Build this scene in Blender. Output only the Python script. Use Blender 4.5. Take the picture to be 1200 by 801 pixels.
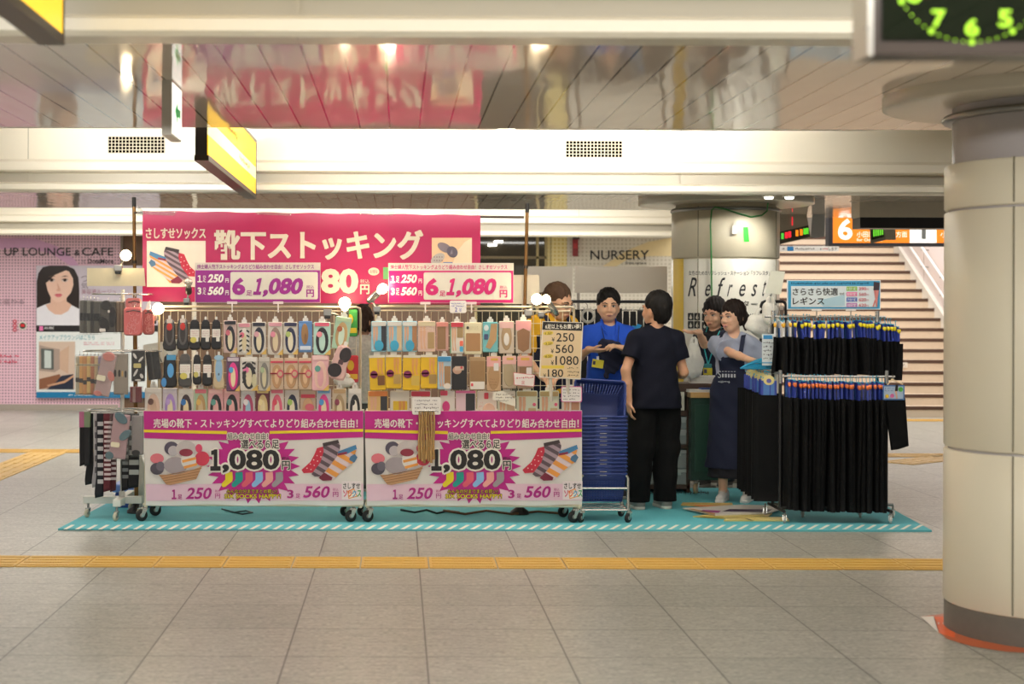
import bpy, bmesh, math, random
import numpy as np
from mathutils import Vector, Matrix

for _o in list(bpy.data.objects):
    bpy.data.objects.remove(_o)
sc = bpy.context.scene
C = sc.collection
rnd = random.Random(7)
F, CU, CV, EYE = 1830.0, 467.0, 366.0, 1.5
ROLL = math.radians(0.2)
CR, SR = math.cos(ROLL), math.sin(ROLL)

# ---------------------------------------------------------------- camera
cd = bpy.data.cameras.new('camera')
cam = bpy.data.objects.new('camera', cd)
C.objects.link(cam)
cd.sensor_width = 36.0
cd.lens = F / 1200 * 36
cd.shift_x = (600 - CU) / 1200
cd.shift_y = -(400.5 - CV) / 1200
cd.clip_start, cd.clip_end = .05, 200
cd.dof.use_dof = True
cd.dof.focus_distance = 11.4
cd.dof.aperture_fstop = 2.6
cam.matrix_world = Matrix.Translation((0, 0, EYE)) @ Matrix.Rotation(math.pi / 2, 4, 'X') @ Matrix.Rotation(ROLL, 4, 'Z')
sc.camera = cam

# ---------------------------------------------------------------- exposure, world, large lights
sc.view_settings.view_transform = 'Standard'
sc.view_settings.look = 'None'
sc.view_settings.exposure = 0.14
sc.view_settings.gamma = 1.0
sc.view_settings.use_curve_mapping = False
wd = bpy.data.worlds.new('hall_air')
sc.world = wd
wd.use_nodes = True
wd.node_tree.nodes['Background'].inputs[0].default_value = (1.0, .985, .95, 1)
wd.node_tree.nodes['Background'].inputs[1].default_value = 0.22


def area(name, loc, sx, sy, power, col=(1, .98, .925), rot=(0, 0, 0)):
    l = bpy.data.lights.new(name, 'AREA')
    l.shape = 'RECTANGLE'
    l.size, l.size_y, l.energy, l.color = sx, sy, power, col
    o = bpy.data.objects.new(name, l)
    o.location, o.rotation_euler = loc, rot
    C.objects.link(o)
    return o


# soft overhead fill added in the ceiling coffers; strip row; bright stair hall
area('coffer_fill', (-.6, 10.3, 2.88), 14, 1.6, 115)
area('coffer_fill', (-.6, 3.4, 2.88), 14, 1.6, 110)
area('strip_glow', (-.6, 2.2, 2.62), 14, .08, 190, (1, .985, .94), (math.radians(105), 0, 0))
area('coffer_fill', (-.6, -3.2, 2.88), 14, 2.0, 240)
area('coffer_fill', (-3.0, 17.4, 2.88), 13, 1.8, 260)
area('wall_fill', (-3.0, 21.6, 2.66), 12, .5, 185)  # added fill that brightens the back walls, no fixture there
area('stair_hall_lamp', (8.4, 23.0, 5.3), 6, 7, 620, (1, .97, .93))

# ---------------------------------------------------------------- pixel <-> place helpers


def lv(u, v):
    du, dv = u - CU, v - CV
    return du * CR + dv * SR, -du * SR + dv * CR


def W(u, v, Y):
    a, b = lv(u, v)
    return Vector((a * Y / F, Y, EYE - b * Y / F))


def G(u, v, z=0.0):
    a, b = lv(u, v)
    Y = F * (EYE - z) / b
    return Vector((a * Y / F, Y, z))


def at(Y):
    return lambda u, v, l=0.0: W(u, v, Y - l)


# ---------------------------------------------------------------- materials
MATS = {}


def s2l(c):
    return tuple(((x / 255) / 12.92 if x / 255 <= .04045 else ((x / 255 + .055) / 1.055) ** 2.4) for x in c)


def mat(name, col, rough=.6, metal=0.0, var=.05, scale=25.0, bump=0.0, emit=0.0, coat=0.0, bscale=None, spec=None):
    if name in MATS:
        return MATS[name]
    m = bpy.data.materials.new(name)
    m.use_nodes = True
    nt = m.node_tree
    b = nt.nodes['Principled BSDF']
    c = s2l(col)
    b.inputs['Roughness'].default_value = rough
    b.inputs['Metallic'].default_value = metal
    if spec is not None:
        b.inputs['Specular IOR Level'].default_value = spec
    if coat:
        b.inputs['Coat Weight'].default_value = coat
        b.inputs['Coat Roughness'].default_value = .12
    tc = nt.nodes.new('ShaderNodeTexCoord')
    no = nt.nodes.new('ShaderNodeTexNoise')
    no.inputs['Scale'].default_value = scale
    no.inputs['Detail'].default_value = 3
    nt.links.new(tc.outputs['Object'], no.inputs['Vector'])
    mx = nt.nodes.new('ShaderNodeMix')
    mx.data_type = 'RGBA'
    mx.inputs['A'].default_value = (*[x * (1 - var) for x in c], 1)
    mx.inputs['B'].default_value = (*[min(1, x * (1 + var)) for x in c], 1)
    nt.links.new(no.outputs['Fac'], mx.inputs['Factor'])
    nt.links.new(mx.outputs['Result'], b.inputs['Base Color'])
    if emit:
        b.inputs['Emission Color'].default_value = (*c, 1)
        b.inputs['Emission Strength'].default_value = emit
    if bump:
        n2 = nt.nodes.new('ShaderNodeTexNoise')
        n2.inputs['Scale'].default_value = bscale or scale
        n2.inputs['Detail'].default_value = 4
        nt.links.new(tc.outputs['Object'], n2.inputs['Vector'])
        bp = nt.nodes.new('ShaderNodeBump')
        bp.inputs['Strength'].default_value = bump
        bp.inputs['Distance'].default_value = .02
        nt.links.new(n2.outputs['Fac'], bp.inputs['Height'])
        nt.links.new(bp.outputs['Normal'], b.inputs['Normal'])
    MATS[name] = m
    return m


def K(hexs, rough=.55, **kw):
    """flat print / plastic colour by hex"""
    n = 'tint_' + hexs + ('_%d' % int(rough * 100)) + ''.join(f'_{k}{v}' for k, v in kw.items())
    return mat(n, tuple(int(hexs[i:i + 2], 16) for i in (0, 2, 4)), rough, **kw)


def film(name='clear_film', fac=.16, col=(1, 1, 1)):
    if name in MATS:
        return MATS[name]
    m = bpy.data.materials.new(name)
    m.use_nodes = True
    nt = m.node_tree
    nt.nodes.clear()
    out = nt.nodes.new('ShaderNodeOutputMaterial')
    mx = nt.nodes.new('ShaderNodeMixShader')
    tr = nt.nodes.new('ShaderNodeBsdfTransparent')
    tr.inputs[0].default_value = (*col, 1)
    pr = nt.nodes.new('ShaderNodeBsdfPrincipled')
    pr.inputs['Base Color'].default_value = (.4, .4, .4, 1)
    pr.inputs['Roughness'].default_value = .12
    pr.inputs['Specular IOR Level'].default_value = 1.0
    no = nt.nodes.new('ShaderNodeTexNoise')
    no.inputs['Scale'].default_value = 38
    no.inputs['Detail'].default_value = 3
    tc = nt.nodes.new('ShaderNodeTexCoord')
    nt.links.new(tc.outputs['Object'], no.inputs['Vector'])
    bp = nt.nodes.new('ShaderNodeBump')
    bp.inputs['Strength'].default_value = .9
    bp.inputs['Distance'].default_value = .02
    nt.links.new(no.outputs['Fac'], bp.inputs['Height'])
    nt.links.new(bp.outputs['Normal'], pr.inputs['Normal'])
    mx.inputs[0].default_value = fac
    nt.links.new(tr.outputs[0], mx.inputs[1])
    nt.links.new(pr.outputs[0], mx.inputs[2])
    nt.links.new(mx.outputs[0], out.inputs[0])
    MATS[name] = m
    return m


# ---------------------------------------------------------------- object helpers
def base_of(o):
    p = Vector((0, 0, 0))
    while o is not None:
        p += o.location
        o = o.parent
    return p


def tag(o, label=None, cat=None, group=None, kind=None):
    if label:
        o['label'] = label
    if cat:
        o['category'] = cat
    if group:
        o['group'] = group
    if kind:
        o['kind'] = kind
    return o


def thing(name, label, cat, loc, group=None):
    o = bpy.data.objects.new(name, None)
    o.empty_display_size = .1
    o.location = loc
    C.objects.link(o)
    return tag(o, label, cat, group)


def tree_copy(o, parent=None):
    c = o.copy()
    C.objects.link(c)
    if parent:
        c.parent = parent
    for ch in list(o.children):
        tree_copy(ch, c)
    return c


TXT = {}


def text_data(s, off=0.0, res=3):
    k = (s, off, res)
    if k not in TXT:
        c = bpy.data.curves.new('t', 'FONT')
        c.body, c.offset, c.size, c.resolution_u = s, off, 1, res
        o = bpy.data.objects.new('t', c)
        C.objects.link(o)
        dg = bpy.context.evaluated_depsgraph_get()
        m = bpy.data.meshes.new_from_object(o.evaluated_get(dg))
        vs = np.array([v.co[:2] for v in m.vertices])
        fs = [tuple(p.vertices) for p in m.polygons]
        nb = np.array([p.normal.z for p in m.polygons])
        fs = [f if n > 0 else f[::-1] for f, n in zip(fs, nb)]
        bpy.data.objects.remove(o)
        bpy.data.curves.remove(c)
        bpy.data.meshes.remove(m)
        TXT[k] = (vs, fs)
    return TXT[k]


BOX = {}


class MB:
    def __init__(s):
        s.v, s.f, s.mi, s.sm, s.mats = [], [], [], [], []

    def mid(s, m):
        if m not in s.mats:
            s.mats.append(m)
        return s.mats.index(m)

    def add(s, vs, fs, m, smooth=False):
        n, i = len(s.v), s.mid(m)
        s.v.extend([tuple(p) for p in vs])
        for f in fs:
            s.f.append(tuple(a + n for a in f))
            s.mi.append(i)
            s.sm.append(smooth)
        return s

    def box(s, c, size, m, rz=0.0, bev=0.0, M=None):
        k = (tuple(round(x, 5) for x in size), bev)
        if k not in BOX:
            bm = bmesh.new()
            bmesh.ops.create_cube(bm, size=1)
            for v in bm.verts:
                v.co = Vector((v.co.x * size[0], v.co.y * size[1], v.co.z * size[2]))
            if bev:
                bmesh.ops.bevel(bm, geom=bm.edges[:], offset=bev, segments=2, profile=.5, affect='EDGES')
            bm.verts.index_update()
            BOX[k] = ([v.co.copy() for v in bm.verts], [tuple(v.index for v in f.verts) for f in bm.faces])
            bm.free()
        vs, fs = BOX[k]
        R = M if M is not None else Matrix.Rotation(rz, 3, 'Z')
        c = Vector(c)
        return s.add([R @ v + c for v in vs], fs, m, False)

    def b2(s, lo, hi, m, bev=0.0):
        lo, hi = Vector(lo), Vector(hi)
        return s.box((lo + hi) / 2, tuple(abs(x) for x in (hi - lo)), m, 0, bev)

    def cyl(s, a, b, r1, m, r2=None, n=12, caps=True, smooth=True):
        a, b = Vector(a), Vector(b)
        r2 = r1 if r2 is None else r2
        d = (b - a).normalized()
        x = d.orthogonal().normalized()
        y = d.cross(x)
        vs = []
        for p, r in ((a, r1), (b, r2)):
            for i in range(n):
                t = 2 * math.pi * i / n
                vs.append(p + (x * math.cos(t) + y * math.sin(t)) * r)
        s.add(vs, [(i, (i + 1) % n, n + (i + 1) % n, n + i) for i in range(n)], m, smooth)
        if caps:
            s.add(vs, [tuple(range(n))[::-1], tuple(range(n, 2 * n))], m, False)
        return s

    def tube(s, pts, r, m, n=8, closed=False):
        P = [Vector(p) for p in pts]
        N = len(P)
        vs = []
        x = None
        for i in range(N):
            if closed:
                t = (P[(i + 1) % N] - P[i - 1]).normalized()
            else:
                t = (P[min(i + 1, N - 1)] - P[max(i - 1, 0)]).normalized()
            if x is None:
                x = t.orthogonal().normalized()
            x = (x - t * x.dot(t)).normalized()
            y = t.cross(x)
            rr = r[i] if isinstance(r, (list, tuple)) else r
            for k in range(n):
                a = 2 * math.pi * k / n
                vs.append(P[i] + (x * math.cos(a) + y * math.sin(a)) * rr)
        fs = []
        for i in range(N if closed else N - 1):
            j = (i + 1) % N
            fs += [(i * n + k, i * n + (k + 1) % n, j * n + (k + 1) % n, j * n + k) for k in range(n)]
        s.add(vs, fs, m, True)
        if not closed:
            s.add(vs, [tuple(range(n))[::-1], tuple(range((N - 1) * n, N * n))], m)
        return s

    def lathe(s, prof, c, m, n=32, axis=None, closed=False, smooth=True):
        c = Vector(c)
        R = Matrix.Identity(3) if axis is None else Vector((0, 0, 1)).rotation_difference(Vector(axis)).to_matrix()
        vs = []
        for r, z in prof:
            for i in range(n):
                a = 2 * math.pi * i / n
                vs.append(c + R @ Vector((r * math.cos(a), r * math.sin(a), z)))
        fs = []
        for j in range(len(prof) - 1):
            fs += [(j * n + i, j * n + (i + 1) % n, (j + 1) * n + (i + 1) % n, (j + 1) * n + i) for i in range(n)]
        s.add(vs, fs, m, smooth)
        if not closed:
            s.add(vs, [tuple(range(n))[::-1], tuple(range((len(prof) - 1) * n, len(prof) * n))], m)
        return s

    def ell(s, c, rad, m, n=12, R=None):
        c = Vector(c)
        rad = (rad,) * 3 if isinstance(rad, (int, float)) else rad
        R = R or Matrix.Identity(3)
        vs, fs = [], []
        h = max(5, n // 2)
        for j in range(1, h):
            t = math.pi * j / h
            for i in range(n):
                a = 2 * math.pi * i / n
                vs.append(c + R @ Vector((rad[0] * math.sin(t) * math.cos(a), rad[1] * math.sin(t) * math.sin(a), rad[2] * math.cos(t))))
        vs += [c + R @ Vector((0, 0, rad[2])), c - R @ Vector((0, 0, rad[2]))]
        for j in range(h - 2):
            fs += [(j * n + i, (j + 1) * n + i, (j + 1) * n + (i + 1) % n, j * n + (i + 1) % n) for i in range(n)]
        T, B = len(vs) - 2, len(vs) - 1
        fs += [(T, i, (i + 1) % n) for i in range(n)] + [(B, (h - 2) * n + (i + 1) % n, (h - 2) * n + i) for i in range(n)]
        return s.add(vs, fs, m, True)

    def prism(s, pts, off, m, inset=0.0, back=True):
        """polygon pts (3-D) pushed by vector off; inset shrinks the pushed face for a soft edge"""
        P = [Vector(p) for p in pts]
        o = Vector(off)
        n = len(P)
        c = sum(P, Vector()) / n
        vs = P[:]
        if inset:
            vs += [p + o * .6 for p in P] + [c + (p - c) * (1 - inset) + o for p in P]
            k = 2
        else:
            vs += [p + o for p in P]
            k = 1
        fs = []
        for j in range(k):
            fs += [(j * n + i, j * n + (i + 1) % n, (j + 1) * n + (i + 1) % n, (j + 1) * n + i) for i in range(n)]
        fs.append(tuple(range(k * n, (k + 1) * n)))
        if back:
            fs.append(tuple(range(n))[::-1])
        return s.add(vs, fs, m)

    # ---- printed matter: pixel-plane polygons through a mapping mp(u, v, lift)
    def flat(s, pts, mp, m, l=0.0, th=0.0):
        P = [mp(u, v, l) for u, v in pts]
        if th:
            Q = [mp(u, v, l - th) for u, v in pts]
            n = len(P)
            return s.add(P + Q, [tuple(range(n)), tuple(range(n, 2 * n))[::-1]] + [(i, n + i, n + (i + 1) % n, (i + 1) % n) for i in range(n)], m)
        return s.add(P, [tuple(range(len(P)))], m)

    def rect(s, u0, v0, u1, v1, mp, m, l=0.0, th=0.0, r=0.0):
        if r:
            return s.flat(rrect(u0, v0, u1, v1, r), mp, m, l, th)
        return s.flat([(u0, v0), (u0, v1), (u1, v1), (u1, v0)], mp, m, l, th)

    def text(s, t, u0, v0, u1, v1, mp, m, l=.002, off=0.0, shear=0.0, res=3, bold=0.0, halo=0.0):
        if bold or halo:
            r = bold or halo
            for k in range(8 if halo else 4):
                a = 2 * math.pi * (k + .5 * (not halo)) / (8 if halo else 4)
                du, dv = r * math.cos(a), r * math.sin(a) * (1 if halo else .6)
                s.text(t, u0 + du, v0 + dv, u1 + du, v1 + dv, mp, m, l + (.0003 if halo else .0004) * k, off, shear, res)
            if bold:
                return s
            l += .0026
        vs, fs = text_data(t, off, res)
        a, b = vs.min(0), vs.max(0)
        q = (vs - a) / np.maximum(b - a, 1e-6)
        sh = shear * (v1 - v0)
        P = [mp(u0 + (u1 - u0 - sh) * x + sh * y, v1 + (v0 - v1) * y, l) for x, y in q]
        return s.add(P, fs, m)

    def scrib(s, u0, v0, u1, v1, rows, mp, m, l=.002, seed=1, fill=.75, th=.32):
        """rows of small illegible strokes standing for print too small to read"""
        r = random.Random(seed)
        hgt = (v1 - v0) / rows
        for i in range(rows):
            u = u0
            while u < u1 - hgt * .3:
                w = hgt * r.uniform(.25, .7)
                if r.random() < fill:
                    vc = v0 + hgt * (i + .5) + r.uniform(-.12, .12) * hgt
                    k = r.random()
                    a, b = min(u + w * .8, u1), hgt * th
                    if k < .5:
                        s.rect(u, vc - b * .35, a, vc + b * .35, mp, m, l)
                    else:
                        s.rect(u + w * .2, vc - b, u + w * .5, vc + b, mp, m, l)
                        s.rect(u, vc - b * .3, a, vc + b * .2, mp, m, l)
                u += w
        return s

    def build(s, name, parent=None, loc=None, bevel=0.0):
        me = bpy.data.meshes.new(name)
        V = np.array([tuple(p) for p in s.v], dtype=float)
        if parent is not None:
            o0 = np.array(base_of(parent))
        elif loc is not None:
            o0 = np.array(loc)
        else:
            o0 = np.array([(V[:, 0].min() + V[:, 0].max()) / 2, (V[:, 1].min() + V[:, 1].max()) / 2, V[:, 2].min()])
        me.from_pydata((V - o0).tolist(), [], s.f)
        for m in s.mats:
            me.materials.append(m)
        me.polygons.foreach_set('material_index', s.mi)
        me.polygons.foreach_set('use_smooth', s.sm)
        me.update()
        o = bpy.data.objects.new(name, me)
        if parent is not None:
            o.parent = parent
        else:
            o.location = o0
        C.objects.link(o)
        if bevel:
            b = o.modifiers.new('bevel', 'BEVEL')
            b.width, b.segments, b.limit_method = bevel, 2, 'ANGLE'
        return o


def rrect(u0, v0, u1, v1, r, n=4):
    P = []
    for cx, cy, a0 in ((u1 - r, v0 + r, -90), (u1 - r, v1 - r, 0), (u0 + r, v1 - r, 90), (u0 + r, v0 + r, 180)):
        for i in range(n + 1):
            a = math.radians(a0 + 90 * i / n)
            P.append((cx + r * math.cos(a), cy + r * math.sin(a)))
    return P[::-1]


def elp(cx, cy, rx, ry, rot=0.0, n=20):
    c, s_ = math.cos(rot), math.sin(rot)
    return [(cx + rx * math.cos(t) * c - ry * math.sin(t) * s_, cy + rx * math.cos(t) * s_ + ry * math.sin(t) * c)
            for t in [-2 * math.pi * i / n for i in range(n)]]


ONES = 'zeroth first second third fourth fifth sixth seventh eighth ninth tenth eleventh twelfth thirteenth fourteenth fifteenth sixteenth seventeenth eighteenth nineteenth'.split()


def ordw(n):
    if n < 20:
        return ONES[n]
    t = {2: 'twent', 3: 'thirt', 4: 'fort', 5: 'fift'}[n // 10]
    return t + 'ieth' if n % 10 == 0 else t + 'y-' + ONES[n % 10]
# ================================================================ THE SETTING


def tile_mat():
    m = bpy.data.materials.new('granite_tiles')
    m.use_nodes = True
    nt = m.node_tree
    N, L = nt.nodes.new, nt.links.new
    b = nt.nodes['Principled BSDF']
    tc = N('ShaderNodeTexCoord')
    mp = N('ShaderNodeMapping')
    mp.inputs['Location'].default_value = (-.131 + .003, -6.811 + .003, 0)
    L(tc.outputs['Object'], mp.inputs['Vector'])
    br = N('ShaderNodeTexBrick')
    br.offset = .0
    br.inputs['Scale'].default_value = 1
    br.inputs['Brick Width'].default_value = .612
    br.inputs['Row Height'].default_value = .6
    br.inputs['Mortar Size'].default_value = .0042
    br.inputs['Mortar Smooth'].default_value = .1
    br.inputs['Color1'].default_value = (*s2l((190, 188, 178)), 1)
    br.inputs['Color2'].default_value = (*s2l((178, 177, 167)), 1)
    br.inputs['Mortar'].default_value = (*s2l((104, 98, 90)), 1)
    L(mp.outputs['Vector'], br.inputs['Vector'])
    mp2 = N('ShaderNodeMapping')
    mp2.inputs['Scale'].default_value = (5, 20, 1)
    L(tc.outputs['Object'], mp2.inputs['Vector'])
    n1 = N('ShaderNodeTexNoise')
    n1.inputs['Scale'].default_value = 1.6
    n1.inputs['Detail'].default_value = 8
    n1.inputs['Roughness'].default_value = .75
    L(mp2.outputs['Vector'], n1.inputs['Vector'])
    cr = N('ShaderNodeValToRGB')
    cr.color_ramp.elements[0].position, cr.color_ramp.elements[1].position = .33, .68
    cr.color_ramp.elements[0].color = (.42, .41, .40, 1)
    cr.color_ramp.elements[1].color = (1.18, 1.17, 1.15, 1)
    L(n1.outputs['Fac'], cr.inputs['Fac'])
    mx = N('ShaderNodeMix')
    mx.data_type, mx.blend_type = 'RGBA', 'MULTIPLY'
    mx.inputs['Factor'].default_value = .75
    L(br.outputs['Color'], mx.inputs['A'])
    L(cr.outputs['Color'], mx.inputs['B'])
    L(mx.outputs['Result'], b.inputs['Base Color'])
    n2 = N('ShaderNodeTexNoise')
    n2.inputs['Scale'].default_value = 55
    n2.inputs['Detail'].default_value = 4
    mp3 = N('ShaderNodeMapping')
    mp3.inputs['Scale'].default_value = (.8, 2.2, 1)
    L(tc.outputs['Object'], mp3.inputs['Vector'])
    L(mp3.outputs['Vector'], n2.inputs['Vector'])
    cr2 = N('ShaderNodeValToRGB')
    cr2.color_ramp.elements[0].position, cr2.color_ramp.elements[1].position = .36, .6
    cr2.color_ramp.elements[0].color = (.45, .44, .43, 1)
    cr2.color_ramp.elements[1].color = (1.12, 1.12, 1.12, 1)
    L(n2.outputs['Fac'], cr2.inputs['Fac'])
    mx2 = N('ShaderNodeMix')
    mx2.data_type, mx2.blend_type = 'RGBA', 'MULTIPLY'
    mx2.inputs['Factor'].default_value = .8
    L(mx.outputs['Result'], mx2.inputs['A'])
    L(cr2.outputs['Color'], mx2.inputs['B'])
    L(mx2.outputs['Result'], b.inputs['Base Color'])
    b.inputs['Roughness'].default_value = .36
    return m


def plank_mat():
    """glossy enamel ceiling planks that run in depth, with dark joints"""
    m = bpy.data.materials.new('ceiling_planks')
    m.use_nodes = True
    nt = m.node_tree
    N, L = nt.nodes.new, nt.links.new
    b = nt.nodes['Principled BSDF']
    tc = N('ShaderNodeTexCoord')
    sx = N('ShaderNodeSeparateXYZ')
    L(tc.outputs['Object'], sx.inputs[0])
    a = N('ShaderNodeMath')
    a.operation = 'MULTIPLY_ADD'
    a.inputs[1].default_value, a.inputs[2].default_value = 1 / .168, 40.35
    L(sx.outputs['X'], a.inputs[0])
    fr = N('ShaderNodeMath')
    fr.operation = 'FRACT'
    L(a.outputs[0], fr.inputs[0])
    lt = N('ShaderNodeMath')
    lt.operation = 'LESS_THAN'
    lt.inputs[1].default_value = .055
    L(fr.outputs[0], lt.inputs[0])
    mx = N('ShaderNodeMix')
    mx.data_type = 'RGBA'
    mx.inputs['A'].default_value = (*s2l((226, 212, 199)), 1)
    mx.inputs['B'].default_value = (*s2l((120, 98, 76)), 1)
    L(lt.outputs[0], mx.inputs['Factor'])
    L(mx.outputs['Result'], b.inputs['Base Color'])
    b.inputs['Roughness'].default_value = .07
    b.inputs['Specular IOR Level'].default_value = .62
    mp = N('ShaderNodeMapping')
    mp.inputs['Scale'].default_value = (3.2, .9, 1)
    L(tc.outputs['Object'], mp.inputs['Vector'])
    no = N('ShaderNodeTexNoise')
    no.inputs['Scale'].default_value = 1.6
    no.inputs['Detail'].default_value = 1
    L(mp.outputs['Vector'], no.inputs['Vector'])
    bp = N('ShaderNodeBump')
    bp.inputs['Strength'].default_value = .1
    bp.inputs['Distance'].default_value = .03
    L(no.outputs['Fac'], bp.inputs['Height'])
    L(bp.outputs['Normal'], b.inputs['Normal'])
    return m


def dot_mat(name, base, dot, pitch, size):
    m = bpy.data.materials.new(name)
    m.use_nodes = True
    nt = m.node_tree
    N, L = nt.nodes.new, nt.links.new
    b = nt.nodes['Principled BSDF']
    tc = N('ShaderNodeTexCoord')
    sx = N('ShaderNodeSeparateXYZ')
    L(tc.outputs['Object'], sx.inputs[0])
    outs = []
    for ax in ('X', 'Z'):
        a = N('ShaderNodeMath')
        a.operation = 'MULTIPLY_ADD'
        a.inputs[1].default_value, a.inputs[2].default_value = 1 / pitch, 100.0
        L(sx.outputs[ax], a.inputs[0])
        f = N('ShaderNodeMath')
        f.operation = 'FRACT'
        L(a.outputs[0], f.inputs[0])
        d = N('ShaderNodeMath')
        d.operation = 'SUBTRACT'
        d.inputs[1].default_value = .5
        L(f.outputs[0], d.inputs[0])
        p = N('ShaderNodeMath')
        p.operation = 'MULTIPLY'
        L(d.outputs[0], p.inputs[0])
        L(d.outputs[0], p.inputs[1])
        outs.append(p)
    ad = N('ShaderNodeMath')
    L(outs[0].outputs[0], ad.inputs[0])
    L(outs[1].outputs[0], ad.inputs[1])
    lt = N('ShaderNodeMath')
    lt.operation = 'LESS_THAN'
    lt.inputs[1].default_value = size * size
    L(ad.outputs[0], lt.inputs[0])
    mx = N('ShaderNodeMix')
    mx.data_type = 'RGBA'
    mx.inputs['A'].default_value = (*s2l(base), 1)
    mx.inputs['B'].default_value = (*s2l(dot), 1)
    L(lt.outputs[0], mx.inputs['Factor'])
    L(mx.outputs['Result'], b.inputs['Base Color'])
    b.inputs['Roughness'].default_value = .35
    return m


enamel = mat('cream_enamel', (232, 224, 206), .32, var=.02, scale=3)
enamel_d = mat('shadow_groove_enamel', (176, 168, 150), .4, var=.02, scale=3)  # groove shade put into a darker enamel; also colours the panel joints
white_plas = mat('white_plaster', (236, 230, 220), .55, var=.02, scale=4)
chrome = mat('brushed_chrome', (205, 203, 198), .22, 1.0, var=.03)
steel = mat('steel_grey', (150, 148, 144), .35, .9, var=.05)
whitem = mat('white_painted_metal', (228, 224, 214), .4, var=.03)
blackm = mat('black_painted_metal', (22, 21, 22), .4, var=.1)
rubber = mat('black_rubber', (26, 25, 25), .7, var=.1)
tubeglow = mat('fluorescent_tube', (255, 246, 230), .5, emit=9.0)

# floor
mb = MB()
mb.add([(-16, -6, 0), (14, -6, 0), (14, 34, 0), (-16, 34, 0)], [(0, 1, 2, 3)], tile_mat())
tag(mb.build('floor', loc=(0, 0, 0)), kind='structure')

# tactile paving strips
yel = mat('tactile_yellow', (208, 166, 80), .5, var=.06, scale=18)


def tactile(name, p0, dirx, n, size, ribs=True, skip=()):
    mb = MB()
    d = Vector(dirx).normalized()
    q = Vector((-d.y, d.x, 0))
    rz = math.atan2(d.y, d.x)
    for i in range(n):
        if i in skip:
            continue
        c = Vector(p0) + d * (i + .5) * size
        mb.box(c + Vector((0, 0, .003)), (size - .008, size - .004, .006), yel, rz)
        if ribs:
            for k in range(4):
                mb.box(c + q * (k - 1.5) * size / 4.2 + Vector((0, 0, .0075)), (size * .9, size * .085, .005), yel, rz, .0015)
    return tag(mb.build(name, loc=(p0[0], p0[1], 0)), kind='structure')


tactile('tactile_paving', (-3.46, 9.36, 0), (1, 0, 0), 22, .405)
tactile('tactile_paving', (-3.72, 12.5, 0), (0, 1, 0), 10, .405)
tactile('tactile_paving', (-6.4, 16.75, 0), (1, 0, 0), 8, .405)
tactile('tactile_paving', (4.5, 16.6, 0), (1, 0, 0), 9, .405)
tactile('tactile_paving', (5.0, 15.7, 0), (.75, .65, 0), 8, .405)
tactile('tactile_paving', (4.5, 22.1, 0), (1, 0, 0), 11, .405)

# ceiling slabs (z 2.55), the coffer lids above and the beams
planks = plank_mat()
ZC = 2.55


def slab(x0, x1, y0, y1, z=ZC):
    mb = MB()
    mb.b2((x0, y0, z), (x1, y1, z + .05), planks)
    return tag(mb.build('ceiling', loc=(0, 0, 0)), kind='structure')


slab(-14, 12, 5.46, 8.9)
slab(-14, 12, -1.4, 2.05)
slab(-14, 3.6, 12.34, 15.8)
slab(3.6, 12, 12.34, 17.0)
slab(-14, 4.2, 19.3, 23.8, 2.7)
mb = MB()
mb.b2((4.0, 17.0, 5.9), (14, 34, 5.95), white_plas)
tag(mb.build('ceiling', loc=(0, 0, 0)), kind='structure')
mb = MB()
mb.b2((3.6, 16.95, 2.6), (14, 17.0, 5.9), white_plas)
tag(mb.build('wall_header', loc=(0, 0, 0)), kind='structure')
for y0, y1, x1 in ((8.5, 12.6, 12), (1.6, 5.6, 12), (-6, -1.0, 12), (15.4, 19.5, 4.2)):
    mb = MB()
    mb.b2((-14, y0, 2.96), (x1, y1, 3.0), white_plas)
    tag(mb.build('ceiling', loc=(0, 0, 0)), kind='structure')


def beam(y, x1=12.0):
    """fascia, projecting band, shadow groove and rounded lip, all running in X"""
    prof = [(0, 2.96), (0, 2.687), (-.04, 2.684), (-.06, 2.66), (-.06, 2.60), (-.04, 2.588), (.05, 2.585), (.05, 2.512),
            (-.03, 2.507), (-.055, 2.49), (-.055, 2.45), (-.03, 2.434), (.12, 2.434), (.12, 2.96)]
    mb = MB()
    P0 = [Vector((-14, y + a, z)) for a, z in prof]
    P1 = [Vector((x1, y + a, z)) for a, z in prof]
    n = len(prof)
    for i in range(n - 1):
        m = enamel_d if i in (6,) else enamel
        mb.add([P0[i], P0[i + 1], P1[i + 1], P1[i]], [(0, 3, 2, 1)], m)
    mb.add(P0, [tuple(range(n))], enamel)
    mb.add(P1, [tuple(range(n))[::-1]], enamel)
    # panel joints
    for xj in np.arange(-13.1, x1, 2.55):
        mb.b2((xj, y - .004, 2.43), (xj + .006, y, 2.94), enamel_d)
    return tag(mb.build('ceiling_beam', loc=(0, 0, 0)), kind='structure')


beam(5.33)
beam(12.2)
beam(-1.5)
beam(19.1, 4.0)

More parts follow.
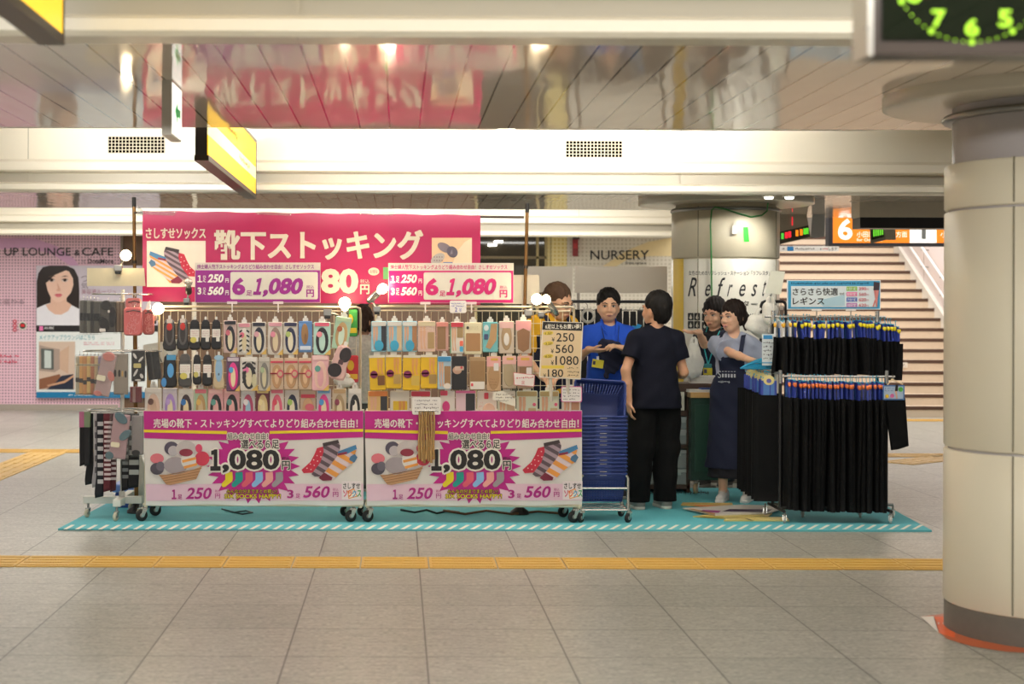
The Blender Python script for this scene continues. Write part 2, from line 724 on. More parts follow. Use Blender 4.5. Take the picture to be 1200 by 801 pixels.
# fluorescent strips standing on the slab edge, shining on the fascia
for i, (y, u0, u1) in enumerate(((8.93, -60, 196), (8.93, 290, 583), (8.93, 604, 1028), (15.83, -60, 460), (15.83, 470, 790))):
    a, b = W(u0, 150, y), W(u1, 150, y)
    words = ['white fluorescent strip along the ceiling edge left of the yellow hanging sign',
             'white fluorescent strip along the ceiling edge right of the yellow hanging sign',
             'white fluorescent strip along the ceiling edge above the right vent',
             'far fluorescent strip along the rear ceiling edge above the pink wall',
             'far fluorescent strip along the rear ceiling edge above the nursery sign'][i]
    t = thing('strip_light', words, 'light', ((a.x + b.x) / 2, y, 2.555), 'ceiling strip lights')
    mb = MB()
    mb.b2((a.x, y - .03, 2.55), (b.x, y + .03, 2.562), whitem)
    mb.build('housing', t)
    li = area('strip_glow', (0, .07, .05), b.x - a.x, .06, (18 if y < 12 else 7) * (b.x - a.x), (1, .97, .9), (math.radians(106), 0, 0))
    li.data.spread = 1.0
    li.parent = t
    mb = MB()
    mb.cyl((a.x + .02, y, 2.575), (b.x - .02, y, 2.575), .014, tubeglow, n=10)
    mb.build('tube', t)

# back walls
pink = dot_mat('pink_dotted_wall', (232, 192, 206), (150, 118, 132), .046, .27)
yellow = dot_mat('yellow_dotted_wall', (238, 222, 160), (220, 196, 110), .06, .3)
greyd = dot_mat('pale_dotted_wall', (226, 220, 206), (205, 198, 180), .06, .3)
tanw = mat('tan_wall', (112, 84, 62), .5, var=.06, scale=2)
YB = 23.7


def xw(u, Y=YB):
    return (u - CU) * Y / F


mb = MB()
mb.b2((-14, YB, .0), (xw(141), YB + .1, 2.75), pink)
mb.b2((-14, YB - .012, .0), (xw(139), YB, .09), K('a79c90'))
arc = [(-40, 296), (20, 280), (60, 284), (90, 298), (110, 320), (128, 352), (128, 300), (100, 276), (60, 266), (-40, 266)]
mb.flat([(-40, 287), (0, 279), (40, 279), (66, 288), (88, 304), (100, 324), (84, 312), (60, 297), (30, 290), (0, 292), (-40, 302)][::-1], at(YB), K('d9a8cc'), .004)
tag(mb.build('wall_back', loc=(0, 0, 0)), kind='structure')
mb = MB()
mb.b2((xw(141), YB + .02, 0), (xw(560), YB + .12, 2.75), tanw)
mb.b2((xw(141), YB - .02, 0), (xw(144), YB + .03, 2.75), K('8d7f72'))
mb.b2((xw(225), YB, 0), (xw(230), YB + .03, 2.75), K('e8ddc8'))
tag(mb.build('wall_middle', loc=(0, 0, 0)), kind='structure')
mb = MB()
mb.b2((xw(640), YB, 0), (xw(664), YB + .1, 2.75), yellow)
mb.b2((xw(664), YB, 0), (xw(800), YB + .1, 2.75), greyd)
mb.b2((xw(644.5), YB - .012, 0), (xw(645.8), YB, 2.75), K('b5a878'))
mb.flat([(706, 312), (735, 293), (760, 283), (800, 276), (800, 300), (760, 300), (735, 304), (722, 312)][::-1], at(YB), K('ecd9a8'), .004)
mb.b2((xw(800), YB, 0), (5.6, YB + .1, 2.75), greyd)
tag(mb.build('wall_nursery', loc=(0, 0, 0)), kind='structure')
# dark shop window between them
mb = MB()
mb.b2((xw(556), YB + .02, 0), (xw(640), YB + .06, 2.75), mat('dark_glass', (58, 54, 44), .05, var=.1, spec=.9))
tag(mb.build('window_1', loc=(0, 0, 0)), kind='structure')
mb = MB()
for u in (556, 628, 638):
    mb.b2((xw(u), YB - .03, 0), (xw(u + 3), YB + .02, 2.75), K('b9a878'))
mb.b2((xw(556), YB - .03, 2.32), (xw(640), YB + .02, 2.36), K('8a7c5e'))
tag(mb.build('trim_1', loc=(0, 0, 0)), kind='structure')
for u, v in ((584, 283), (577, 287)):  # glowing bars painted on as reflections in the glass
    mb = MB()
    mb.rect(u - 5, v - 1.2, u + 5, v + 1.2, at(YB - .0), tubeglow, .012, .01)
    tag(mb.build('window_reflection'), 'slim bright reflection painted in the dark shop window, ' + ('upper' if v < 285 else 'lower') + ' of two', 'light', 'reflections in the shop window')

# stairs on the right (riser .16, tread .30)
X0, X1, YS = 5.3, 8.72, 22.72
stone = mat('stair_stone', (216, 198, 176), .45, var=.06, scale=14)
nosing = mat('dark_nosing', (84, 60, 48), .6, var=.1, scale=20)
NS = 18
mb, mn = MB(), MB()
for i in range(NS):
    mb.b2((X0, YS + .3 * i, 0), (X1, YS + .3 * i + .34, .16 * (i + 1)), stone)
    mn.b2((X0, YS + .3 * i - .006, .16 * (i + 1) - .05), (X1, YS + .3 * i + .05, .16 * (i + 1) + .002), nosing)
st = mb.build('stairs', loc=(X0, YS, 0))
tag(st, kind='structure')
mn.build('nosing', st)
mb = MB()
mb.b2((X0, YS + .3 * NS, 0), (12, YS + .3 * NS + 4, .16 * NS), stone)
tag(mb.build('landing', loc=(0, 0, 0)), kind='structure')
mb = MB()
mb.b2((X0 - 1, YS + .3 * NS + 4, 0), (14, YS + .3 * NS + 4.1, 7), white_plas)
tag(mb.build('wall_stair_top', loc=(0, 0, 0)), kind='structure')
# sloped stringer and wall at the right of the stairs
mb = MB()
for a, b, x0, x1, m in ((.05, .22, X1, X1 + .06, white_plas),):
    P = [(x0, YS - .15, 0), (x0, YS - .15, .2), (x0, YS + .3 * NS, .16 * NS + .24), (x0, YS + .3 * NS + 4, .16 * NS + .24), (x0, YS + .3 * NS + 4, 0)]
    mb.prism(P, (x1 - x0, 0, 0), m)
tag(mb.build('trim_2', loc=(0, 0, 0)), kind='structure')
wl = mat('white_wall_panels', (240, 228, 226), .4, var=.02, scale=2)
mb = MB()
mb.b2((X1 + .06, YS - .4, 0), (X1 + .16, YS + 10, 6.5), wl)
for y in (24.2, 26.1, 28):
    mb.b2((X1 + .055, y, .2), (X1 + .06, y + .012, 6.4), K('b9aea8'))
tag(mb.build('wall_right', loc=(0, 0, 0)), kind='structure')
for hz, word in ((.78, 'upper'), (.5, 'lower')):
    t = thing('handrail', f'white tubular {word} handrail climbing beside the stairs', 'handrail', (X1 - .06, YS, hz))
    mb = MB()
    p = [(X1 - .06, YS - .3, hz + .1), (X1 - .06, YS, hz + .16), (X1 - .06, YS + .3 * NS, hz + .16 * NS + .16), (X1 - .06, YS + .3 * NS + .6, hz + .16 * NS + .16)]
    mb.tube(p, .022, mat('rail_white', (245, 242, 240), .3), n=10)
    mb.build('rail', t)
    for k in range(6):
        f = (k + .5) / 6
        y, z = YS + .3 * NS * f, hz + .16 + .16 * NS * f
        mb = MB()
        mb.tube([(X1 - .06, y, z), (X1 - .06, y, z - .05), (X1 + .07, y, z - .06)], .009, steel, n=8)
        mb.build('bracket', t)


# round pillars
def pillar(cx, cy, r, seams, name, core_z, panel, core, vang, zt=ZC, low=None):
    t = bpy.data.objects.new(name, None)
    t.location = (cx, cy, 0)
    C.objects.link(t)
    tag(t, kind='structure')
    mb = MB()
    mb.lathe([(r * .992, 0), (r * .992, .13)], (cx, cy, 0), K('6f6a62', .5, var=.12), 64)
    mb.build('base_band', t)
    zs = [.13] + seams + [core_z]
    for i, (a, b) in enumerate(zip(zs[:-1], zs[1:])):
        mb = MB()
        g = .012
        mb.lathe([(r - .02, a), (r - .006, a + .001), (r, a + .008), (r, b - g - .006), (r - .006, b - g), (r - .02, b - g)], (cx, cy, 0), low if (low and i == 0) else panel, 96)
        for va in vang:
            x, y = cx + r * math.cos(va), cy + r * math.sin(va)
            mb.box((x, y, (a + b) / 2), (.007, .008, b - a - .02), K('8d8672'), va + math.pi / 2)
        mb.build('cladding_panel', t)
    mb = MB()
    mb.lathe([(r - .02, .13), (r - .02, core_z - .01), (r * .93, core_z), (r * .93, zt)], (cx, cy, 0), core, 64)
    mb.build('core', t)
    mb = MB()
    mb.lathe([(r * .93, zt - .13), (r * 1.01, zt - .13), (r * 1.03, zt - .115), (r * 1.01, zt - .1), (r * .93, zt - .1)], (cx, cy, 0), steel, 64)
    mb.build('collar', t)
    mb = MB()
    mb.lathe([(r * .9, zt - .062), (.76, zt - .062), (.79, zt - .055), (.79, zt)], (cx, cy, 0), mat('ring_enamel', (205, 196, 178), .25, var=.02), 96)
    mb.build('ceiling_ring', t)
    return t


colm = mat('pillar_cream', (236, 228, 206), .34, var=.03, scale=2.5)
core_m = mat('pillar_core', (196, 190, 192), .25, var=.02)
PF = (3.12, 7.42)
pillar(PF[0], PF[1], .5, [.87, 2.0], 'pillar', 2.225, colm, core_m, (math.radians(-133), math.radians(-20), math.radians(100)))
PB = (2.99, 14.3)
pillar(PB[0], PB[1], .485, [2.0], 'pillar', 2.47, mat('pillar_beige', (206, 196, 172), .35, var=.03), mat('pillar_beige2', (206, 196, 172), .35),
       (math.radians(-131), math.radians(-35)), low=mat('pillar_white_film', (232, 228, 216), .22, var=.02))


def wrap(cx, cy, r):
    """pixel -> the near surface of a round pillar"""
    def f(u, v, l=0.0):
        a, b = lv(u, v)
        k = a / F
        rr = r + .002 + l
        A, B, Cc = 1 + k * k, -2 * (k * cx + cy), cx * cx + cy * cy - rr * rr
        D = max(B * B - 4 * A * Cc, 0)
        Y = (-B - math.sqrt(D)) / (2 * A)
        return Vector((k * Y, Y, EYE - b * Y / F))
    return f


wp = wrap(PB[0], PB[1], .485)
ink = K('2a2a2c', .5)
t = thing('wall_graphic', 'printed white film with large black lettering wrapped on the round rear pillar', 'graphic', (PB[0], PB[1] - .49, 1.2))
mb = MB()
ul = [789 + i * 1.5 for i in range(9)]
mb2 = []
for a, b in zip(ul[:-1], ul[1:]):
    mb.flat([(a, 303), (a, 520), (b, 520), (b, 303)], wp, K('e8c22c', .4), .001)
mb.build('yellow_band', t)
mb = MB()
for ch, a_, b_, c_, d_ in (('R', 806, 325, 820, 347), ('e', 825, 333, 834, 347), ('f', 839, 325, 850, 347), ('r', 852, 333, 859, 347), ('e', 865, 333, 875, 347), ('s', 880, 333, 888, 347), ('t', 892, 328, 899, 347), ('a', 902, 341, 906, 347)):
    mb.text(ch, a_, b_, c_, d_, wp, ink, .001, off=.002, shear=.22)
mb.text('女性のためのリフレッシュ・ステーション「リフレスタ」', 807, 317, 902, 322.5, wp, ink, .001, off=.005)
mb.text('スター', 860, 352, 888, 360, wp, ink, .001)
mb.scrib(868, 366, 890, 371, 1, wp, ink, .001, 4, .9, .3)
mb.build('lettering', t)
mb = MB()
for i, (a, b) in enumerate(((806, 366.5), (813.5, 366.5), (806, 376), (813.5, 376), (822.5, 367), (822.5, 377))):
    mb.rect(a, b, a + 6.8, b + 8.6, wp, ink, .001, r=.8)
    mb.flat(elp(a + 3.4, b + 5.6, 1.6, 1.8), wp, K('e8e4d8'), .0018)
    mb.flat([(a + 3.4, b + 1.4), (a + 2.2, b + 4.5), (a + 4.6, b + 4.5)], wp, K('e8e4d8'), .0018)
mb.build('pictogram', t)
# green cable, tape and box on the rear pillar
pts = [W(900, 238, 13.8), wp(899, 247, .02)] + [wp(u, v, .012) for u, v in ((893, 252), (880, 254), (866, 250), (850, 245), (838, 242.5), (834, 246), (832.5, 262), (833.5, 300), (834, 345), (834, 380))]
mb = MB()
mb.tube(pts, .007, K('2f7d3c', .5), n=8)
tag(mb.build('cable'), 'thin green cable looping down the round rear pillar', 'cable')
mb = MB()
mb.flat([(871, 266), (872, 283), (878, 283), (876.5, 266)], wp, K('37d23c', .5), .003, .002)
tag(mb.build('tape_strip'), 'bright green tape strip stuck on the rear pillar', 'tape')
t = thing('switch_box', 'small white switch box on the rear pillar', 'switch', wp(861, 273))
mb = MB()
mb.rect(858, 264, 864, 274, wp, K('e6e0d2'), .03, .03)
mb.build('case', t)
mb = MB()
mb.rect(859.5, 260, 863, 264.5, wp, K('cfc7b6'), .018, .016)
mb.build('mount', t)

# two small spot fixtures under the ring light the rear pillar
for i, u in enumerate((901, 925)):
    p = W(u, 236, 13.35)
    t = thing('spot_fixture', ('left' if i == 0 else 'right') + ' small white spot fixture on the ceiling before the rear pillar', 'lamp', (p.x, p.y, 2.48), 'spot fixtures before the rear pillar')
    mb = MB()
    mb.b2((p.x - .05, p.y - .05, 2.5), (p.x + .05, p.y + .05, 2.55), whitem, .006)
    mb.build('housing', t)
    mb = MB()
    mb.lathe([(.03, 2.48), (.038, 2.485), (.038, 2.5), (.03, 2.5)], (p.x, p.y, 0), mat('spot_lens', (255, 250, 235), .3, emit=3.0), 16)
    mb.build('lens', t)
    l = bpy.data.lights.new('spot_beam', 'SPOT')
    l.energy, l.color, l.spot_size, l.spot_blend, l.shadow_soft_size = 20, (1, .97, .88), 1.7, .8, .04
    o = bpy.data.objects.new('spot_beam', l)
    o.parent = t
    o.location = (0, 0, -.01)
    o.rotation_euler = (math.radians(38), 0, math.radians(20 if i == 0 else 35))
    C.objects.link(o)

# orange-white patch on the floor by the front pillar
mb = MB()
fl = lambda u, v, l=0.0: G(u, v, .002 + l)
mb.flat([(1079, 722), (1110, 748), (1140, 757), (1180, 763), (1235, 766), (1235, 716), (1160, 712)], fl, K('c8643a', .3), 0)  # brown-orange below the pillar base is a floor reflection painted as colour
mb.flat([(1079, 722), (1101, 742), (1095, 721.5)], fl, K('f2ece4', .4), .001)
mb.flat([(1094, 722), (1100, 741), (1119, 747), (1119, 722)], fl, K('f0652a', .4), .001)
mb.scrib(1099, 727, 1114, 732, 1, fl, K('f6e6da'), .002, 5, .9, .3)
tag(mb.build('floor_sticker'), 'orange and white direction sticker with painted reflection around the front pillar base', 'sticker')

# ceiling vents in the fascia
for u0, v0, word in ((127, 160, 'dark gridded air vent in the cream fascia above the left end of stall'), (663, 165, 'dark gridded air vent in the cream fascia right of the middle')):
    p0, p1 = W(u0, v0, 12.195), W(u0 + 66, v0 + 19.5, 12.195)
    t = thing('ceiling_vent', word, 'vent', ((p0.x + p1.x) / 2, 12.2, p1.z), 'fascia vents')
    mb = MB()
    mb.b2((p0.x, 12.19, p1.z), (p1.x, 12.199, p0.z), K('0c0a08', .95, spec=0.0))
    mb.build('backing', t)
    mb = MB()
    for i in range(17):
        x = p0.x + (p1.x - p0.x) * i / 16
        mb.b2((x - .0035, 12.186, p1.z), (x + .0035, 12.19, p0.z), K('cfc4ac'))
    for i in range(6):
        z = p1.z + (p0.z - p1.z) * i / 5
        mb.b2((p0.x, 12.186, z - .003), (p1.x, 12.189, z + .003), K('cfc4ac'))
    mb.build('grille', t)

# downlights near the back wall
for i, u in enumerate((33, 88, 685, 738)):
    p = W(u, 276, 21.2)
    t = thing('downlight', ['orange recessed downlight above the left of the pink wall', 'orange recessed downlight above the portrait poster',
                            'orange recessed downlight left above the nursery lettering', 'orange recessed downlight right above the nursery lettering'][i], 'light', (p.x, p.y, 2.66), 'recessed downlights')
    mb = MB()
    mb.lathe([(.09, 2.66), (.11, 2.66), (.11, 2.7), (.09, 2.7)], (p.x, p.y, 0), K('d8c8a8'), 24)
    mb.build('trim_ring', t)
    mb = MB()
    mb.lathe([(.0, 2.664), (.09, 2.664)], (p.x, p.y, 0), mat('warm_lamp', (255, 170, 90), .4, emit=2.2), 24, closed=True)
    mb.build('lens', t)
# ================================================================ HANGING SIGNS
signw = mat('sign_white_light', (255, 250, 240), .4, emit=1.1)
# yellow direction sign running in depth (X -1.1), and its twin nearer the camera
lit_y = mat('sign_yellow_light', (255, 205, 40), .35, emit=.75)
lit_p = mat('sign_cream_light', (255, 236, 180), .35, emit=.9)
bronze = mat('bronze_frame', (70, 58, 48), .4, .5)


def depth_sign(y0, y1, label, z0=2.40, z1=2.80, x=-1.1, w=.075):
    t = thing('hanging_sign', label, 'sign', (x, (y0 + y1) / 2, z0), 'yellow hanging direction signs')
    mb = MB()
    mb.b2((x - w, y0, z0), (x - .006, y1, z1), mat('sign_case', (52, 44, 38), .4))
    mb.b2((x - w - .004, y0 - .012, z0 - .03), (x + .004, y1 + .012, z0 + .002), bronze)
    mb.b2((x - w - .004, y0 - .012, z1), (x + .004, y1 + .012, z1 + .02), steel)
    mb.b2((x - w - .004, y1, z0), (x + .004, y1 + .012, z1), bronze)
    mb.build('case', t)
    mb = MB()
    mb.b2((x - .006, y0, z0 + .002), (x, y1, z0 + .12), lit_y)
    mb.b2((x - .006, y0, z0 + .12), (x, y1, z0 + .21), lit_p)
    mb.b2((x - .006, y0, z0 + .21), (x, y1, z1), lit_y)
    mb.build('lit_face', t)
    mb = MB()
    g = K('b08420', .5)
    mp = lambda u, v, l=0.0: Vector((x + .001 + l, u, v))
    mb.scrib(y0 + .3, z0 + .24, y0 + .75, z0 + .33, 1, mp, g, .001, 3, .9, .3)
    mb.scrib(y0 + .9, z0 + .24, y0 + 1.6, z0 + .33, 1, mp, g, .001, 4, .9, .3)
    mb.scrib(y0 + 1.75, z0 + .13, y0 + 2.5, z0 + .2, 1, mp, g, .001, 5, .9, .3)
    mb.build('lettering', t)
    for y in (y0 + .5, y1 - .5):
        mb = MB()
        mb.cyl((x - w / 2, y, z1), (x - w / 2, y, 2.97), .018, whitem)
        mb.build('hanger', t)
    return t


depth_sign(9.0, 12.0, 'yellow lit hanging sign with dark end cap in the middle of the ceiling')
depth_sign(2.6, 5.1, 'yellow lit hanging sign cut off at the upper left corner')

# exit sign
x, y0, y1, z0 = -1.027, 7.08, 7.38, 2.30
t = thing('exit_sign', 'small white box sign with green running arrow hung from the ceiling', 'sign', (x, 7.23, z0))
mb = MB()
mb.b2((x - .05, y0, z0), (x - .004, y1, ZC), mat('exit_case', (196, 190, 178), .4))
mb.build('case', t)
mb = MB()
mb.b2((x - .004, y0 + .006, z0 + .01), (x, y1 - .006, ZC - .01), signw)
mb.build('lit_face', t)
mb = MB()
grn = mat('exit_green', (20, 170, 90), .4, emit=.5)
mpx = lambda u, v, l=0.0: Vector((x + .001 + l, u, v))
mb.flat([(y0 + .06, z0 + .12), (y0 + .15, z0 + .17), (y0 + .15, z0 + .14), (y0 + .24, z0 + .14), (y0 + .24, z0 + .1), (y0 + .15, z0 + .1), (y0 + .15, z0 + .06)], mpx, grn, .001)
mb.build('arrow', t)

# clock at the upper right
YC = 3.25
t = thing('hanging_clock', 'dark hanging clock case with glowing green numerals at the upper right', 'clock', W(1130, 64, YC))
mb = MB()
p0, p1 = W(1022, 64, YC), W(1330, -150, YC)
mb.b2((p0.x, YC, p0.z), (p1.x, YC + .09, 2.44), mat('clock_case', (40, 33, 28), .35))
mb.b2((p0.x - .0, YC - .004, p0.z), (p1.x, YC, p0.z + .026), K('3a2e26', .35))
mb.b2((p0.x, YC - .006, p0.z), (p0.x + .014, YC, 2.44), K('3a2e26', .35))
mb.build('case', t)
mb = MB()
mb.b2((p0.x - .012, YC - .01, p0.z - .004), (p0.x - .0005, YC + .1, 2.45), mat('satin_aluminium', (190, 186, 178), .35, .8))
mb.lathe([(.004, 0), (.004, .006)], W(1016, 33, YC - .004), steel, 12, axis=(0, -1, 0))
mb.build('side_plate', t)
mb = MB()
mb.b2((p0.x + .02, YC - .005, p0.z + .03), (p1.x - .05, YC - .001, 2.42), mat('dark_dial_glass', (14, 22, 10), .05, spec=.8))
mb.build('dial', t)
glow = mat('glow_green', (160, 220, 30), .4, emit=.42)
mb = MB()
mp = at(YC - .006)
cu, cv, R = 1139, -46, 78
for hr in range(12):
    a = math.radians(hr * 30)
    ux, vy = cu + R * math.sin(a), cv - R * math.cos(a)
    s_ = 8 if hr % 12 else 11
    mb.text(str(hr or 12), ux - s_, vy - 10, ux + s_, vy + 10, mp, glow, .001, off=.02)
for k in range(60):
    a = math.radians(k * 6)
    ux, vy = cu + R * 1.22 * math.sin(a), cv - R * 1.22 * math.cos(a)
    mb.flat(elp(ux, vy, 3.4 if k % 5 == 0 else 1.3, 3.4 if k % 5 == 0 else 1.3, n=10), mp, glow, .001)
mb.build('numerals', t)
mb = MB()
mb.cyl((p0.x + .3, YC + .05, 2.44), (p0.x + .3, YC + .05, 2.55), .02, steel)
mb.build('hanger', t)

# orange platform sign over the stairs, switched-off black sign, small boards
YO = 18.6
t = thing('platform_sign', 'long orange lit sign with large white 6 hung before the stairs', 'sign', W(1060, 286, YO))
mb = MB()
p0, p1 = W(971, 288, YO), W(1230, 243, YO)
mb.b2((p0.x, YO, p0.z), (p1.x, YO + .14, p1.z), K('4a4c58', .4))
mb.build('case', t)
o_l = mat('orange_light', (246, 140, 40), .4, emit=.8)
w_l = mat('white_light', (255, 250, 240), .4, emit=.95)
mb = MB()
mp = at(YO - .003)
mb.rect(976, 252, 1066, 284.5, mp, o_l)
mb.rect(1066, 252, 1097.5, 284.5, mp, w_l)
mb.rect(1097.5, 252, 1225, 284.5, mp, o_l)
mb.build('lit_face', t)
mb = MB()
mb.text('6', 982, 256, 999, 281, mp, w_l, .004, off=.03)
mb.scrib(1004, 257, 1008, 268, 2, mp, w_l, .004, 2, .9, .3)
mb.text('小田原', 1004, 271, 1024, 278, mp, w_l, .004)
mb.text('方面', 1050, 271, 1063, 278, mp, w_l, .004)
mb.text('for Odawara', 1004, 279, 1034, 282.5, mp, w_l, .004)
mb.text('小田原', 1102, 271, 1130, 278, mp, w_l, .004)
mb.text('1', 1080, 268, 1085, 280, mp, K('a9b4bc'), .004, off=.04)
mb.build('lettering', t)

YK = 14.6
t = thing('hanging_sign_box', 'black unlit sign box hanging under the ceiling at the right', 'sign', W(1070, 268, YK))
p0, p1 = W(1008, 267, YK), W(1200, 243, YK)
mb = MB()
mb.b2((p0.x, YK, p0.z), (p1.x, YK + .25, p0.z + .1), K('120e0c', .35))
mb.build('case', t)
mb = MB()
mb.b2((p0.x - .008, YK - .01, p0.z + .1), (p1.x, YK + .26, ZC), mat('sign_hood', (205, 196, 178), .35))
mb.build('hood', t)

dk = K('3c3a34', .45)
YD = 16.5
t = thing('departure_board', 'tilted grey departure board with red and green characters beside the rear pillar', 'display', W(930, 285, YD))
mb = MB()
mp = at(YD)
mb.flat([(906, 250), (906, 288), (950, 278), (945, 250)], mp, mat('board_grey', (168, 162, 148), .45), 0, .3)
mb.flat([(950, 278), (952, 250), (967, 250), (966, 277), (956, 279)], mp, K('a8acb0', .45), .0, .3)
mb.build('case', t)
mb = MB()
mb.flat([(908, 273), (908, 287), (949.5, 277), (947, 264)], mp, K('4a4840', .3), .01)
mb.build('screen', t)
mb = MB()
for u, v, c in ((917, 276.5, '50c040'), (921.5, 275.5, 'ff2a3a'), (925.5, 274.5, 'ff2a3a'), (934, 273, 'ff8a1a'), (939, 272, 'ff8a1a'), (943, 271, '5ac830'), (946, 270.5, '5ac830')):
    mb.rect(u - 1.6, v - 3.6, u + 1.6, v + 3.6, mp, mat('led_' + c, tuple(int(c[i:i + 2], 16) for i in (0, 2, 4)), .4, emit=1.0), .014)
mb.rect(928, 254, 929, 264, mp, mat('led_ff2a3a', (255, 42, 58), .4, emit=1.0), .014)
mb.scrib(908, 254, 926, 264, 3, mp, K('a09a8c'), .014, 4)
mb.build('characters', t)
mb = MB()
a = W(938, 250, YD + .15)
mb.cyl(a, (a.x, a.y, 2.56), .03, steel)
mb.build('hanger', t)

YG = 16.8
t = thing('small_display', 'small tilted grey box display with green characters below the black sign', 'display', W(1035, 284, YG))
mp = at(YG)
mb = MB()
mb.flat([(1019, 264), (1020, 285.5), (1038, 281), (1036, 263)], mp, K('8d8c80', .45), 0, .2)
mb.flat([(1036, 263), (1038, 281), (1050, 281), (1049, 263)], mp, K('a9a698', .45), .0, .2)
mb.build('case', t)
mb = MB()
mb.flat([(1021, 266), (1021.5, 281), (1036, 277.5), (1035, 265)], mp, K('28321e', .3), .008)
mb.build('screen', t)
mb = MB()
for i in range(5):
    mb.rect(1023.3 + i * 2.5, 268.5 - i * .4, 1025 + i * 2.5, 277 - i * .5, mp, mat('led_70d838', (112, 216, 56), .4, emit=.9), .012)
mb.build('characters', t)
mb = MB()
a = W(1036, 263, YG + .1)
mb.cyl(a, (a.x, a.y, 2.56), .02, steel)
mb.build('hanger', t)

# white notice band over the stairs, and a small notice on a riser
YN = 22.3
t = thing('notice_banner', 'narrow white notice strip with red and blue print hung above the stairs', 'notice', W(940, 295, YN))
mp = at(YN)
mb = MB()
mb.rect(905, 288, 983, 294.5, mp, K('f4f0ec'), 0, .01)
mb.build('strip', t)
mb = MB()
mb.rect(922.5, 288.8, 930, 293.8, mp, K('2a86c8'), .003, r=1)
mb.scrib(914, 289.3, 921, 293.3, 1, mp, ink, .003, 2, .9, .25)
mb.scrib(932, 289.5, 963, 293.2, 1, mp, ink, .003, 3, .9, .25)
mb.scrib(964, 289.5, 970, 293.2, 1, mp, K('d8303a'), .003, 6, .9, .25)
mb.text('します', 971, 289.5, 981, 293.2, mp, ink, .003)
mb.build('lettering', t)
for u in (908, 980):
    mb = MB()
    a = W(u, 288, YN)
    mb.cyl(a, (a.x, a.y, 5.9), .004, steel, n=6)
    mb.build('cord', t)
t = thing('step_notice', 'tiny white notice on a stair riser right of the leggings rack', 'notice', W(1060, 430, 22.95))
mp = at(YS + .3 * 4 - .02)
mb = MB()
mb.rect(1050, 424.5, 1063.5, 430.5, mp, K('efe8dc'), .004, .01)
mb.build('card', t)
mb = MB()
mb.text('です。', 1053, 426, 1062, 429.3, mp, ink, .006)
mb.build('lettering', t)

# ---------------------------------------------------------------- lounge wall lettering and poster
t = tag(bpy.data.objects.new('wall_lettering', None), 'black UP LOUNGE & CAFE lettering on the pink dotted wall', 'sign')
t.location = W(70, 300, YB - .02)
C.objects.link(t)
mp = at(YB - .006)
mb = MB()
mb.text('UP LOUNGE', 5, 290, 83, 299.5, mp, ink, .006, off=.008)
mb.text('&', 87, 292.5, 94, 299.5, mp, ink, .006, off=.01)
mb.text('CAFE', 96, 290, 133, 299.5, mp, ink, .006, off=.008)
mb.build('main_lettering', t)
mb = MB()
mb.text('by', 96, 304, 100, 307.5, mp, K('6e5f66'), .006)
mb.text('DreaMore', 103, 303, 133, 308.5, mp, ink, .006, off=.015)
mb.build('small_lettering', t)
mb = MB()
mb.text('に変わる', -4, 350, 28, 356, mp, K('8d7680'), .006)
mb.scrib(0, 414, 22, 427, 2, mp, K('e0506e'), .006, 9)
mb.build('slogan', t)
t = thing('wall_emblem', 'round emblem with red ribbon on the pink wall near the left edge', 'emblem', W(22, 389, YB - .03))
mb = MB()
mb.flat(elp(26.5, 381.5, 5, 5), mp, K('e6dccf'), .01, .01)
mb.flat(elp(26.5, 381.5, 3.7, 3.7), mp, K('2c3a34'), .013)
mb.rect(24.3, 379.5, 28.7, 382.6, mp, K('d8242e'), .016)
mb.build('badge', t)
mb = MB()
for i in range(3):
    mb.flat(elp(17.3, 376.5 + 4.8 * i, 2.3, 2.3), mp, K('c8344c'), .01, .006)
    mb.flat(elp(17.3, 376.5 + 4.8 * i, 1.1, 1.1), mp, K('e8b8c4'), .013)
mb.build('ribbon', t)

YPo = YB - .05
t = thing('poster', 'tall poster with a portrait photo above an interior photo on the pink wall', 'poster', W(114, 466, YPo))
mp = at(YPo)
mb = MB()
mb.rect(42.5, 311, 187, 466, mp, K('e4e8e6', .3), 0, .02)
mb.rect(42.5, 311, 187, 381, mp, K('c9bfca', .3), .002)
mb.rect(42.5, 381, 187, 388.5, mp, K('201c1e', .3), .003)
mb.rect(42.5, 459, 187, 466, mp, K('1478a8', .3), .003)
mb.build('sheet', t)
mb = MB()
hair = K('2c2220', .3)
skin_p = K('e2b8a2', .3)
mb.flat([(43, 381), (43, 330), (45, 320), (50, 313), (58, 311), (78, 311), (87, 315), (92, 325), (93, 340), (93, 360), (90, 372), (70, 381)][::1], mp, hair, .004)
mb.flat([(43, 381), (43, 361), (52, 357), (58, 355), (77, 354), (85, 358), (93, 362), (93, 381)][::1], mp, K('e6e4ea', .3), .006)
mb.flat([(59, 355), (60, 345), (78, 345), (78, 353), (84, 357), (80, 364), (72, 368.5), (64, 368), (57, 363), (53.5, 357)][::1], mp, skin_p, .008)
mb.flat([(53.5, 330), (55, 321), (61, 315.5), (72, 314.5), (81, 318), (85.5, 326), (86, 334), (83, 343), (77, 350), (70, 354), (66, 354), (60, 349), (56, 341)][::1], mp, K('ebc4b0', .3), .01)
mb.flat([(53, 332), (54, 322), (60, 314.5), (72, 312.5), (80, 315), (74, 318), (64, 322), (57, 329)], mp, hair, .012)
for cx in (60.5, 76):
    mb.flat(elp(cx, 328.3, 4, 1.7), mp, K('d8c4bc', .3), .012)
    mb.flat(elp(cx, 328.2, 1.9, 1.6), mp, K('2c1f1c', .3), .014)
    mb.flat([(cx - 4.6, 327.8), (cx, 325.9), (cx + 4.6, 327.6), (cx, 326.9)], mp, K('3a2a26', .3), .015)
    mb.flat([(cx - 5, 324.4), (cx, 322.6), (cx + 5, 323.8), (cx, 323.9)], mp, K('574039', .3), .014)
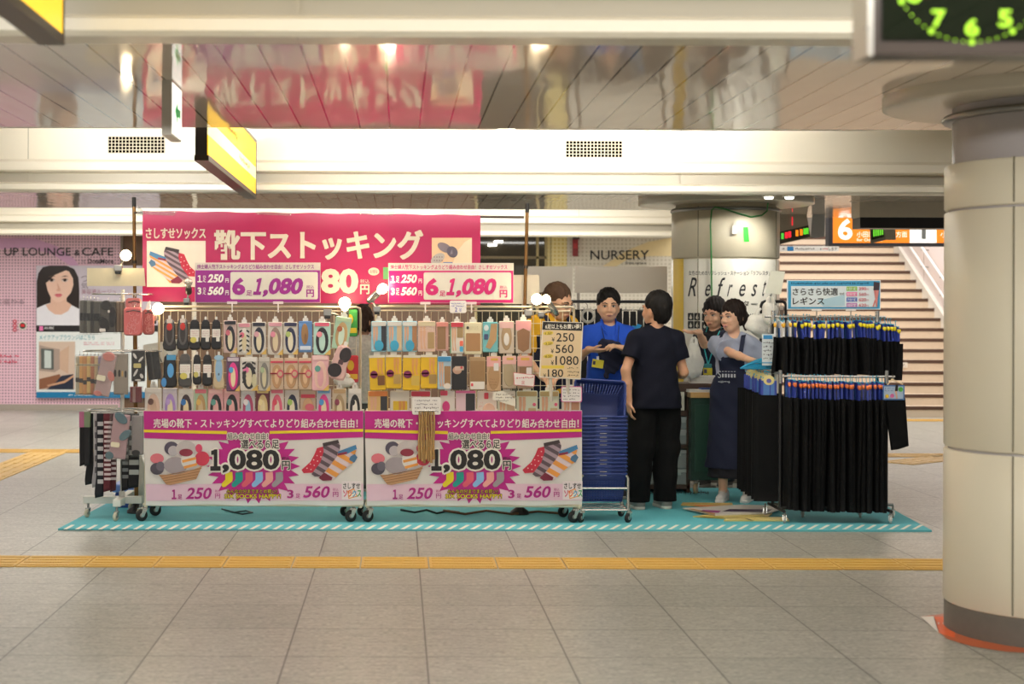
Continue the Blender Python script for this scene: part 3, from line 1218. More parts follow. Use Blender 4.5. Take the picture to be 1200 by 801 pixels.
mb.flat([(66.6, 330), (67.5, 338), (65.6, 340), (67.4, 341.2), (70, 341), (71.4, 339.6)], mp, K('d9a892', .3), .012)
mb.flat([(63.5, 345.3), (66.5, 343.8), (68.3, 344.3), (70, 343.7), (73.5, 345.2), (68.5, 346)], mp, K('c95c68', .3), .012)
mb.flat([(63.5, 345.4), (68.5, 346), (73.5, 345.3), (70.5, 348), (66.5, 348)], mp, K('d87880', .3), .013)
mb.build('portrait', t)
mb = MB()
mb.text('つ', 95, 323, 103, 330, mp, K('7a6a76', .3), .004)
mb.text('気', 95, 331, 103, 338, mp, K('7a6a76', .3), .004)
mb.text('美容液ルージュ', 95.5, 338.5, 136, 344.5, mp, K('98586a', .3), .004)
mb.rect(46, 382, 50.5, 387.3, mp, K('e878b0', .3), .005)
mb.text('AUBE', 51.5, 382.5, 63, 385.5, mp, K('f0ecec', .3), .005)
mb.text('メイクアップラウンジはこちら', 46, 392, 111, 398, mp, K('2a98a8', .3), .004)
mb.scrib(98, 400, 134, 404.5, 2, mp, K('d86a84', .3), .004, 3)
mb.scrib(118, 395.5, 132, 397.5, 1, mp, K('8ab89a', .3), .004, 5)
mb.scrib(80, 461, 110, 464.5, 1, mp, K('e8f2f4', .3), .005, 7, .9, .3)
mb.build('lettering', t)
mb = MB()
mb.rect(45.5, 400, 88, 456, mp, K('cfb8a6', .3), .004)
mb.flat([(46, 404), (46, 434), (64, 436), (70, 432), (70, 409), (58, 407)], mp, K('a89488', .3), .006)
mb.flat([(48, 408), (48, 432), (63, 433), (63, 409)], mp, K('5c605c', .3), .008)
mb.flat([(52, 410), (52, 431), (60, 431), (60, 411)], mp, K('c4cdc8', .3), .009)
mb.flat([(70, 412), (70, 432), (80, 438), (81, 405)], mp, K('c9a890', .3), .006)
mb.flat([(46, 444), (46, 456), (66, 452), (72, 445), (70, 438)], mp, K('8a5a40', .3), .006)
mb.flat([(55, 456), (86, 456), (86, 438), (72, 440), (66, 447)], mp, K('22283c', .3), .008)
mb.flat([(55, 451), (75, 446), (86, 439), (86, 441.5), (76, 448.5), (56, 453)], mp, K('c89878', .3), .01)
mb.build('interior_picture', t)

# nursery lettering, red fire box
t = tag(bpy.data.objects.new('wall_lettering', None), 'black NURSERY free space lettering on the pale dotted wall', 'sign')
t.location = W(726, 305, YB - .02)
C.objects.link(t)
mp = at(YB - .006)
mb = MB()
mb.text('NURSERY', 692, 293, 760.5, 304, mp, ink, .006, off=.006)
mb.text('free space', 733, 306, 757.5, 310.5, mp, K('4a4642'), .006, off=.004)
mb.build('lettering', t)
t = thing('extinguisher_box', 'small dark red fire box fixed high on the yellow dotted wall', 'fire box', W(674, 300, YB - .1))
mb = MB()
mb.rect(671, 280, 677.5, 300, mp, K('8c1f22', .35), .1, .1)
mb.rect(671, 277, 679, 280.5, mp, K('403028', .35), .12, .12)
mb.build('case', t)
mb = MB()
mb.rect(672, 285, 676.5, 291, mp, K('b02a2c', .35), .104)
mb.build('window', t)

# ================================================================ THE SOCK STALL: mat
teal = mat('teal_carpet', (92, 180, 190), .8, var=.07, scale=40, bump=.15, bscale=300)
mb = MB()
pts = [(68, 621), (1092, 623), (1000, 573), (160, 573)]
P = [G(u, v, 0) for u, v in pts]
mb.prism([p + Vector((0, 0, .0)) for p in P], (0, 0, .012), teal)
cream = K('e6e0d0', .7)
g12 = lambda u, v, l=0.0: G(u, v, .0126 + l)
n = 74
for i in range(n):
    a = 74 + (1082 - 74) * i / n
    mb.flat([(a, 619.8), (a + 4.6, 619.8), (a + 14, 614.6), (a + 9.4, 614.6)], g12, cream, .0)
mb.scrib(787, 574.5, 832, 579.5, 1, g12, K('20484c', .8), .0, 8, .95, .45)
mb.scrib(744, 574.5, 786, 579.5, 1, g12, K('20484c', .8), .0, 18, .95, .45)
o = mb.build('floor_mat')
tag(o, 'teal floor mat with a white striped front edge under the whole stall', 'mat')
ZM = .012

# ================================================================ banners
mag = mat('magenta_print', (184, 24, 128), .38, var=.04, scale=2.2, bump=.12, bscale=5)
pinkb = mat('hot_pink_print', (176, 22, 82), .36, var=.04, scale=2.0, bump=.12, bscale=4)
vinyl = mat('white_vinyl', (224, 217, 212), .38, var=.04, scale=2.5, bump=.14, bscale=6)
palep = mat('pale_pink_print', (228, 190, 206), .4, var=.03)
ylw = K('e8cc20', .45)
black = K('1e1a1a', .45)
wht = K('efe8dc', .45)


def striped_sock(mb, mp, poly, c1, c2, n, l, ax):
    """sock outline filled with stripes across direction ax (a fan of slabs clipped by eye to the outline)"""
    mb.flat(poly, mp, c1, l)
    us = [p[0] * ax[0] + p[1] * ax[1] for p in poly]
    a, b = min(us), max(us)
    for i in range(n):
        s0, s1 = a + (b - a) * (i + .5) / n, a + (b - a) * (i + 1.0) / n
        q = clip(clip(poly, ax, s0, 1), ax, s1, -1)
        if len(q) > 2:
            mb.flat(q, mp, c2, l + .0012)


def clip(poly, ax, d, sg):
    out = []
    for i in range(len(poly)):
        p, q = poly[i], poly[(i + 1) % len(poly)]
        a = (p[0] * ax[0] + p[1] * ax[1] - d) * sg
        b = (q[0] * ax[0] + q[1] * ax[1] - d) * sg
        if a >= 0:
            out.append(p)
        if (a >= 0) != (b >= 0):
            t_ = a / (a - b)
            out.append((p[0] + (q[0] - p[0]) * t_, p[1] + (q[1] - p[1]) * t_))
    return out


def fl_(poly, cx):
    return [(2 * cx - u, v) for u, v in poly][::-1]


def three_socks(mb, mp, fm, l):
    """picture of three ankle socks; fm maps unit picture coordinates (x right, y down) to pixels"""
    T = lambda P: [fm(*p) for p in P]
    d0, d1 = fm(0, 0), fm(0, 1)
    red = [(.30, .22), (.42, .18), (.55, .25), (.42, .62), (.30, .80), (.06, .82), (.02, .74), (.18, .55), (.25, .38)]
    mid = [(.40, .10), (.68, .02), (.72, .16), (.70, .36), (.56, .70), (.46, .90), (.26, .90), (.20, .84), (.36, .56), (.42, .30)]
    fr = [(.68, .30), (1.0, .14), (1.02, .24), (.99, .34), (1.0, .42), (.96, .56), (.74, .78), (.60, .98), (.40, 1.0), (.33, .93), (.46, .76), (.58, .56), (.66, .42)]
    cc = (-.5, .87)
    mb.flat(T(red), mp, K('c42840', .4), l)
    for i in range(5):
        for j in range(3):
            x, y = .36 - .06 * i + .07 * j, .30 + .10 * i + .03 * j
            mb.flat([fm(a, b) for a, b in elp(x, y, .012, .014, n=8)], mp, K('f0d8d4', .4), l + .001)
    striped_sock(mb, mp, T(mid), K('a8919c', .4), K('5a4a52', .4), 6, l + .0015, cc)
    mb.flat(T([(.40, .10), (.68, .02), (.70, .10), (.42, .18)]), mp, K('3c3032', .4), l + .004)
    striped_sock(mb, mp, T(fr), K('d9c6cc', .4), K('e89a48', .4), 5, l + .003, cc)
    mb.flat(T([(.68, .30), (1.0, .14), (1.02, .24), (.84, .36), (.67, .40)]), mp, K('3f7ca8', .4), l + .0055)
    mb.flat(T([(.68, .345), (.84, .305), (.84, .36), (.67, .40)]), mp, K('8c2440', .4), l + .006)
    mb.flat(T([(.98, .36), (1.03, .44), (.97, .57), (.88, .50), (.90, .42)]), mp, K('466f92', .4), l + .0055)
    mb.flat(T([(.33, .93), (.43, .80), (.58, .92), (.56, .99), (.40, 1.0)]), mp, K('7a2038', .4), l + .0055)


SOCK = [(0, 0), (.62, -.06), (.66, .40), (.60, .60), (.0, .98), (-.22, 1.0), (-.34, .86), (-.30, .74), (.0, .48)]


def front_banner(ox, label, Y=11.06, w=258):
    A = lambda u, v, l=0.0: W(u + ox, v, Y - l)
    t = thing('banner', label, 'banner', W(298 + ox, 592, Y), 'sale banners on the rack fronts')
    mb = MB()
    N, ny = 30, 10
    # cloth sheet with soft folds, thin but with a back
    u0, u1, v0, v1 = 168, 168 + w, 481, 591.5
    vs, fs = [], []
    for j in range(ny + 1):
        for i in range(N + 1):
            u, v = u0 + (u1 - u0) * i / N, v0 + (v1 - v0) * j / ny
            vs.append(A(u + (3 * j / ny * (1 - i / N)), v + .8 * math.sin(i * .55 + ox), 0))
    for j in range(ny):
        for i in range(N):
            a = j * (N + 1) + i
            fs.append((a, a + N + 1, a + N + 2, a + 1))
    mb.add(vs, fs, vinyl, True)
    mb.add([v + Vector((0, .003, 0)) for v in vs], [f[::-1] for f in fs], vinyl, True)
    mb.build('sheet', t)
    mb = MB()
    mb.flat([(168.3, 481.3), (168.8, 513), (240, 515), (240, 581)][:2] + [(230, 515.5), (340, 515.5), (u1 - .3, 512), (u1 - .3, 481.3)], A, mag, .003)
    mb.flat([(168.5, 503), (168.6, 506.3), (266, 508.4), (266, 504.8)], A, ylw, .005)
    mb.flat([(316, 504.8), (316, 508), (u1 - .3, 505.5), (u1 - .3, 502.3)], A, ylw, .005)
    mb.flat([(171, 567), (171.5, 586.5), (u1 - .3, 586), (u1 - .3, 566.5)], A, palep, .003)
    # starburst
    st_, nn = [], 26
    for i in range(nn * 2):
        a = -2 * math.pi * i / (nn * 2)
        k = 1.0 if i % 2 == 0 else .8
        st_.append((297 + 55 * k * math.cos(a), 546 + 44 * k * math.sin(a)))
    mb.flat(st_, A, mag, .004)
    mb.build('colour_print', t)
    mb = MB()
    mb.text('売場の靴下・ストッキングすべてよりどり組み合わせ自由！', 180, 490.5, 419, 501, A, wht, .006, off=.0, bold=.3)
    mb.build('headline_lettering', t)
    mb = MB()
    mb.text('組み合わせ自由！', 266.5, 507, 314, 514.5, A, wht, .007, halo=1.1)
    mb.text('組み合わせ自由！', 266.5, 507, 314, 514.5, A, black, .011, off=.0)
    mb.text('選べる６足', 282.5, 515, 327, 525.5, A, wht, .007, halo=1.3)
    mb.text('選べる６足', 282.5, 515, 327, 525.5, A, black, .011, off=.012)
    mb.text('１', 247, 526.5, 258, 551, A, wht, .007, off=.05, halo=2.2)
    mb.text(',080', 260.5, 526.5, 327.5, 554, A, wht, .007, off=.04, halo=2.2)
    mb.text('１', 247, 526.5, 258, 551, A, black, .011, off=.04, bold=.8)
    mb.text(',080', 260.5, 526.5, 327.5, 554, A, black, .011, off=.035)
    mb.text('税込', 330.5, 535, 339.5, 538.8, A, black, .006, off=.02)
    mb.text('円', 330.5, 540, 339.5, 550, A, wht, .006, halo=1.2)
    mb.text('円', 330.5, 540, 339.5, 550, A, black, .011, off=.0, bold=.3)
    mb.build('burst_lettering', t)
    mb = MB()
    mg2 = K('b0187c', .45)
    mb.text('１', 201.5, 573.5, 206.5, 584.5, A, mg2, .006, off=.02, bold=.4)
    mb.text('足', 208, 579, 213.5, 584.7, A, mg2, .006, off=.015)
    mb.text('250', 217.5, 571, 249.5, 584.5, A, mg2, .006, off=.025, shear=.25)
    mb.text('税込', 252, 573.5, 258, 577, A, mg2, .006)
    mb.text('円', 252, 578, 258, 583.6, A, mg2, .006, off=.015)
    mb.build('single_price_lettering', t)
    mb = MB()
    mb.text('3', 336.5, 573.5, 344, 583.5, A, mg2, .006, off=.03)
    mb.text('足', 346.5, 578, 352, 583.5, A, mg2, .006, off=.015)
    mb.text('560', 355, 569, 388, 583, A, mg2, .006, off=.025, shear=.25)
    mb.text('税込', 390, 571.5, 396.5, 575, A, mg2, .006)
    mb.text('円', 390, 576, 396.5, 582, A, mg2, .006, off=.015)
    mb.build('triple_price_lettering', t)
    mb = MB()
    mb.text('みんなの分までまとめ買い！', 265.5, 573, 324.5, 577.6, A, black, .006, halo=.5)
    mb.text('みんなの分までまとめ買い！', 265.5, 573, 324.5, 577.6, A, ylw, .010)
    mb.text('SIX SOCKS HAPPY!', 263, 578.6, 329, 583.6, A, black, .006, halo=.5)
    mb.text('SIX SOCKS HAPPY!', 263, 578.6, 329, 583.6, A, ylw, .010, off=.02)
    mb.build('slogan_lettering', t)
    mb = MB()
    for i, c in enumerate(('e0c818', '109084', 'd8586a', '88b8e0', 'e8a098', '9a9296')):
        q = [(264 + 11.8 * i + x * 13.5, 553.5 + y * 17) for x, y in SOCK]
        mb.flat(q, A, K(c, .45), .0065)
    mb.build('sock_row_print', t)
    mb = MB()
    three_socks(mb, A, lambda x, y: (352 + 65 * x, 514 + 49 * y), .004)
    mb.build('sock_picture', t)
    # basket of socks picture
    mb = MB()
    wick = K('c09068', .5)
    for c, e in (('d8707c', (184, 537, 8, 6)), ('504858', (201, 525, 8.5, 8)), ('b8b0b4', (203, 528, 6, 6)), ('c4bab8', (218, 526, 12, 10)),
                 ('c83850', (237, 537, 8.5, 8.5)), ('d8486a', (233, 525, 4, 5)), ('4a4450', (184, 549, 8, 7)), ('6a6470', (188, 546, 5, 5.5)),
                 ('a09498', (206, 545, 14, 10)), ('e0d8d2', (221, 539, 9, 10)), ('8c2c40', (218, 530, 8, 4.5))):
        mb.flat(elp(*e), A, K(c, .45), .004 + .0005 * len(mb.f))
    l0 = .004 + .0005 * len(mb.f)
    mb.flat([(213, 539), (214, 542), (230, 538), (229, 535)], A, K('e89a48', .45), l0)
    mb.flat([(215, 546), (216, 549), (231, 545), (231, 542)], A, K('e89a48', .45), l0)
    mb.flat([(186, 556), (195, 567.5), (200, 568), (230, 561), (237, 545.5), (222, 552), (205, 556)], A, wick, l0 + .001)
    for k in range(4):
        mb.flat([(187 + 2 * k, 557.5 + 2.6 * k), (188 + 2 * k, 558.3 + 2.6 * k), (236 - 2 * k, 549 + 3.5 * k), (236.4 - 2 * k, 548 + 3.5 * k)], A, K('96683f', .5), l0 + .002)
    mb.build('basket_picture', t)
    mb = MB()
    mb.rect(400.5, 563.5, 423.5, 585, A, K('ecdfe0', .45), .0045)
    mb.text('さしすせ', 402, 565.5, 422, 572.5, A, black, .006, off=.02)
    mb.flat([(407, 575), (415, 571.8), (419, 581.5), (408.5, 584.3)], A, K('ee9440', .45), .005)
    mb.flat([(408.2, 575.8), (414.6, 573.2), (417.8, 580.8), (409.2, 583.2)], A, K('f4ead8', .45), .0055)
    for ch, u, c in (('ソ', 402, 'd83a6a'), ('ッ', 408, 'e86030'), ('ク', 412.5, '2a9ad0'), ('ス', 418.5, '3aa050')):
        mb.text(ch, u, 574, u + 5, 582, A, K(c, .45), .0065, off=.03)
    mb.build('shop_mark', t)
    return t


front_banner(0, 'left magenta and white sale banner hung on the rack beside the spinner')
front_banner(259, 'right magenta and white sale banner, beside the blue shopping baskets', w=255)

# the large pink banner overhead
YM = 11.45
mp = at(YM)
t = thing('banner', 'large hot pink overhead banner with cream lettering tied between two poles', 'banner', W(365, 355, YM))
mb = MB()
N = 36
vs, fs = [], []
for j in range(9):
    for i in range(N + 1):
        f, g = i / N, j / 8
        u = 167 + 396 * f
        vt, vb = 247 + 5 * f + .5 * math.sin(i * 1.3), 353 + 4 * f
        vs.append(W(u, vt + (vb - vt) * g, YM))
for j in range(8):
    for i in range(N):
        a = j * (N + 1) + i
        fs.append((a, a + N + 1, a + N + 2, a + 1))
mb.add(vs, fs, pinkb, True)
mb.add([v + Vector((0, .003, 0)) for v in vs], [f[::-1] for f in fs], pinkb, True)
mb.build('sheet', t)
mb = MB()
crm = K('e2d6c0', .45)
mb.text('さしすせソックス', 171, 267, 241, 279.5, mp, crm, .003, off=.01, bold=.35)
mb.text('靴下ストッキング', 251.5, 269.5, 495.5, 304, mp, crm, .003, off=.018, bold=.9)
mb.text('80', 376, 314.5, 420, 344, mp, crm, .003, off=.045)
mb.text('1,0', 318, 315, 372, 347, mp, crm, .003, off=.045)
mb.text('税込', 422, 327, 433, 332, mp, crm, .003)
mb.text('円', 422, 333, 433, 344.5, mp, crm, .003, off=.03)
mb.flat(elp(438, 318, 6.5, 4.6), mp, crm, .003)
mb.text('お得な', 433.5, 316, 442.5, 320, mp, K('8a2a4a'), .005)
mb.build('lettering', t)
mb = MB()
mb.rect(172, 282, 241, 336, mp, K('efe2d0', .45), .002)
three_socks(mb, mp, lambda x, y: (233 - 59 * x, 288 + 45 * y) if False else (176 + 57 * (1 - x), 288 + 44 * y), .003)
mb.build('sock_picture', t)
mb = MB()
mb.rect(506, 278.5, 553, 311, mp, K('e8c49a', .45), .002)
mb.flat([(530, 311), (535, 295), (545, 283), (553, 279), (553, 311)], mp, K('f0d8b8', .45), .003)
mb.flat(elp(521, 290, 9, 5, .5), mp, K('7c7078', .45), .004)
mb.flat(elp(530, 295, 7, 6, .9), mp, K('5c5460', .45), .0045)
mb.flat(elp(513, 303, 9, 5.5, -.6), mp, K('b8b0a8', .45), .005)
mb.flat([(515, 311), (520, 307), (530, 307), (533, 311)], mp, K('5878b0', .45), .0055)
for i in range(8):
    mb.flat(elp(509 + (i % 4) * 3, 301 + (i // 4) * 4, .7, .7, n=8), mp, K('6a4a5a', .45), .006)
mb.rect(449, 313, 455, 327, mp, K('6ab06a', .45), .003)
mb.build('feet_picture', t)
mb = MB()
mb.cyl(W(157, 249, YM + .05), W(614, 254.5, YM + .05), .009, bronze)
mb.build('top_rod', t)
mb = MB()
mb.flat([(162, 240), (160, 252), (168, 252), (167, 246)], mp, film('plastic_wrap', .3), .02, .004)
for u in (164, 300, 420, 520):
    mb.flat([(u, 246.5), (u, 251), (u + 40, 252.5), (u + 44, 247.5)], mp, film('plastic_wrap', .3), .008)
mb.build('clear_tape', t)

brown = mat('brown_pole', (128, 92, 48), .35, .4, var=.08)
for (u0, v0, u1, v1, lab_) in ((157, 231, 160, 606, 'brown pole standing at the left end of the overhead banner'), (618, 238, 609, 606, 'leaning brown pole at the right end of the overhead banner')):
    t = thing('pole', lab_, 'pole', W(u1, v1, 11.56), 'poles holding the overhead banner')
    a, b = W(u0, v0, 11.56), W(u1, v1, 11.56)
    b.z = ZM
    mb = MB()
    mb.cyl(a.lerp(b, .02), a.lerp(b, .45), .013, brown)
    mb.cyl(a.lerp(b, .43), b, .016, brown)
    mb.build('shaft', t)
    mb = MB()
    mb.cyl(a, a.lerp(b, .03), .015, rubber)
    mb.cyl(a.lerp(b, .2), a.lerp(b, .21), .018, bronze)
    mb.build('cap', t)
    mb = MB()
    mb.lathe([(.07, ZM), (.07, ZM + .02), (.03, ZM + .05), (.02, ZM + .12)], (b.x, b.y, 0), blackm, 24)
    mb.build('foot', t)
# ================================================================ price signs on the rails


def price_sign(ox, oy, col, label, Y):
    A = lambda u, v, l=0.0: W(u + ox, v + oy, Y - l)
    t = thing('price_sign', label, 'sign', W(302 + ox, 354 + oy, Y), 'price signs clipped on the rails')
    mb = MB()
    mb.rect(228.5, 307.5, 375.5, 354.5, A, K('d9d0c0', .3), 0, .006)
    mb.rect(229, 316.5, 375, 354, A, col, .002)
    mb.rect(270, 318.5, 372.5, 350.5, A, K('dcd4c4', .3), .004, r=2)
    mb.build('board', t)
    mb = MB()
    w_ = K('f6efe2', .4)
    mb.text('紳士婦人靴下ストッキングよりどり組み合わせ自由！さしすせソックス', 231, 309.5, 368, 315, A, col, .003, off=.015)
    mb.text('１', 231.5, 322.5, 236.5, 330.5, A, w_, .005, off=.02, bold=.3)
    mb.text('足', 237.5, 323, 241.5, 330.5, A, w_, .005)
    mb.text('250', 243, 321, 263, 331, A, w_, .005, off=.04, shear=.2)
    mb.text('円', 264, 326, 268, 331, A, w_, .005, off=.02)
    mb.text('3', 231.5, 336.5, 236, 345, A, w_, .005, off=.04)
    mb.text('足', 237.5, 337, 241.5, 345, A, w_, .005)
    mb.text('560', 243, 335.5, 263, 345.5, A, w_, .005, off=.04, shear=.2)
    mb.text('円', 264, 340, 268, 345.5, A, w_, .005, off=.02)
    mb.text('6', 272, 325, 287.5, 345.5, A, col, .006, off=.05)
    mb.text('足', 288.5, 340, 295.5, 346.5, A, col, .006, off=.02)
    mb.text('１', 297, 326, 309, 345, A, col, .006, off=.03, shear=.22, bold=.8)
    mb.text(',080', 307, 325.5, 357, 348, A, col, .006, off=.045, shear=.22)
    mb.text('税込', 359, 334, 368, 338, A, col, .006)
    mb.text('円', 359, 339, 368, 348, A, col, .006, off=.03)
    mb.build('lettering', t)
    for u in (272, 326):
        mb = MB()
        mb.rect(u - 6, 353, u + 6, 356, A, K('e8d8d4', .25), .004, .012)
        mb.cyl(A(u, 355), A(u, 366), .005, K('f0e6de', .25), n=8)
        mb.build('clip_stand', t)
    return t


price_sign(0, 0, mat('purple_print', (148, 14, 128), .3, var=.02), 'purple price sign on the left rail, in front of the sock picture', 11.2)
price_sign(226.5, .5, mat('pink_print', (200, 14, 104), .3, var=.02), 'bright pink price sign on the right rail near the leaning pole', 11.2)

# ================================================================ the two racks
cream_m = mat('cream_wire', (226, 212, 184), .35, .1, var=.03)


def caster(parent, p, r=.04, z=None, wheel_m=None, yaw=0.3, name='caster'):
    """twin caster: fork, stem, wheel with hub; p = floor contact"""
    p = Vector(p)
    d = Vector((math.cos(yaw), math.sin(yaw), 0))
    q = Vector((-d.y, d.x, 0))
    mb = MB()
    z = z or r * 2.6
    top = Vector((p.x, p.y, p.z + z)) + d * r * .5
    mb.cyl(top, (top.x, top.y, p.z + r * 2.1), r * .28, steel, n=10)
    for s in (-1, 1):
        c = p + Vector((0, 0, r))
        mb.prism([c + q * s * r * .42 + d * r * .25 + Vector((0, 0, -r * .2)), c + q * s * r * .42 - d * r * .25 + Vector((0, 0, -r * .2)), c + q * s * r * .42 + Vector((0, 0, r * 1.15)), c + q * s * r * .42 + d * r * .9 + Vector((0, 0, r * 1.15))], q * s * r * .1, chrome)
    mb.b2(top - Vector((r * .5, r * .5, z - r * 2.05)), top + Vector((r * .5, r * .5, -z + r * 2.3)), chrome)
    o = mb.build(name, parent)
    mb = MB()
    c = p + Vector((0, 0, r))
    mb.lathe([(r * .4, -r * .3), (r * .85, -r * .32), (r, -r * .2), (r, r * .2), (r * .85, r * .32), (r * .4, r * .3)], c, wheel_m or rubber, 20, axis=q)
    mb.build('wheel', o)
    mb = MB()
    mb.lathe([(r * .05, -r * .37), (r * .4, -r * .35), (r * .4, r * .35), (r * .05, r * .37)], c, K('8a8680', .4), 14, axis=q)
    mb.build('hub', o)
    return o


def rack(ul, ur, label, hooks, cast):
    Yf, Yb = 11.1, 11.36
    x0, x1 = W(ul, 481, Yf).x, W(ur, 481, Yf).x
    zt = W((ul + ur) / 2, 364, Yb).z
    zr = W((ul + ur) / 2, 483, Yf).z
    t = thing('display_rack', label, 'rack', ((x0 + x1) / 2, (Yf + Yb) / 2, ZM), 'white sock racks on casters')
    for (x, y, zz) in ((x0 + .02, Yf, zr), (x1 - .02, Yf, zr), (x0 + .02, Yb, zr), (x1 - .02, Yb, zr)):
        mb = MB()
        mb.cyl((x, y, ZM + .1), (x, y, zz), .012, cream_m)
        mb.build('post', t)
    mb = MB()
    for z in (.13, zr):
        for a, b in (((x0, Yf, z), (x1, Yf, z)), ((x0, Yb, z), (x1, Yb, z)), ((x0 + .01, Yf, z), (x0 + .01, Yb, z)), ((x1 - .01, Yf, z), (x1 - .01, Yb, z))):
            mb.cyl(a, b, .011, cream_m)
    mb.build('frame', t)
    mb = MB()
    mb.b2((x0 + .01, Yf + .01, zr - .19), (x1 - .01, Yb - .01, zr - .18), cream_m)
    mb.build('shelf', t)
    # wire panel
    mb = MB()
    xa, xb = x0 + .1, x1 - .06
    n = 26
    for i in range(n + 1):
        x = xa + (xb - xa) * i / n
        mb.cyl((x, Yb, zr), (x, Yb, zt), .0024, cream_m, n=6)
    for i in range(9):
        z = zr + (zt - zr) * i / 8.0
        mb.cyl((xa, Yb, z), (xb, Yb, z), .0024 if i < 8 else .006, cream_m, n=6)
    mb.build('wire_panel', t)
    mb = MB()
    # curved top rail standing forward
    z = zt + .03
    mb.tube([(xa - .03, Yb, zr), (xa - .03, Yb, z - .05), (xa - .025, Yb - .03, z - .01), (xa, Yb - .09, z), (xb, Yb - .09, z), (xb + .025, Yb - .03, z - .01), (xb + .03, Yb, z - .05), (xb + .03, Yb, zr)], .009, cream_m, n=10)
    mb.build('top_rail', t)
    for (u, v) in hooks:
        a = W(u, v - 2, Yb)
        b = W(u, v - 2, 11.14)
        mb = MB()
        mb.tube([a, b, b + Vector((0, -.008, .015))], .0025, chrome, n=6)
        mb.build('hook', t)
    for (u, y) in cast:
        caster(t, (W(u, 600, y).x, y, ZM), .042, .12, yaw=.5)
    return t


# ---------------------------------------------------------------- packs
PK = []


def layers_foot(ring, lining, hdr='d8909c', card='cfc6ba', dot='e08aa0', extra=()):
    return [('backing_card', 'b', card), ('foot_cover', 'e', ring, .5, .56, .37, .40), ('lining', 'e', lining, .5, .6, .19, .29),
            ('header_label', 'r', hdr, .08, .02, .92, .13), ('round_sticker', 'e', dot, .34, .38, .17, .09), ('corner_print', 't', 'd9b25a')] + list(extra)


def layers_ank(body, top, label='e9e2d8', dot=None, extra=()):
    L = [('sock_pair', 'k', body), ('cuff', 'c', top), ('label_band', 'r', label, .14, .30, .86, .58), ('label_tab', 'r', label, .5, .55, .8, .72),
         ('label_print', 's', 'c88a96', .2, .34, .8, .54)]
    if dot:
        L.append(('round_sticker', 'e', dot, .4, .66, .26, .1))
    return L + list(extra)


def layers_stk(card, sw, legs='d8a888', hdr=None, swr=(.52, .12, .94, .92), extra=()):
    L = [('card', 'b', card), ('swatch', 'r', sw) + swr]
    if legs:
        L.append(('printed_legs', 'L', legs, .08, .18, .5, .92))
    if hdr:
        L.append(('header_label', 'r', hdr, .04, .02, .96, .16))
    return L + list(extra)


def layers_yel(sw):
    return [('card', 'b', 'dfb416'), ('clear_rim', 'r', 'd8d0bc', .0, .0, 1, .07), ('swatch', 'r', sw, .5, .58, .95, .86), ('printed_legs', 'L', 'd89a50', .45, .1, .92, .56),
            ('round_badge', 'e', '7a1f4c', .28, .55, .24, .11), ('badge_band', 'r', 'e0a0b0', .06, .53, .5, .57)]


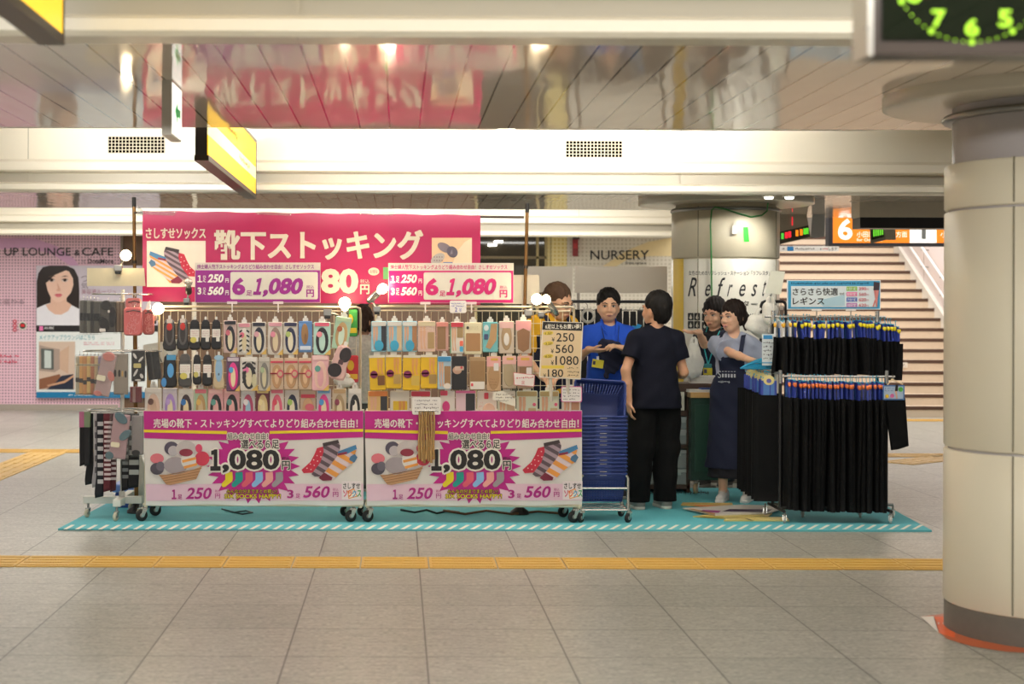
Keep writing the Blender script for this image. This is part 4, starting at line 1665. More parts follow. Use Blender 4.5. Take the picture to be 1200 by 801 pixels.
def pack(layers, u0, v0, u1, v1, label, group, Y=11.13, tilt=0.0, name='sock_pack', th=.016, vhide=None):
    cu, cv = (u0 + u1) / 2, (v0 + v1) / 2
    w, h = u1 - u0, v1 - v0
    c, s = math.cos(tilt), math.sin(tilt)

    def A(x, y, l=0.0):
        du, dv = (x - .5) * w, (y - .5) * h
        return W(cu + du * c - dv * s, cv + du * s + dv * c, Y - l)
    t = thing(name, label, 'sock pack' if 'sock' in name else 'stocking pack', W(cu, v1, Y), group)
    top = 0.0
    for i, ly in enumerate(layers):
        nm, k, col = ly[0], ly[1], K(ly[2], .42, coat=.35)
        mb = MB()
        if k == 'b':
            P = [A(x, y) for x, y in rrect(0, 0, 1, 1, .06)]
            mb.prism([p for p in P], (0, -th, 0), col, .04)
            mb.flat(rrect(.30, -.10, .70, .03, .04), A, K('e2ddd4', .3), .004, .003)
            mb.flat(rrect(.40, -.17, .60, -.09, .03), A, K('e8e4dc', .3), .006, .003)
            top = th
        elif k == 'k':
            P = [(.3, 0), (.7, 0), (.84, .06), (.92, .3), (.9, .62), (.98, .8), (.94, .96), (.7, 1), (.3, 1), (.08, .94), (.02, .8), (.1, .6), (.1, .3), (.16, .06)]
            mb.prism([A(x, y) for x, y in P[::-1]], (0, -th, 0), col, .12)
            mb.flat(rrect(.40, -.12, .60, .02, .03), A, K('e2ddd4', .3), .006, .003)
            top = th
        elif k == 'c':
            P = [(.32, -.02), (.68, -.02), (.82, .05), (.84, .2), (.16, .2), (.18, .05)]
            mb.prism([A(x, y, .002) for x, y in P[::-1]], (0, -th, 0), col, .1)
        else:
            l = top + .0016 * i
            if k == 'e':
                mb.prism([A(x, y, top - .002) for x, y in elp(ly[3], ly[4], ly[5], ly[6], n=18)], (0, -(.0036 + .0016 * i), 0), col, .05)
            elif k == 'r':
                mb.prism([A(x, y, top - .002) for x, y in rrect(ly[3], ly[4], ly[5], ly[6], .03, 2)], (0, -(.003 + .0014 * i), 0), col)
            elif k == 's':
                mb.scrib(ly[3], ly[4], ly[5], ly[6], 3, A, col, l + .002, int(u0), .8, .25)
            elif k == 't':
                mb.flat([(.62, 1), (1, .82), (1, .99), (.97, 1)][::-1], A, col, l)
            elif k == 'L':
                a, b, cc, d = ly[3:7]
                W_ = cc - a
                H_ = d - b
                for q in (0, .42):
                    P = [(q + .1, 0), (q + .42, 0), (q + .45, .3), (q + .36, .55), (q + .38, .8), (q + .5, .95), (q + .45, 1), (q + .22, .97), (q + .2, .8), (q + .12, .5)]
                    mb.flat([(a + W_ * min(x, 1), b + H_ * y) for x, y in P[::-1]], A, col, l)
            elif k == 'z':     # slanted stripes
                for q in range(5):
                    y = ly[3] + (ly[4] - ly[3]) * q / 5
                    mb.flat([(.12, y + .06), (.12, y + .12), (.34, y + .07), (.34, y + .01)], A, col, l)
                    mb.flat([(.66, y + .01), (.66, y + .07), (.88, y + .12), (.88, y + .06)], A, col, l)
            elif k == 'p':
                mb.flat([(x, y) for x, y in ly[3]][::-1], A, col, l)
        mb.build(nm, t)
    PK.append(t)
    return t


GL1, GL2, GL3 = 'packs in the top row of the left rack', 'packs in the middle row of the left rack', 'packs in the bottom row of the left rack'
hk = []


def P_(L, u0, v0, u1, v1, lab_, g, **kw):
    hk.append(((u0 + u1) / 2, v0))
    pack(L, u0, v0, u1, v1, lab_, g, **kw)


red_tag = [('header_label', 'r', 'd8c8bc', .3, -.01, .7, .12), ('red_label', 'e', 'c8342c', .5, .24, .2, .12)]
P_([('sock_pair', 'k', '2a2728'), ('sock_upper', 'e', '5c5856', .5, .42, .36, .42), ('sock_opening', 'e', '38302e', .5, .45, .2, .3)] + red_tag, 190.5, 374, 207, 411, 'black and grey foot cover with red header label, outermost left of the top row', GL1)
P_([('sock_pair', 'k', '2a2728'), ('sock_upper', 'e', '5c5856', .5, .42, .36, .42), ('sock_opening', 'e', '38302e', .5, .45, .2, .3)] + red_tag, 206.5, 373.5, 222, 410.5, 'black and grey foot cover with red header label, second in the top row', GL1)
P_(layers_ank('1c1a1c', '201e20', dot='d8c860'), 221, 375, 235.5, 410, 'black ankle socks with white band and yellow sticker, third in the left top row', GL1)
P_(layers_ank('1a181a', '201e20'), 234.5, 375, 247.5, 410, 'black ankle socks with white band, fourth in the left top row', GL1, Y=11.135)
P_(layers_ank('1a181a', '201e20'), 247, 375, 260, 409.5, 'black ankle socks with white band, fifth in the left top row', GL1, Y=11.13)
P_(layers_foot('25222a', 'dccfae', card='c4a8a0', hdr='28242a', dot='c86a78'), 262, 375, 277.5, 413.5, 'black foot cover with cream lining on a dusty pink card, left top row', GL1)
P_(layers_foot('e2dcd2', 'd8c8a0', dot='dd7088', extra=[('black_stripes', 'z', '221f20', .2, .95)]), 278.5, 378, 294, 415.5, 'black and white striped foot cover pack in the left top row', GL1)
P_(layers_foot('262838', 'e2d4b4', hdr='2c2c3a', dot='d8a0a8'), 295, 377, 312, 415, 'near-black foot cover with dark band, between striped and taupe packs, left top row', GL1)
P_(layers_foot('8c7468', 'd8c4a2', hdr='d89aa4'), 314, 377, 331.5, 415.5, 'taupe foot cover pack with pink header in the left top row', GL1)
P_(layers_foot('2a2c4a', 'e4d8bc', hdr='2f2f4c', dot='b0c070'), 332, 377, 349, 415, 'navy foot cover pack next to the blue card pack, left top row', GL1)
P_([('card', 'b', '5c86bc'), ('sock', 'e', '9c7448', .45, .42, .26, .34), ('sock_opening', 'e', '86603c', .5, .55, .1, .16), ('label_band', 'r', 'd4dce8', .1, .8, .9, .92)], 350, 376, 366, 412.5, 'blue card pack with brown sock in the left top row', GL1)
P_(layers_foot('201e22', 'b9d8cc', hdr='d86078', card='b4d8cc', dot='e8909a'), 367.5, 377, 387.5, 415.5, 'mint card pack with black foot cover, right end of the left top row', GL1)
P_(layers_foot('b99868', 'cfe0cc', hdr='b8d0a8', card='a8c8ae', dot='a8603a'), 391, 371, 410, 409, 'green card pack with beige foot cover hung tilted under the left clip lamp', GL1, tilt=.14, Y=11.12)
P_([('sock_pair', 'k', 'd0a8a2'), ('slipper', 'e', '241a1c', .65, .25, .3, .22), ('slipper_toe', 'e', '241a1c', .35, .75, .36, .2), ('strap', 'r', '4c3034', .4, .42, .66, .55)], 387, 404, 410, 445, 'tilted pink pack with black slippers at the right side of left rack', GL1, tilt=.3, Y=11.1)

P_([('sock_pair', 'k', '1a181c'), ('header_label', 'r', '4a90b8', .3, .0, .9, .16), ('heel_patch', 'e', '58a0d8', .55, .48, .22, .22), ('toe_patch', 'e', '4a8cc8', .12, .84, .18, .14)], 190, 415.5, 208, 454, 'black sock with bright blue patches, leftmost of the middle row', GL2)
P_(layers_ank('4a4846', '54504e', dot='d2c460'), 208.5, 415, 225.5, 453.5, 'charcoal grey ankle socks with white band in the left middle row', GL2)
P_(layers_ank('1c1a1c', '201e20', dot='c8bc68'), 225.5, 416, 236.5, 450.5, 'narrow black ankle socks with yellow sticker in the left middle row', GL2, Y=11.135)
P_(layers_ank('1a181a', '1e1c1e'), 236.5, 416, 249.5, 452, 'black ankle socks with white band before the pale blue liner, middle row', GL2)
P_([('foot_cover', 'k', 'cbb490'), ('blue_lining', 'e', '8fb0cc', .5, .42, .3, .36), ('top_clip', 'e', '9cc0d8', .5, .06, .4, .08), ('print', 'e', '50606c', .5, .55, .07, .04)], 249.5, 416.5, 263.5, 456, 'long beige and pale blue foot cover in the left middle row', GL2)
P_(layers_foot('e03a88', 'e4d2a8', card='5a3a58', hdr='c8b8c0', dot='4a98c8'), 265.5, 418, 281, 458, 'plum foot cover with pink edging in the left middle row', GL2)
P_(layers_foot('2a282a', 'ddd0ae', card='d6cec4', hdr='e6dfd6', dot='e078a0', extra=[('cow_spots', 'z', '242224', .12, .8), ('second_cover', 'e', 'c8c09c', .8, .7, .14, .2)]), 281.5, 418, 302, 457.5, 'wide black and white spotted pack with pink flower, left middle row', GL2)
P_(layers_foot('77726c', 'd0c4a0', card='b8b0a4', hdr='cac2b6', dot='a8b890'), 303, 418, 316.5, 458, 'grey foot cover pack in the left middle row', GL2)
for i, (a, b) in enumerate(((316.5, 332.5), (333, 349.5), (350, 365.5))):
    P_([('card', 'b', 'c4aa90'), ('foot_cover', 'e', 'b08860', .5, .58, .38, .38), ('lining', 'e', 'd8b48c', .5, .58, .18, .26), ('red_band', 'r', 'c23a50', .04, .1, .96, .16), ('red_ribbon', 'r', 'c23a50', .0, .47, 1, .51), ('ribbon_ring', 'e', 'c84a60', .75, .5, .24, .13), ('ribbon_hole', 'e', 'c8a688', .75, .5, .17, .08)],
       a, 419, b, 456.5, f'beige foot cover pack with red band, {ONES[i + 1]} of three in the left middle row', GL2)
P_(layers_foot('e8c0b0', 'dca0a8', card='e8b4b8', hdr='ecc8c4', dot='5c9c90'), 365.5, 416, 385.5, 457.5, 'wide pink pack at the right end of the left middle row', GL2)

B3 = dict(Y=11.17)
row3 = [(170, 190, layers_foot('d9b8a4', 'cba890', card='d8d0c6', hdr='e0d8d0', dot='6a4a40'), 'pale beige pack, leftmost of the bottom row above the left banner'),
        (191, 208, layers_foot('a888c8', 'e0d4b0', card='cfc4cc', hdr='d8d0d8', dot='b89ad0'), 'lilac edged foot cover pack in the left bottom row'),
        (209, 227, layers_foot('3a2830', 'e4d0a4', card='d2cac2', hdr='dcd6d0', dot='3a78b8'), 'dark edged cream foot cover with blue dot in the left bottom row'),
        (227.5, 243, layers_foot('b08c5c', 'c8b088', card='a8c0a0', hdr='d06a78', dot='d8b060'), 'green card pack with tan foot cover in the left bottom row'),
        (244, 262, layers_foot('201c20', 'e0a8a4', card='dea6a8', hdr='e8bcb8', dot='5c9488'), 'pink pack with black slipper print, left one of a pair, bottom row'),
        (262.5, 281, layers_foot('201c20', 'e0a8a4', card='dea6a8', hdr='e8bcb8', dot='5c9488'), 'pink pack with black slipper print, right one of a pair, bottom row'),
        (282.5, 299, layers_foot('b04868', '9cc0d4', card='c8c4c4', hdr='d8d4d0', dot='e8e0e0'), 'pale blue foot cover pack with rose edge in the left bottom row'),
        (300, 316, layers_foot('d8c088', 'e4d4a8', card='6a2c38', hdr='d8c480', dot='e8d8a0'), 'cream foot cover on a wine red card in the left bottom row'),
        (316.5, 333, layers_foot('d8607c', 'e4d0b8', card='ded2c8', hdr='d86a80', dot='d84a60'), 'rose red printed pack in the left bottom row'),
        (334, 351, layers_foot('262a44', 'e6dcc0', card='ccc4bc', hdr='d0c8c4', dot='a0c060'), 'navy foot cover with green dot in the left bottom row'),
        (352, 370, [('card', 'b', 'bca48e'), ('foot_cover', 'e', 'c09a74', .5, .6, .38, .36), ('red_band', 'r', 'c23a50', .04, .16, .96, .26), ('ribbon_ring', 'e', 'cc6070', .6, .52, .3, .1)], 'beige pack with red ribbon in the left bottom row'),
        (371, 388, layers_foot('d83a8c', 'e6d2b0', card='c2bcc4', hdr='6aa0c8', dot='4890c8'), 'magenta edged foot cover with blue header in the left bottom row'),
        (389.5, 406, layers_foot('a8906c', 'd8c8a8', card='c4b49c', hdr='b89a70', dot='8a3a50'), 'tan foot cover pack in the left bottom row'),
        (408, 424, layers_foot('1e1c1e', 'ece4d8', card='cfc9c0', hdr='e2dcd4', dot='242224'), 'black and white foot cover, right end of the left bottom row')]
for a, b, L, l_ in row3:
    P_(L, a, 455 + (0 if a > 200 else -1), b, 497, l_, GL3, **B3)
rack(168, 426, 'left white wire sock rack on black casters', hk[:], [(166, 11.1), (182, 11.4), (411, 11.1), (405, 11.4)])

hk = []
GR1, GR2, GR3 = 'packs in the top row of the right rack', 'packs in the middle row of the right rack', 'packs in the bottom row of the right rack'
kw = dict(name='stocking_pack')
for i, (a, b, s_) in enumerate(((435, 453, '2a2a30'), (453.5, 471, 'd0b48c'), (471.5, 489, 'a07048'))):
    P_(layers_stk('8fc0d4', s_, hdr='d8d4cc', swr=(.66, .1, .98, .96), extra=[('water_print', 'e', '3a9cc0', .5, .8, .3, .18)]), a, 376, b, 412, 'pale blue stocking pack with ' + ['black', 'light beige', 'brown'][i] + ' swatch in the right top row', GR1, **kw)
P_(layers_stk('d9b8a8', 'a88a5c', hdr='d4c4a0', swr=(.56, .36, .92, .9), extra=[('text_print', 's', 'f0e6dc', .1, .16, .9, .32)]), 489.5, 376, 510.5, 412, 'pinkish beige stocking pack with leg picture in the right top row', GR1, **kw)
P_(layers_stk('c8988c', '8c6a48', legs=None, hdr='d8887c', swr=(.1, .14, .78, .94)), 511, 377, 525.5, 411, 'dark tan tights pack with pink rim in the right top row', GR1, **kw)
P_(layers_stk('e4dcd0', 'a08458', hdr='c83a48', swr=(.5, .08, .95, .5), extra=[('side_stripe', 'r', '4a9c70', .0, .0, .06, 1), ('rainbow_tab', 'r', '4aa8d0', .7, .78, .95, .94), ('rainbow_tab_upper', 'r', 'e06a50', .7, .6, .95, .76)]), 527.5, 377, 543.5, 414, 'white and red stocking pack with coloured tabs in the right top row', GR1, **kw)
P_([('card', 'b', 'e0d4b0'), ('swatch', 'r', 'a87c50', .1, .34, .92, .9), ('logo_dot', 'e', '302420', .2, .17, .08, .05), ('text_print', 's', 'b8a070', .34, .12, .8, .22)], 544, 377.5, 564.5, 415, 'cream stocking pack with large tan window in the right top row', GR1, **kw)
P_([('card', 'b', '6eb4b8'), ('swatch', 'p', 'b08c60', [(.55, .06), (.96, .06), (.9, .6), (.5, .9), (.2, .84), (.45, .5)]), ('figure_print', 'r', '3a4468', .1, .4, .36, .58), ('white_print', 'e', 'dde6e4', .24, .2, .16, .1)], 565.5, 377, 583.5, 412.5, 'teal printed stocking pack in the right top row', GR1, **kw)
P_([('pouch', 'b', 'c8b8a4'), ('tan_sole', 'e', 'a88c68', .5, .5, .34, .4), ('header_label', 'r', 'e0b4ae', .06, .02, .94, .22), ('foil', 'e', 'e0dad2', .5, .56, .18, .2)], 584.5, 376, 602.5, 414, 'shiny silver wrapped pack with pink header in the right top row', GR1, **kw)
P_([('pouch', 'b', 'c0b4a4'), ('header_label', 'r', 'e0a0a0', .02, .02, .98, .3), ('sock', 'p', '8a6444', [(.1, .34), (.5, .24), (.92, .34), (.86, .86), (.5, .96), (.16, .86)])], 604, 375, 622.5, 414, 'brown sock pack with pink header, right end of the right top row', GR1, **kw)
for i, (a, b, s_) in enumerate(((433, 451.5, '7a4c24'), (452, 470.5, 'b09050'), (472, 492.5, 'c8a848'), (493, 512.5, 'a08048'))):
    P_(layers_yel(s_), a, 416 - (i % 2) * .5, b, 457 - (i % 2) * 2, f'yellow stocking pack with round wine badge, {ONES[i + 1]} of four in the right middle row', GR2, tilt=(-.03, .0, .02, .0)[i], **kw)
P_(layers_stk('a8c4d4', '9c7850', hdr='3c88b8', swr=(.5, .3, .95, .88), extra=[('pale_corner', 'e', 'e0d4c8', .7, .9, .26, .09)]), 512.5, 417, 529, 456, 'stocking pack with bright blue header in the right middle row', GR2, **kw)
P_([('card', 'b', '1c191a'), ('skin_print', 'e', 'c09880', .36, .42, .3, .12), ('label', 'r', 'cdb4a0', .2, .3, .8, .42), ('label_dot', 'e', 'c84048', .64, .34, .08, .04)], 529.5, 417, 547, 456.5, 'black tights pack in the right middle row', GR2, **kw)
P_([('pouch', 'b', 'a88a64'), ('swatch', 'r', '927048', .06, .12, .94, .72), ('label', 'r', 'e6ddd2', .06, .74, .94, .97), ('red_cross', 'r', 'cc3848', .1, .79, .24, .88)], 550, 418, 569, 457, 'tan tights pouch with white bottom label in the right middle row', GR2, **kw)
P_([('pouch', 'b', 'c4a07c'), ('tan_sole', 'e', 'b08a60', .5, .6, .4, .36), ('header_label', 'r', 'e0a4a0', .02, .02, .98, .3), ('gold_print', 'r', 'd8a848', .3, .06, .8, .13), ('price_tag', 'r', 'e6e0dc', .5, .2, .84, .42), ('speckle_print', 's', '8c6440', .24, .62, .76, .86)], 570, 417, 587, 458, 'tan speckled sock pack with pink header in the right middle row', GR2, **kw)
P_([('pouch', 'b', 'b8a890'), ('tan_sole', 'e', 'a89878', .5, .58, .4, .36), ('header_label', 'r', 'dfaea8', .02, .02, .98, .26), ('gold_print', 'r', 'cfa850', .3, .06, .8, .13)], 588.5, 416.5, 605, 455, 'pale tan sock pack left of the red bordered tag, right middle row', GR2, **kw)
P_([('pouch', 'b', 'b49a80'), ('sock', 'r', '8e6a4a', .14, .34, .86, .8), ('header_label', 'r', 'e0a49c', .02, .02, .98, .32), ('gold_print', 'r', 'd8a848', .24, .06, .8, .14), ('price_tag', 'r', 'e8e2de', .6, .36, .94, .58)], 606, 416.5, 624, 455, 'brown sock pack behind the red bordered tag, right middle row', GR2, **kw)
row3 = [(431, 455, layers_stk('d8b470', '2c2c30', hdr='d8803a', swr=(.62, .12, .95, .9)), 'orange and green stocking pack with black swatch, leftmost of right bottom row'),
        (457, 480, [('pouch', 'b', 'cfc8bc'), ('card', 'r', 'd8b428', .16, .3, .88, .98), ('printed_legs', 'L', 'cc8a48', .4, .3, .84, .8), ('round_badge', 'e', '7a1f4c', .36, .74, .16, .1)], 'yellow stocking pack in a clear bag in the right bottom row'),
        (481, 505, layers_stk('d8d0c8', 'c0a88c', hdr='c8344c'), 'red topped stocking pack behind the white handwritten card'),
        (516, 533, [('card', 'b', 'e0d8d0'), ('header_label', 'r', 'c83a58', .0, .0, .5, .14), ('magenta_dot', 'e', 'd03a80', .4, .46, .26, .16), ('swatch', 'r', '8a6a4c', .2, .62, .6, .9)], 'white stocking pack with magenta dot in the right bottom row'),
        (534, 557.5, [('card', 'b', 'e4c4cc'), ('swatch', 'r', '2c2a2e', .5, .08, .96, .98), ('pink_rim', 'r', 'dc6a9c', .0, .0, 1, .07)], 'pink and black halved stocking pack in the right bottom row'),
        (559, 582, [('card', 'b', 'e8d8cc'), ('red_flag', 'r', 'dc4858', .36, .06, .58, .24), ('skin_print', 'e', 'dfb49c', .6, .56, .32, .2), ('text_print', 's', 'e0a0a0', .08, .3, .3, .6)], 'white and blush stocking pack with red flag in the right bottom row'),
        (583, 604, layers_stk('d4d0b8', 'c8a888', hdr='e2dcd0'), 'pale stocking pack behind the crumpled cream tag'),
        (605, 630, layers_stk('dbe2cc', 'c8b088', hdr='b4a06c', swr=(.56, .5, .92, .9), extra=[('pink_dot', 'e', 'e06080', .84, .4, .08, .05)]), 'pale green stocking pack in the right bottom row, left of its twin'),
        (632, 655, layers_stk('dbe2cc', 'c8b088', hdr='b4a06c', swr=(.56, .5, .92, .9), extra=[('pink_dot', 'e', 'e06080', .84, .4, .08, .05)]), 'pale green stocking pack in the right bottom row, right of its twin'),
        (658, 680, layers_stk('dcd8cc', 'b88a6c'), 'last stocking pack of the right bottom row, under a pink bordered tag')]
for a, b, L, l_ in row3:
    P_(L, a, 457.5, b, 498, l_, GR3, name='stocking_pack', Y=11.17)
rack(428, 682, 'right white wire sock rack on black casters', hk[:], [(431, 11.1), (425, 11.4), (672, 11.1), (660, 11.4)])

# ---------------------------------------------------------------- cards and tags on the racks


def card(name, pts, Y, col, label, lines=None, border=None, ink_c='4a3a4a', extra=None, r=1, th=.004):
    mp = at(Y)
    us, vs = [p[0] for p in pts], [p[1] for p in pts]
    t = thing(name, label, 'card', W(sum(us) / len(us), max(vs), Y))
    mb = MB()
    mb.flat(pts, mp, K(border or col, .35), 0, th)
    if border:
        c = (sum(us) / len(us), sum(vs) / len(vs))
        mb.flat([(c[0] + (u - c[0]) * .94, c[1] + (v - c[1]) * .92) for u, v in pts], mp, K(col, .35), .0015)
    mb.build('sheet', t)
    if lines:
        mb = MB()
        for (txt, a, b, c_, d) in lines:
            if txt:
                mb.text(txt, a, b, c_, d, mp, K(ink_c), .003)
            else:
                mb.scrib(a, b, c_, d, max(1, round((d - b) / 4)), mp, K(ink_c), .003, int(a + b), .85, .2)
        mb.build('lettering', t)
    if extra:
        extra(t, mp)
    return t


def stand_wire(u0, v0, u1, v1, Y, r=.003):
    def f(t, mp):
        mb = MB()
        mb.tube([W(u0, v0, Y + .012), W(u1, v1, Y + .012)], r, K('ddd6cc', .3), n=8)
        mb.build('clip_stand', t)
    return f


def board_arm(t, mp):
    mb = MB()
    mb.tube([W(158, 324, 11.155), W(158.5, 324, 11.56)], .006, steel, n=8)
    mb.build('arm', t)


card('handwritten_card', rrect(483, 465, 516.5, 485.5, 2), 11.03, 'ece6e0', 'white handwritten card above the hanging tan stockings', [(None, 486, 467, 514, 484)], ink_c='503848')
card('handwritten_card', rrect(527, 352, 546.5, 366.5, 2), 11.16, 'efe9e2', 'small card with blue handwriting on the right rack top rail', [('2', 533, 360, 536, 365), (None, 529, 354, 545, 360), ('足', 538, 361, 541, 365)], ink_c='3838b0')
card('handwritten_card', rrect(657.5, 452.5, 682, 471, 2), 11.03, 'ebe6e2', 'white tag with pink border at the right end of rack', [(None, 660, 455, 680, 469)], border='d860a0', ink_c='484050', extra=stand_wire(668, 470, 668, 482, 11.03))
card('tag_card', [(601.5, 436), (602.5, 451), (626, 453), (627, 439)], 11.06, 'f0e6e0', 'red bordered tag over the tan packs of the right rack', [(None, 605, 440, 625, 444.5), ('足', 611, 446, 615, 450)], border='e07a80', ink_c='d03040')
card('tag_card', [(578, 459), (577, 468), (594, 473), (604, 476), (604, 467), (590, 458)], 11.04, 'e6dfd0', 'crumpled cream tag with handwriting over the right bottom row', [(None, 581, 460, 602, 471)], ink_c='6a5a50')
card('blank_board', [(102, 314), (102, 335), (170.5, 335), (169, 314)], 11.15, 'c8bc9c', 'blank cream board clipped above the spinner rack', extra=stand_wire(157, 325, 158.5, 325, 11.15) if False else board_arm)
card('blank_board', rrect(588, 322, 632, 356, 3), 11.62, 'ddd2bc', 'blank white board with rounded corners behind the leaning pole', extra=stand_wire(612, 354, 612, 372, 11.62))
card('blank_board', [(903, 317), (897, 343), (915, 345), (920, 318)], 11.5, 'e2e2d2', 'blank white card tilted above the white plastic bag', extra=stand_wire(908, 343, 906, 372, 11.5))

# hanging tan stockings
t = thing('hanging_stockings', 'bundle of tan stockings hanging down over the right banner', 'stockings', W(500, 543, 11.02))
tanm = mat('tan_nylon', (170, 134, 84), .5, var=.12, scale=60)
for i in range(7):
    mb = MB()
    u = 491.5 + i * 2.8
    P = [W(u + .5 * math.sin(i + j), 482 + j * (8 + (i % 3) * .3), 11.03 - .008 * (i % 2)) for j in range(8)]
    mb.tube(P, [.007, .008, .008, .008, .0085, .009, .0095, .009], tanm, n=8)
    mb.build('stocking_leg', t)
mb = MB()
mb.tube([W(490, 481, 11.02), W(510, 481, 11.02)], .005, chrome)
mb.build('clip', t)

# price board
Y = 11.0
mp = at(Y)
t = thing('price_board', 'cream price board with black band listing 250, 560, 1080, 180', 'sign', W(658, 443, Y))
mb = MB()
mb.flat([(635.5, 376), (631.5, 442), (680.5, 444.5), (683.5, 377.5)], mp, K('e6dccc', .3), 0, .008)
mb.flat([(637, 378), (633, 440.5), (679.5, 443), (682, 379.3)], mp, K('e2c89e', .35), .002)
mb.build('board', t)
mb = MB()
mb.flat([(636.3, 376.8), (635.5, 386), (682, 387.5), (682.4, 378.2)], mp, K('211c1a', .4), .003)
for a, b in ((637, 388), (637, 400), (637, 415)):
    mb.flat(elp(a + 5.5, b + 2, 6, 2.3, -.1), mp, K('e4c84c', .4), .003)
mb.rect(634.5, 428, 661, 431.5, mp, K('e4c84c', .4), .003)
mb.build('colour_blocks', t)
mb = MB()
w_ = K('f2ead8', .4)
mb.text('6足以上もお買い得！', 639, 379.5, 680.5, 385.3, mp, w_, .004, off=.02)
for txt, u0, v0, u1, v1 in (('250', 652, 390, 673, 400), ('560', 651, 403.5, 672, 413.5), ('1080', 651, 417, 678, 427.5), ('180', 642, 432.5, 660, 441.5)):
    mb.text(txt, u0, v0, u1, v1, mp, black, .004, off=.004)
    mb.text('¥', u0 - 5.5, v0 + 5, u0 - 2, v1, mp, black, .004)
mb.text('1足', 639, 389, 647, 392, mp, K('7a6420'), .005)
mb.text('3足', 639, 401, 647, 404, mp, K('7a6420'), .005)
mb.text('6足', 639, 416, 647, 419, mp, K('7a6420'), .005)
mb.scrib(665, 429, 679, 442, 3, mp, K('6a5a48'), .004, 11, .95, .25)
mb.build('lettering', t)
mb = MB()
for u in (645, 665):
    mb.tube([W(u, 443, Y + .015), W(u + 1, 470, Y + .05)], .012, K('d8d2c4', .25), n=8)
mb.build('stand', t)

# ---------------------------------------------------------------- clip lamps
bulb_m = mat('hot_bulb', (255, 224, 170), .3, emit=22.0)
bulb_off = mat('silver_bulb', (214, 204, 190), .12, .6)


def lamp(label, c, face, Y, r=5.0, lit=True, horn=None, clamp=None, power=1.3, head=None):
    """c bulb centre px, face = direction vector (x,y,z) the bulb points; horn: socket px length; clamp: px of the clamp"""
    B = W(c[0], c[1], Y)
    d = Vector(face).normalized()
    rr = r * Y / F
    t = thing('clip_lamp', label, 'lamp', W(*clamp, Y) if clamp else B)
    mb = MB()
    mb.lathe([(rr * .3, -rr * 1.7), (rr * .45, -rr * 1.2), (rr * .9, -rr * .5), (rr, 0), (rr * .86, rr * .55), (rr * .5, rr * .88), (.0, rr)], B, bulb_m if lit else bulb_off, 20, axis=d, closed=True)
    mb.build('bulb', t)
    mb = MB()
    s0 = B - d * rr * 1.2
    L = head or 2.4
    mb.lathe([(rr * .55, 0), (rr * .72, -rr * .3), (rr * .72, -rr * L * .8), (rr * .5, -rr * L), (rr * .2, -rr * L)], s0, chrome if lit else K('3a3428', .3), 18, axis=d)
    mb.build('socket', t)
    if clamp:
        e = s0 - d * rr * (L * .8)
        q = W(clamp[0], clamp[1], Y + .02)
        mb = MB()
        mb.tube([e, e.lerp(q, .5) + Vector((0, .02, .01)), q], rr * .22, steel, n=8)
        mb.build('arm', t)
        mb = MB()
        mb.box(q, (rr * 1.4, .05, rr * 1.1), steel, 0, .004)
        mb.box(q + Vector((0, -.02, -rr * .8)), (rr * 1.0, .03, rr * .5), blackm, 0, .003)
        mb.build('clamp', t)
    if lit:
        l = bpy.data.lights.new('bulb_light', 'POINT')
        l.energy, l.color, l.shadow_soft_size = power, (1, .80, .55), rr
        o = bpy.data.objects.new('bulb_light', l)
        o.location = Vector((0, 0, 0)) + (B + d * rr * 1.6 - base_of(t))
        o.parent = t
        C.objects.link(o)
    return t


lamp('lit clip lamp above the blank cream board beside the left pole', (147.5, 299), (.1, -1, .05), 11.135, 6.5, clamp=(139, 314))
lamp('lit clip lamp low beside the pink pouch of the spinner rack', (185.5, 361.5), (.1, -1, .0), 11.25, 6.8, clamp=(180, 372))
lamp('unlit silver bulb on a black clamp in front of the sock picture', (220.5, 330.5), (0, -.5, 1), 11.14, 5.2, lit=False, clamp=(219, 352), head=1.8)
lamp('lit clip lamp standing upright between the two sock racks', (404, 355), (0, -.6, 1), 11.16, 7.0, clamp=(384, 366))
lamp('lit silver spot lamp angled up at the edge of the bright pink sign', (448.5, 338), (.7, -.55, .6), 11.12, 6.0, clamp=(442, 362), head=3.2)
lamp('lit spot lamp left of its twin on the rail before the person in yellow', (629, 350.5), (-.2, -1, .2), 11.15, 6.6, clamp=(619, 366), head=2.6)
lamp('silver twin spot lamp on the rail before the person in yellow', (640, 350), (-.45, -.6, .55), 11.0, 5.0, clamp=(634, 368), head=5.0, power=.8)
# ================================================================ SPINNER RACK at the left end
bagf = film('clear_bag', .09)
SX, SY = W(143, 590, 11.3).x, 11.3
t = thing('spinner_rack', 'white spinner rack with three wire hoops at the left end of stall', 'rack', (SX, SY, ZM))
mb = MB()
mb.cyl((SX, SY, .12), (SX, SY, 1.66), .014, whitem)
mb.cyl((SX, SY, .10), (SX, SY, .2), .022, whitem)
mb.build('pole', t)
for k, (u0, v0, u1, v1, ya, yb) in enumerate(((98, 586, 170, 590, 11.28, 11.3), (143, 586, 143, 586, 11.05, 11.75))):
    mb = MB()
    if k == 0:
        mb.b2((W(98, 588, SY).x, SY - .03, .115), (W(167, 588, SY).x, SY + .03, .165), whitem, .004)
    else:
        mb.b2((SX - .028, SY - .22, .115), (SX + .028, SY + .4, .165), whitem, .004)
    mb.build('base_bar', t)
cm = K('cfc6ae', .4)
for (x, y) in ((W(102, 605, SY).x, SY), (W(163, 605, SY).x, SY), (SX - .01, SY - .2), (SX, SY + .38)):
    caster(t, (x, y, ZM), .03, .11, wheel_m=cm, yaw=1.2)
hoops = ((344.5, .22), (411, .28), (480, .25))
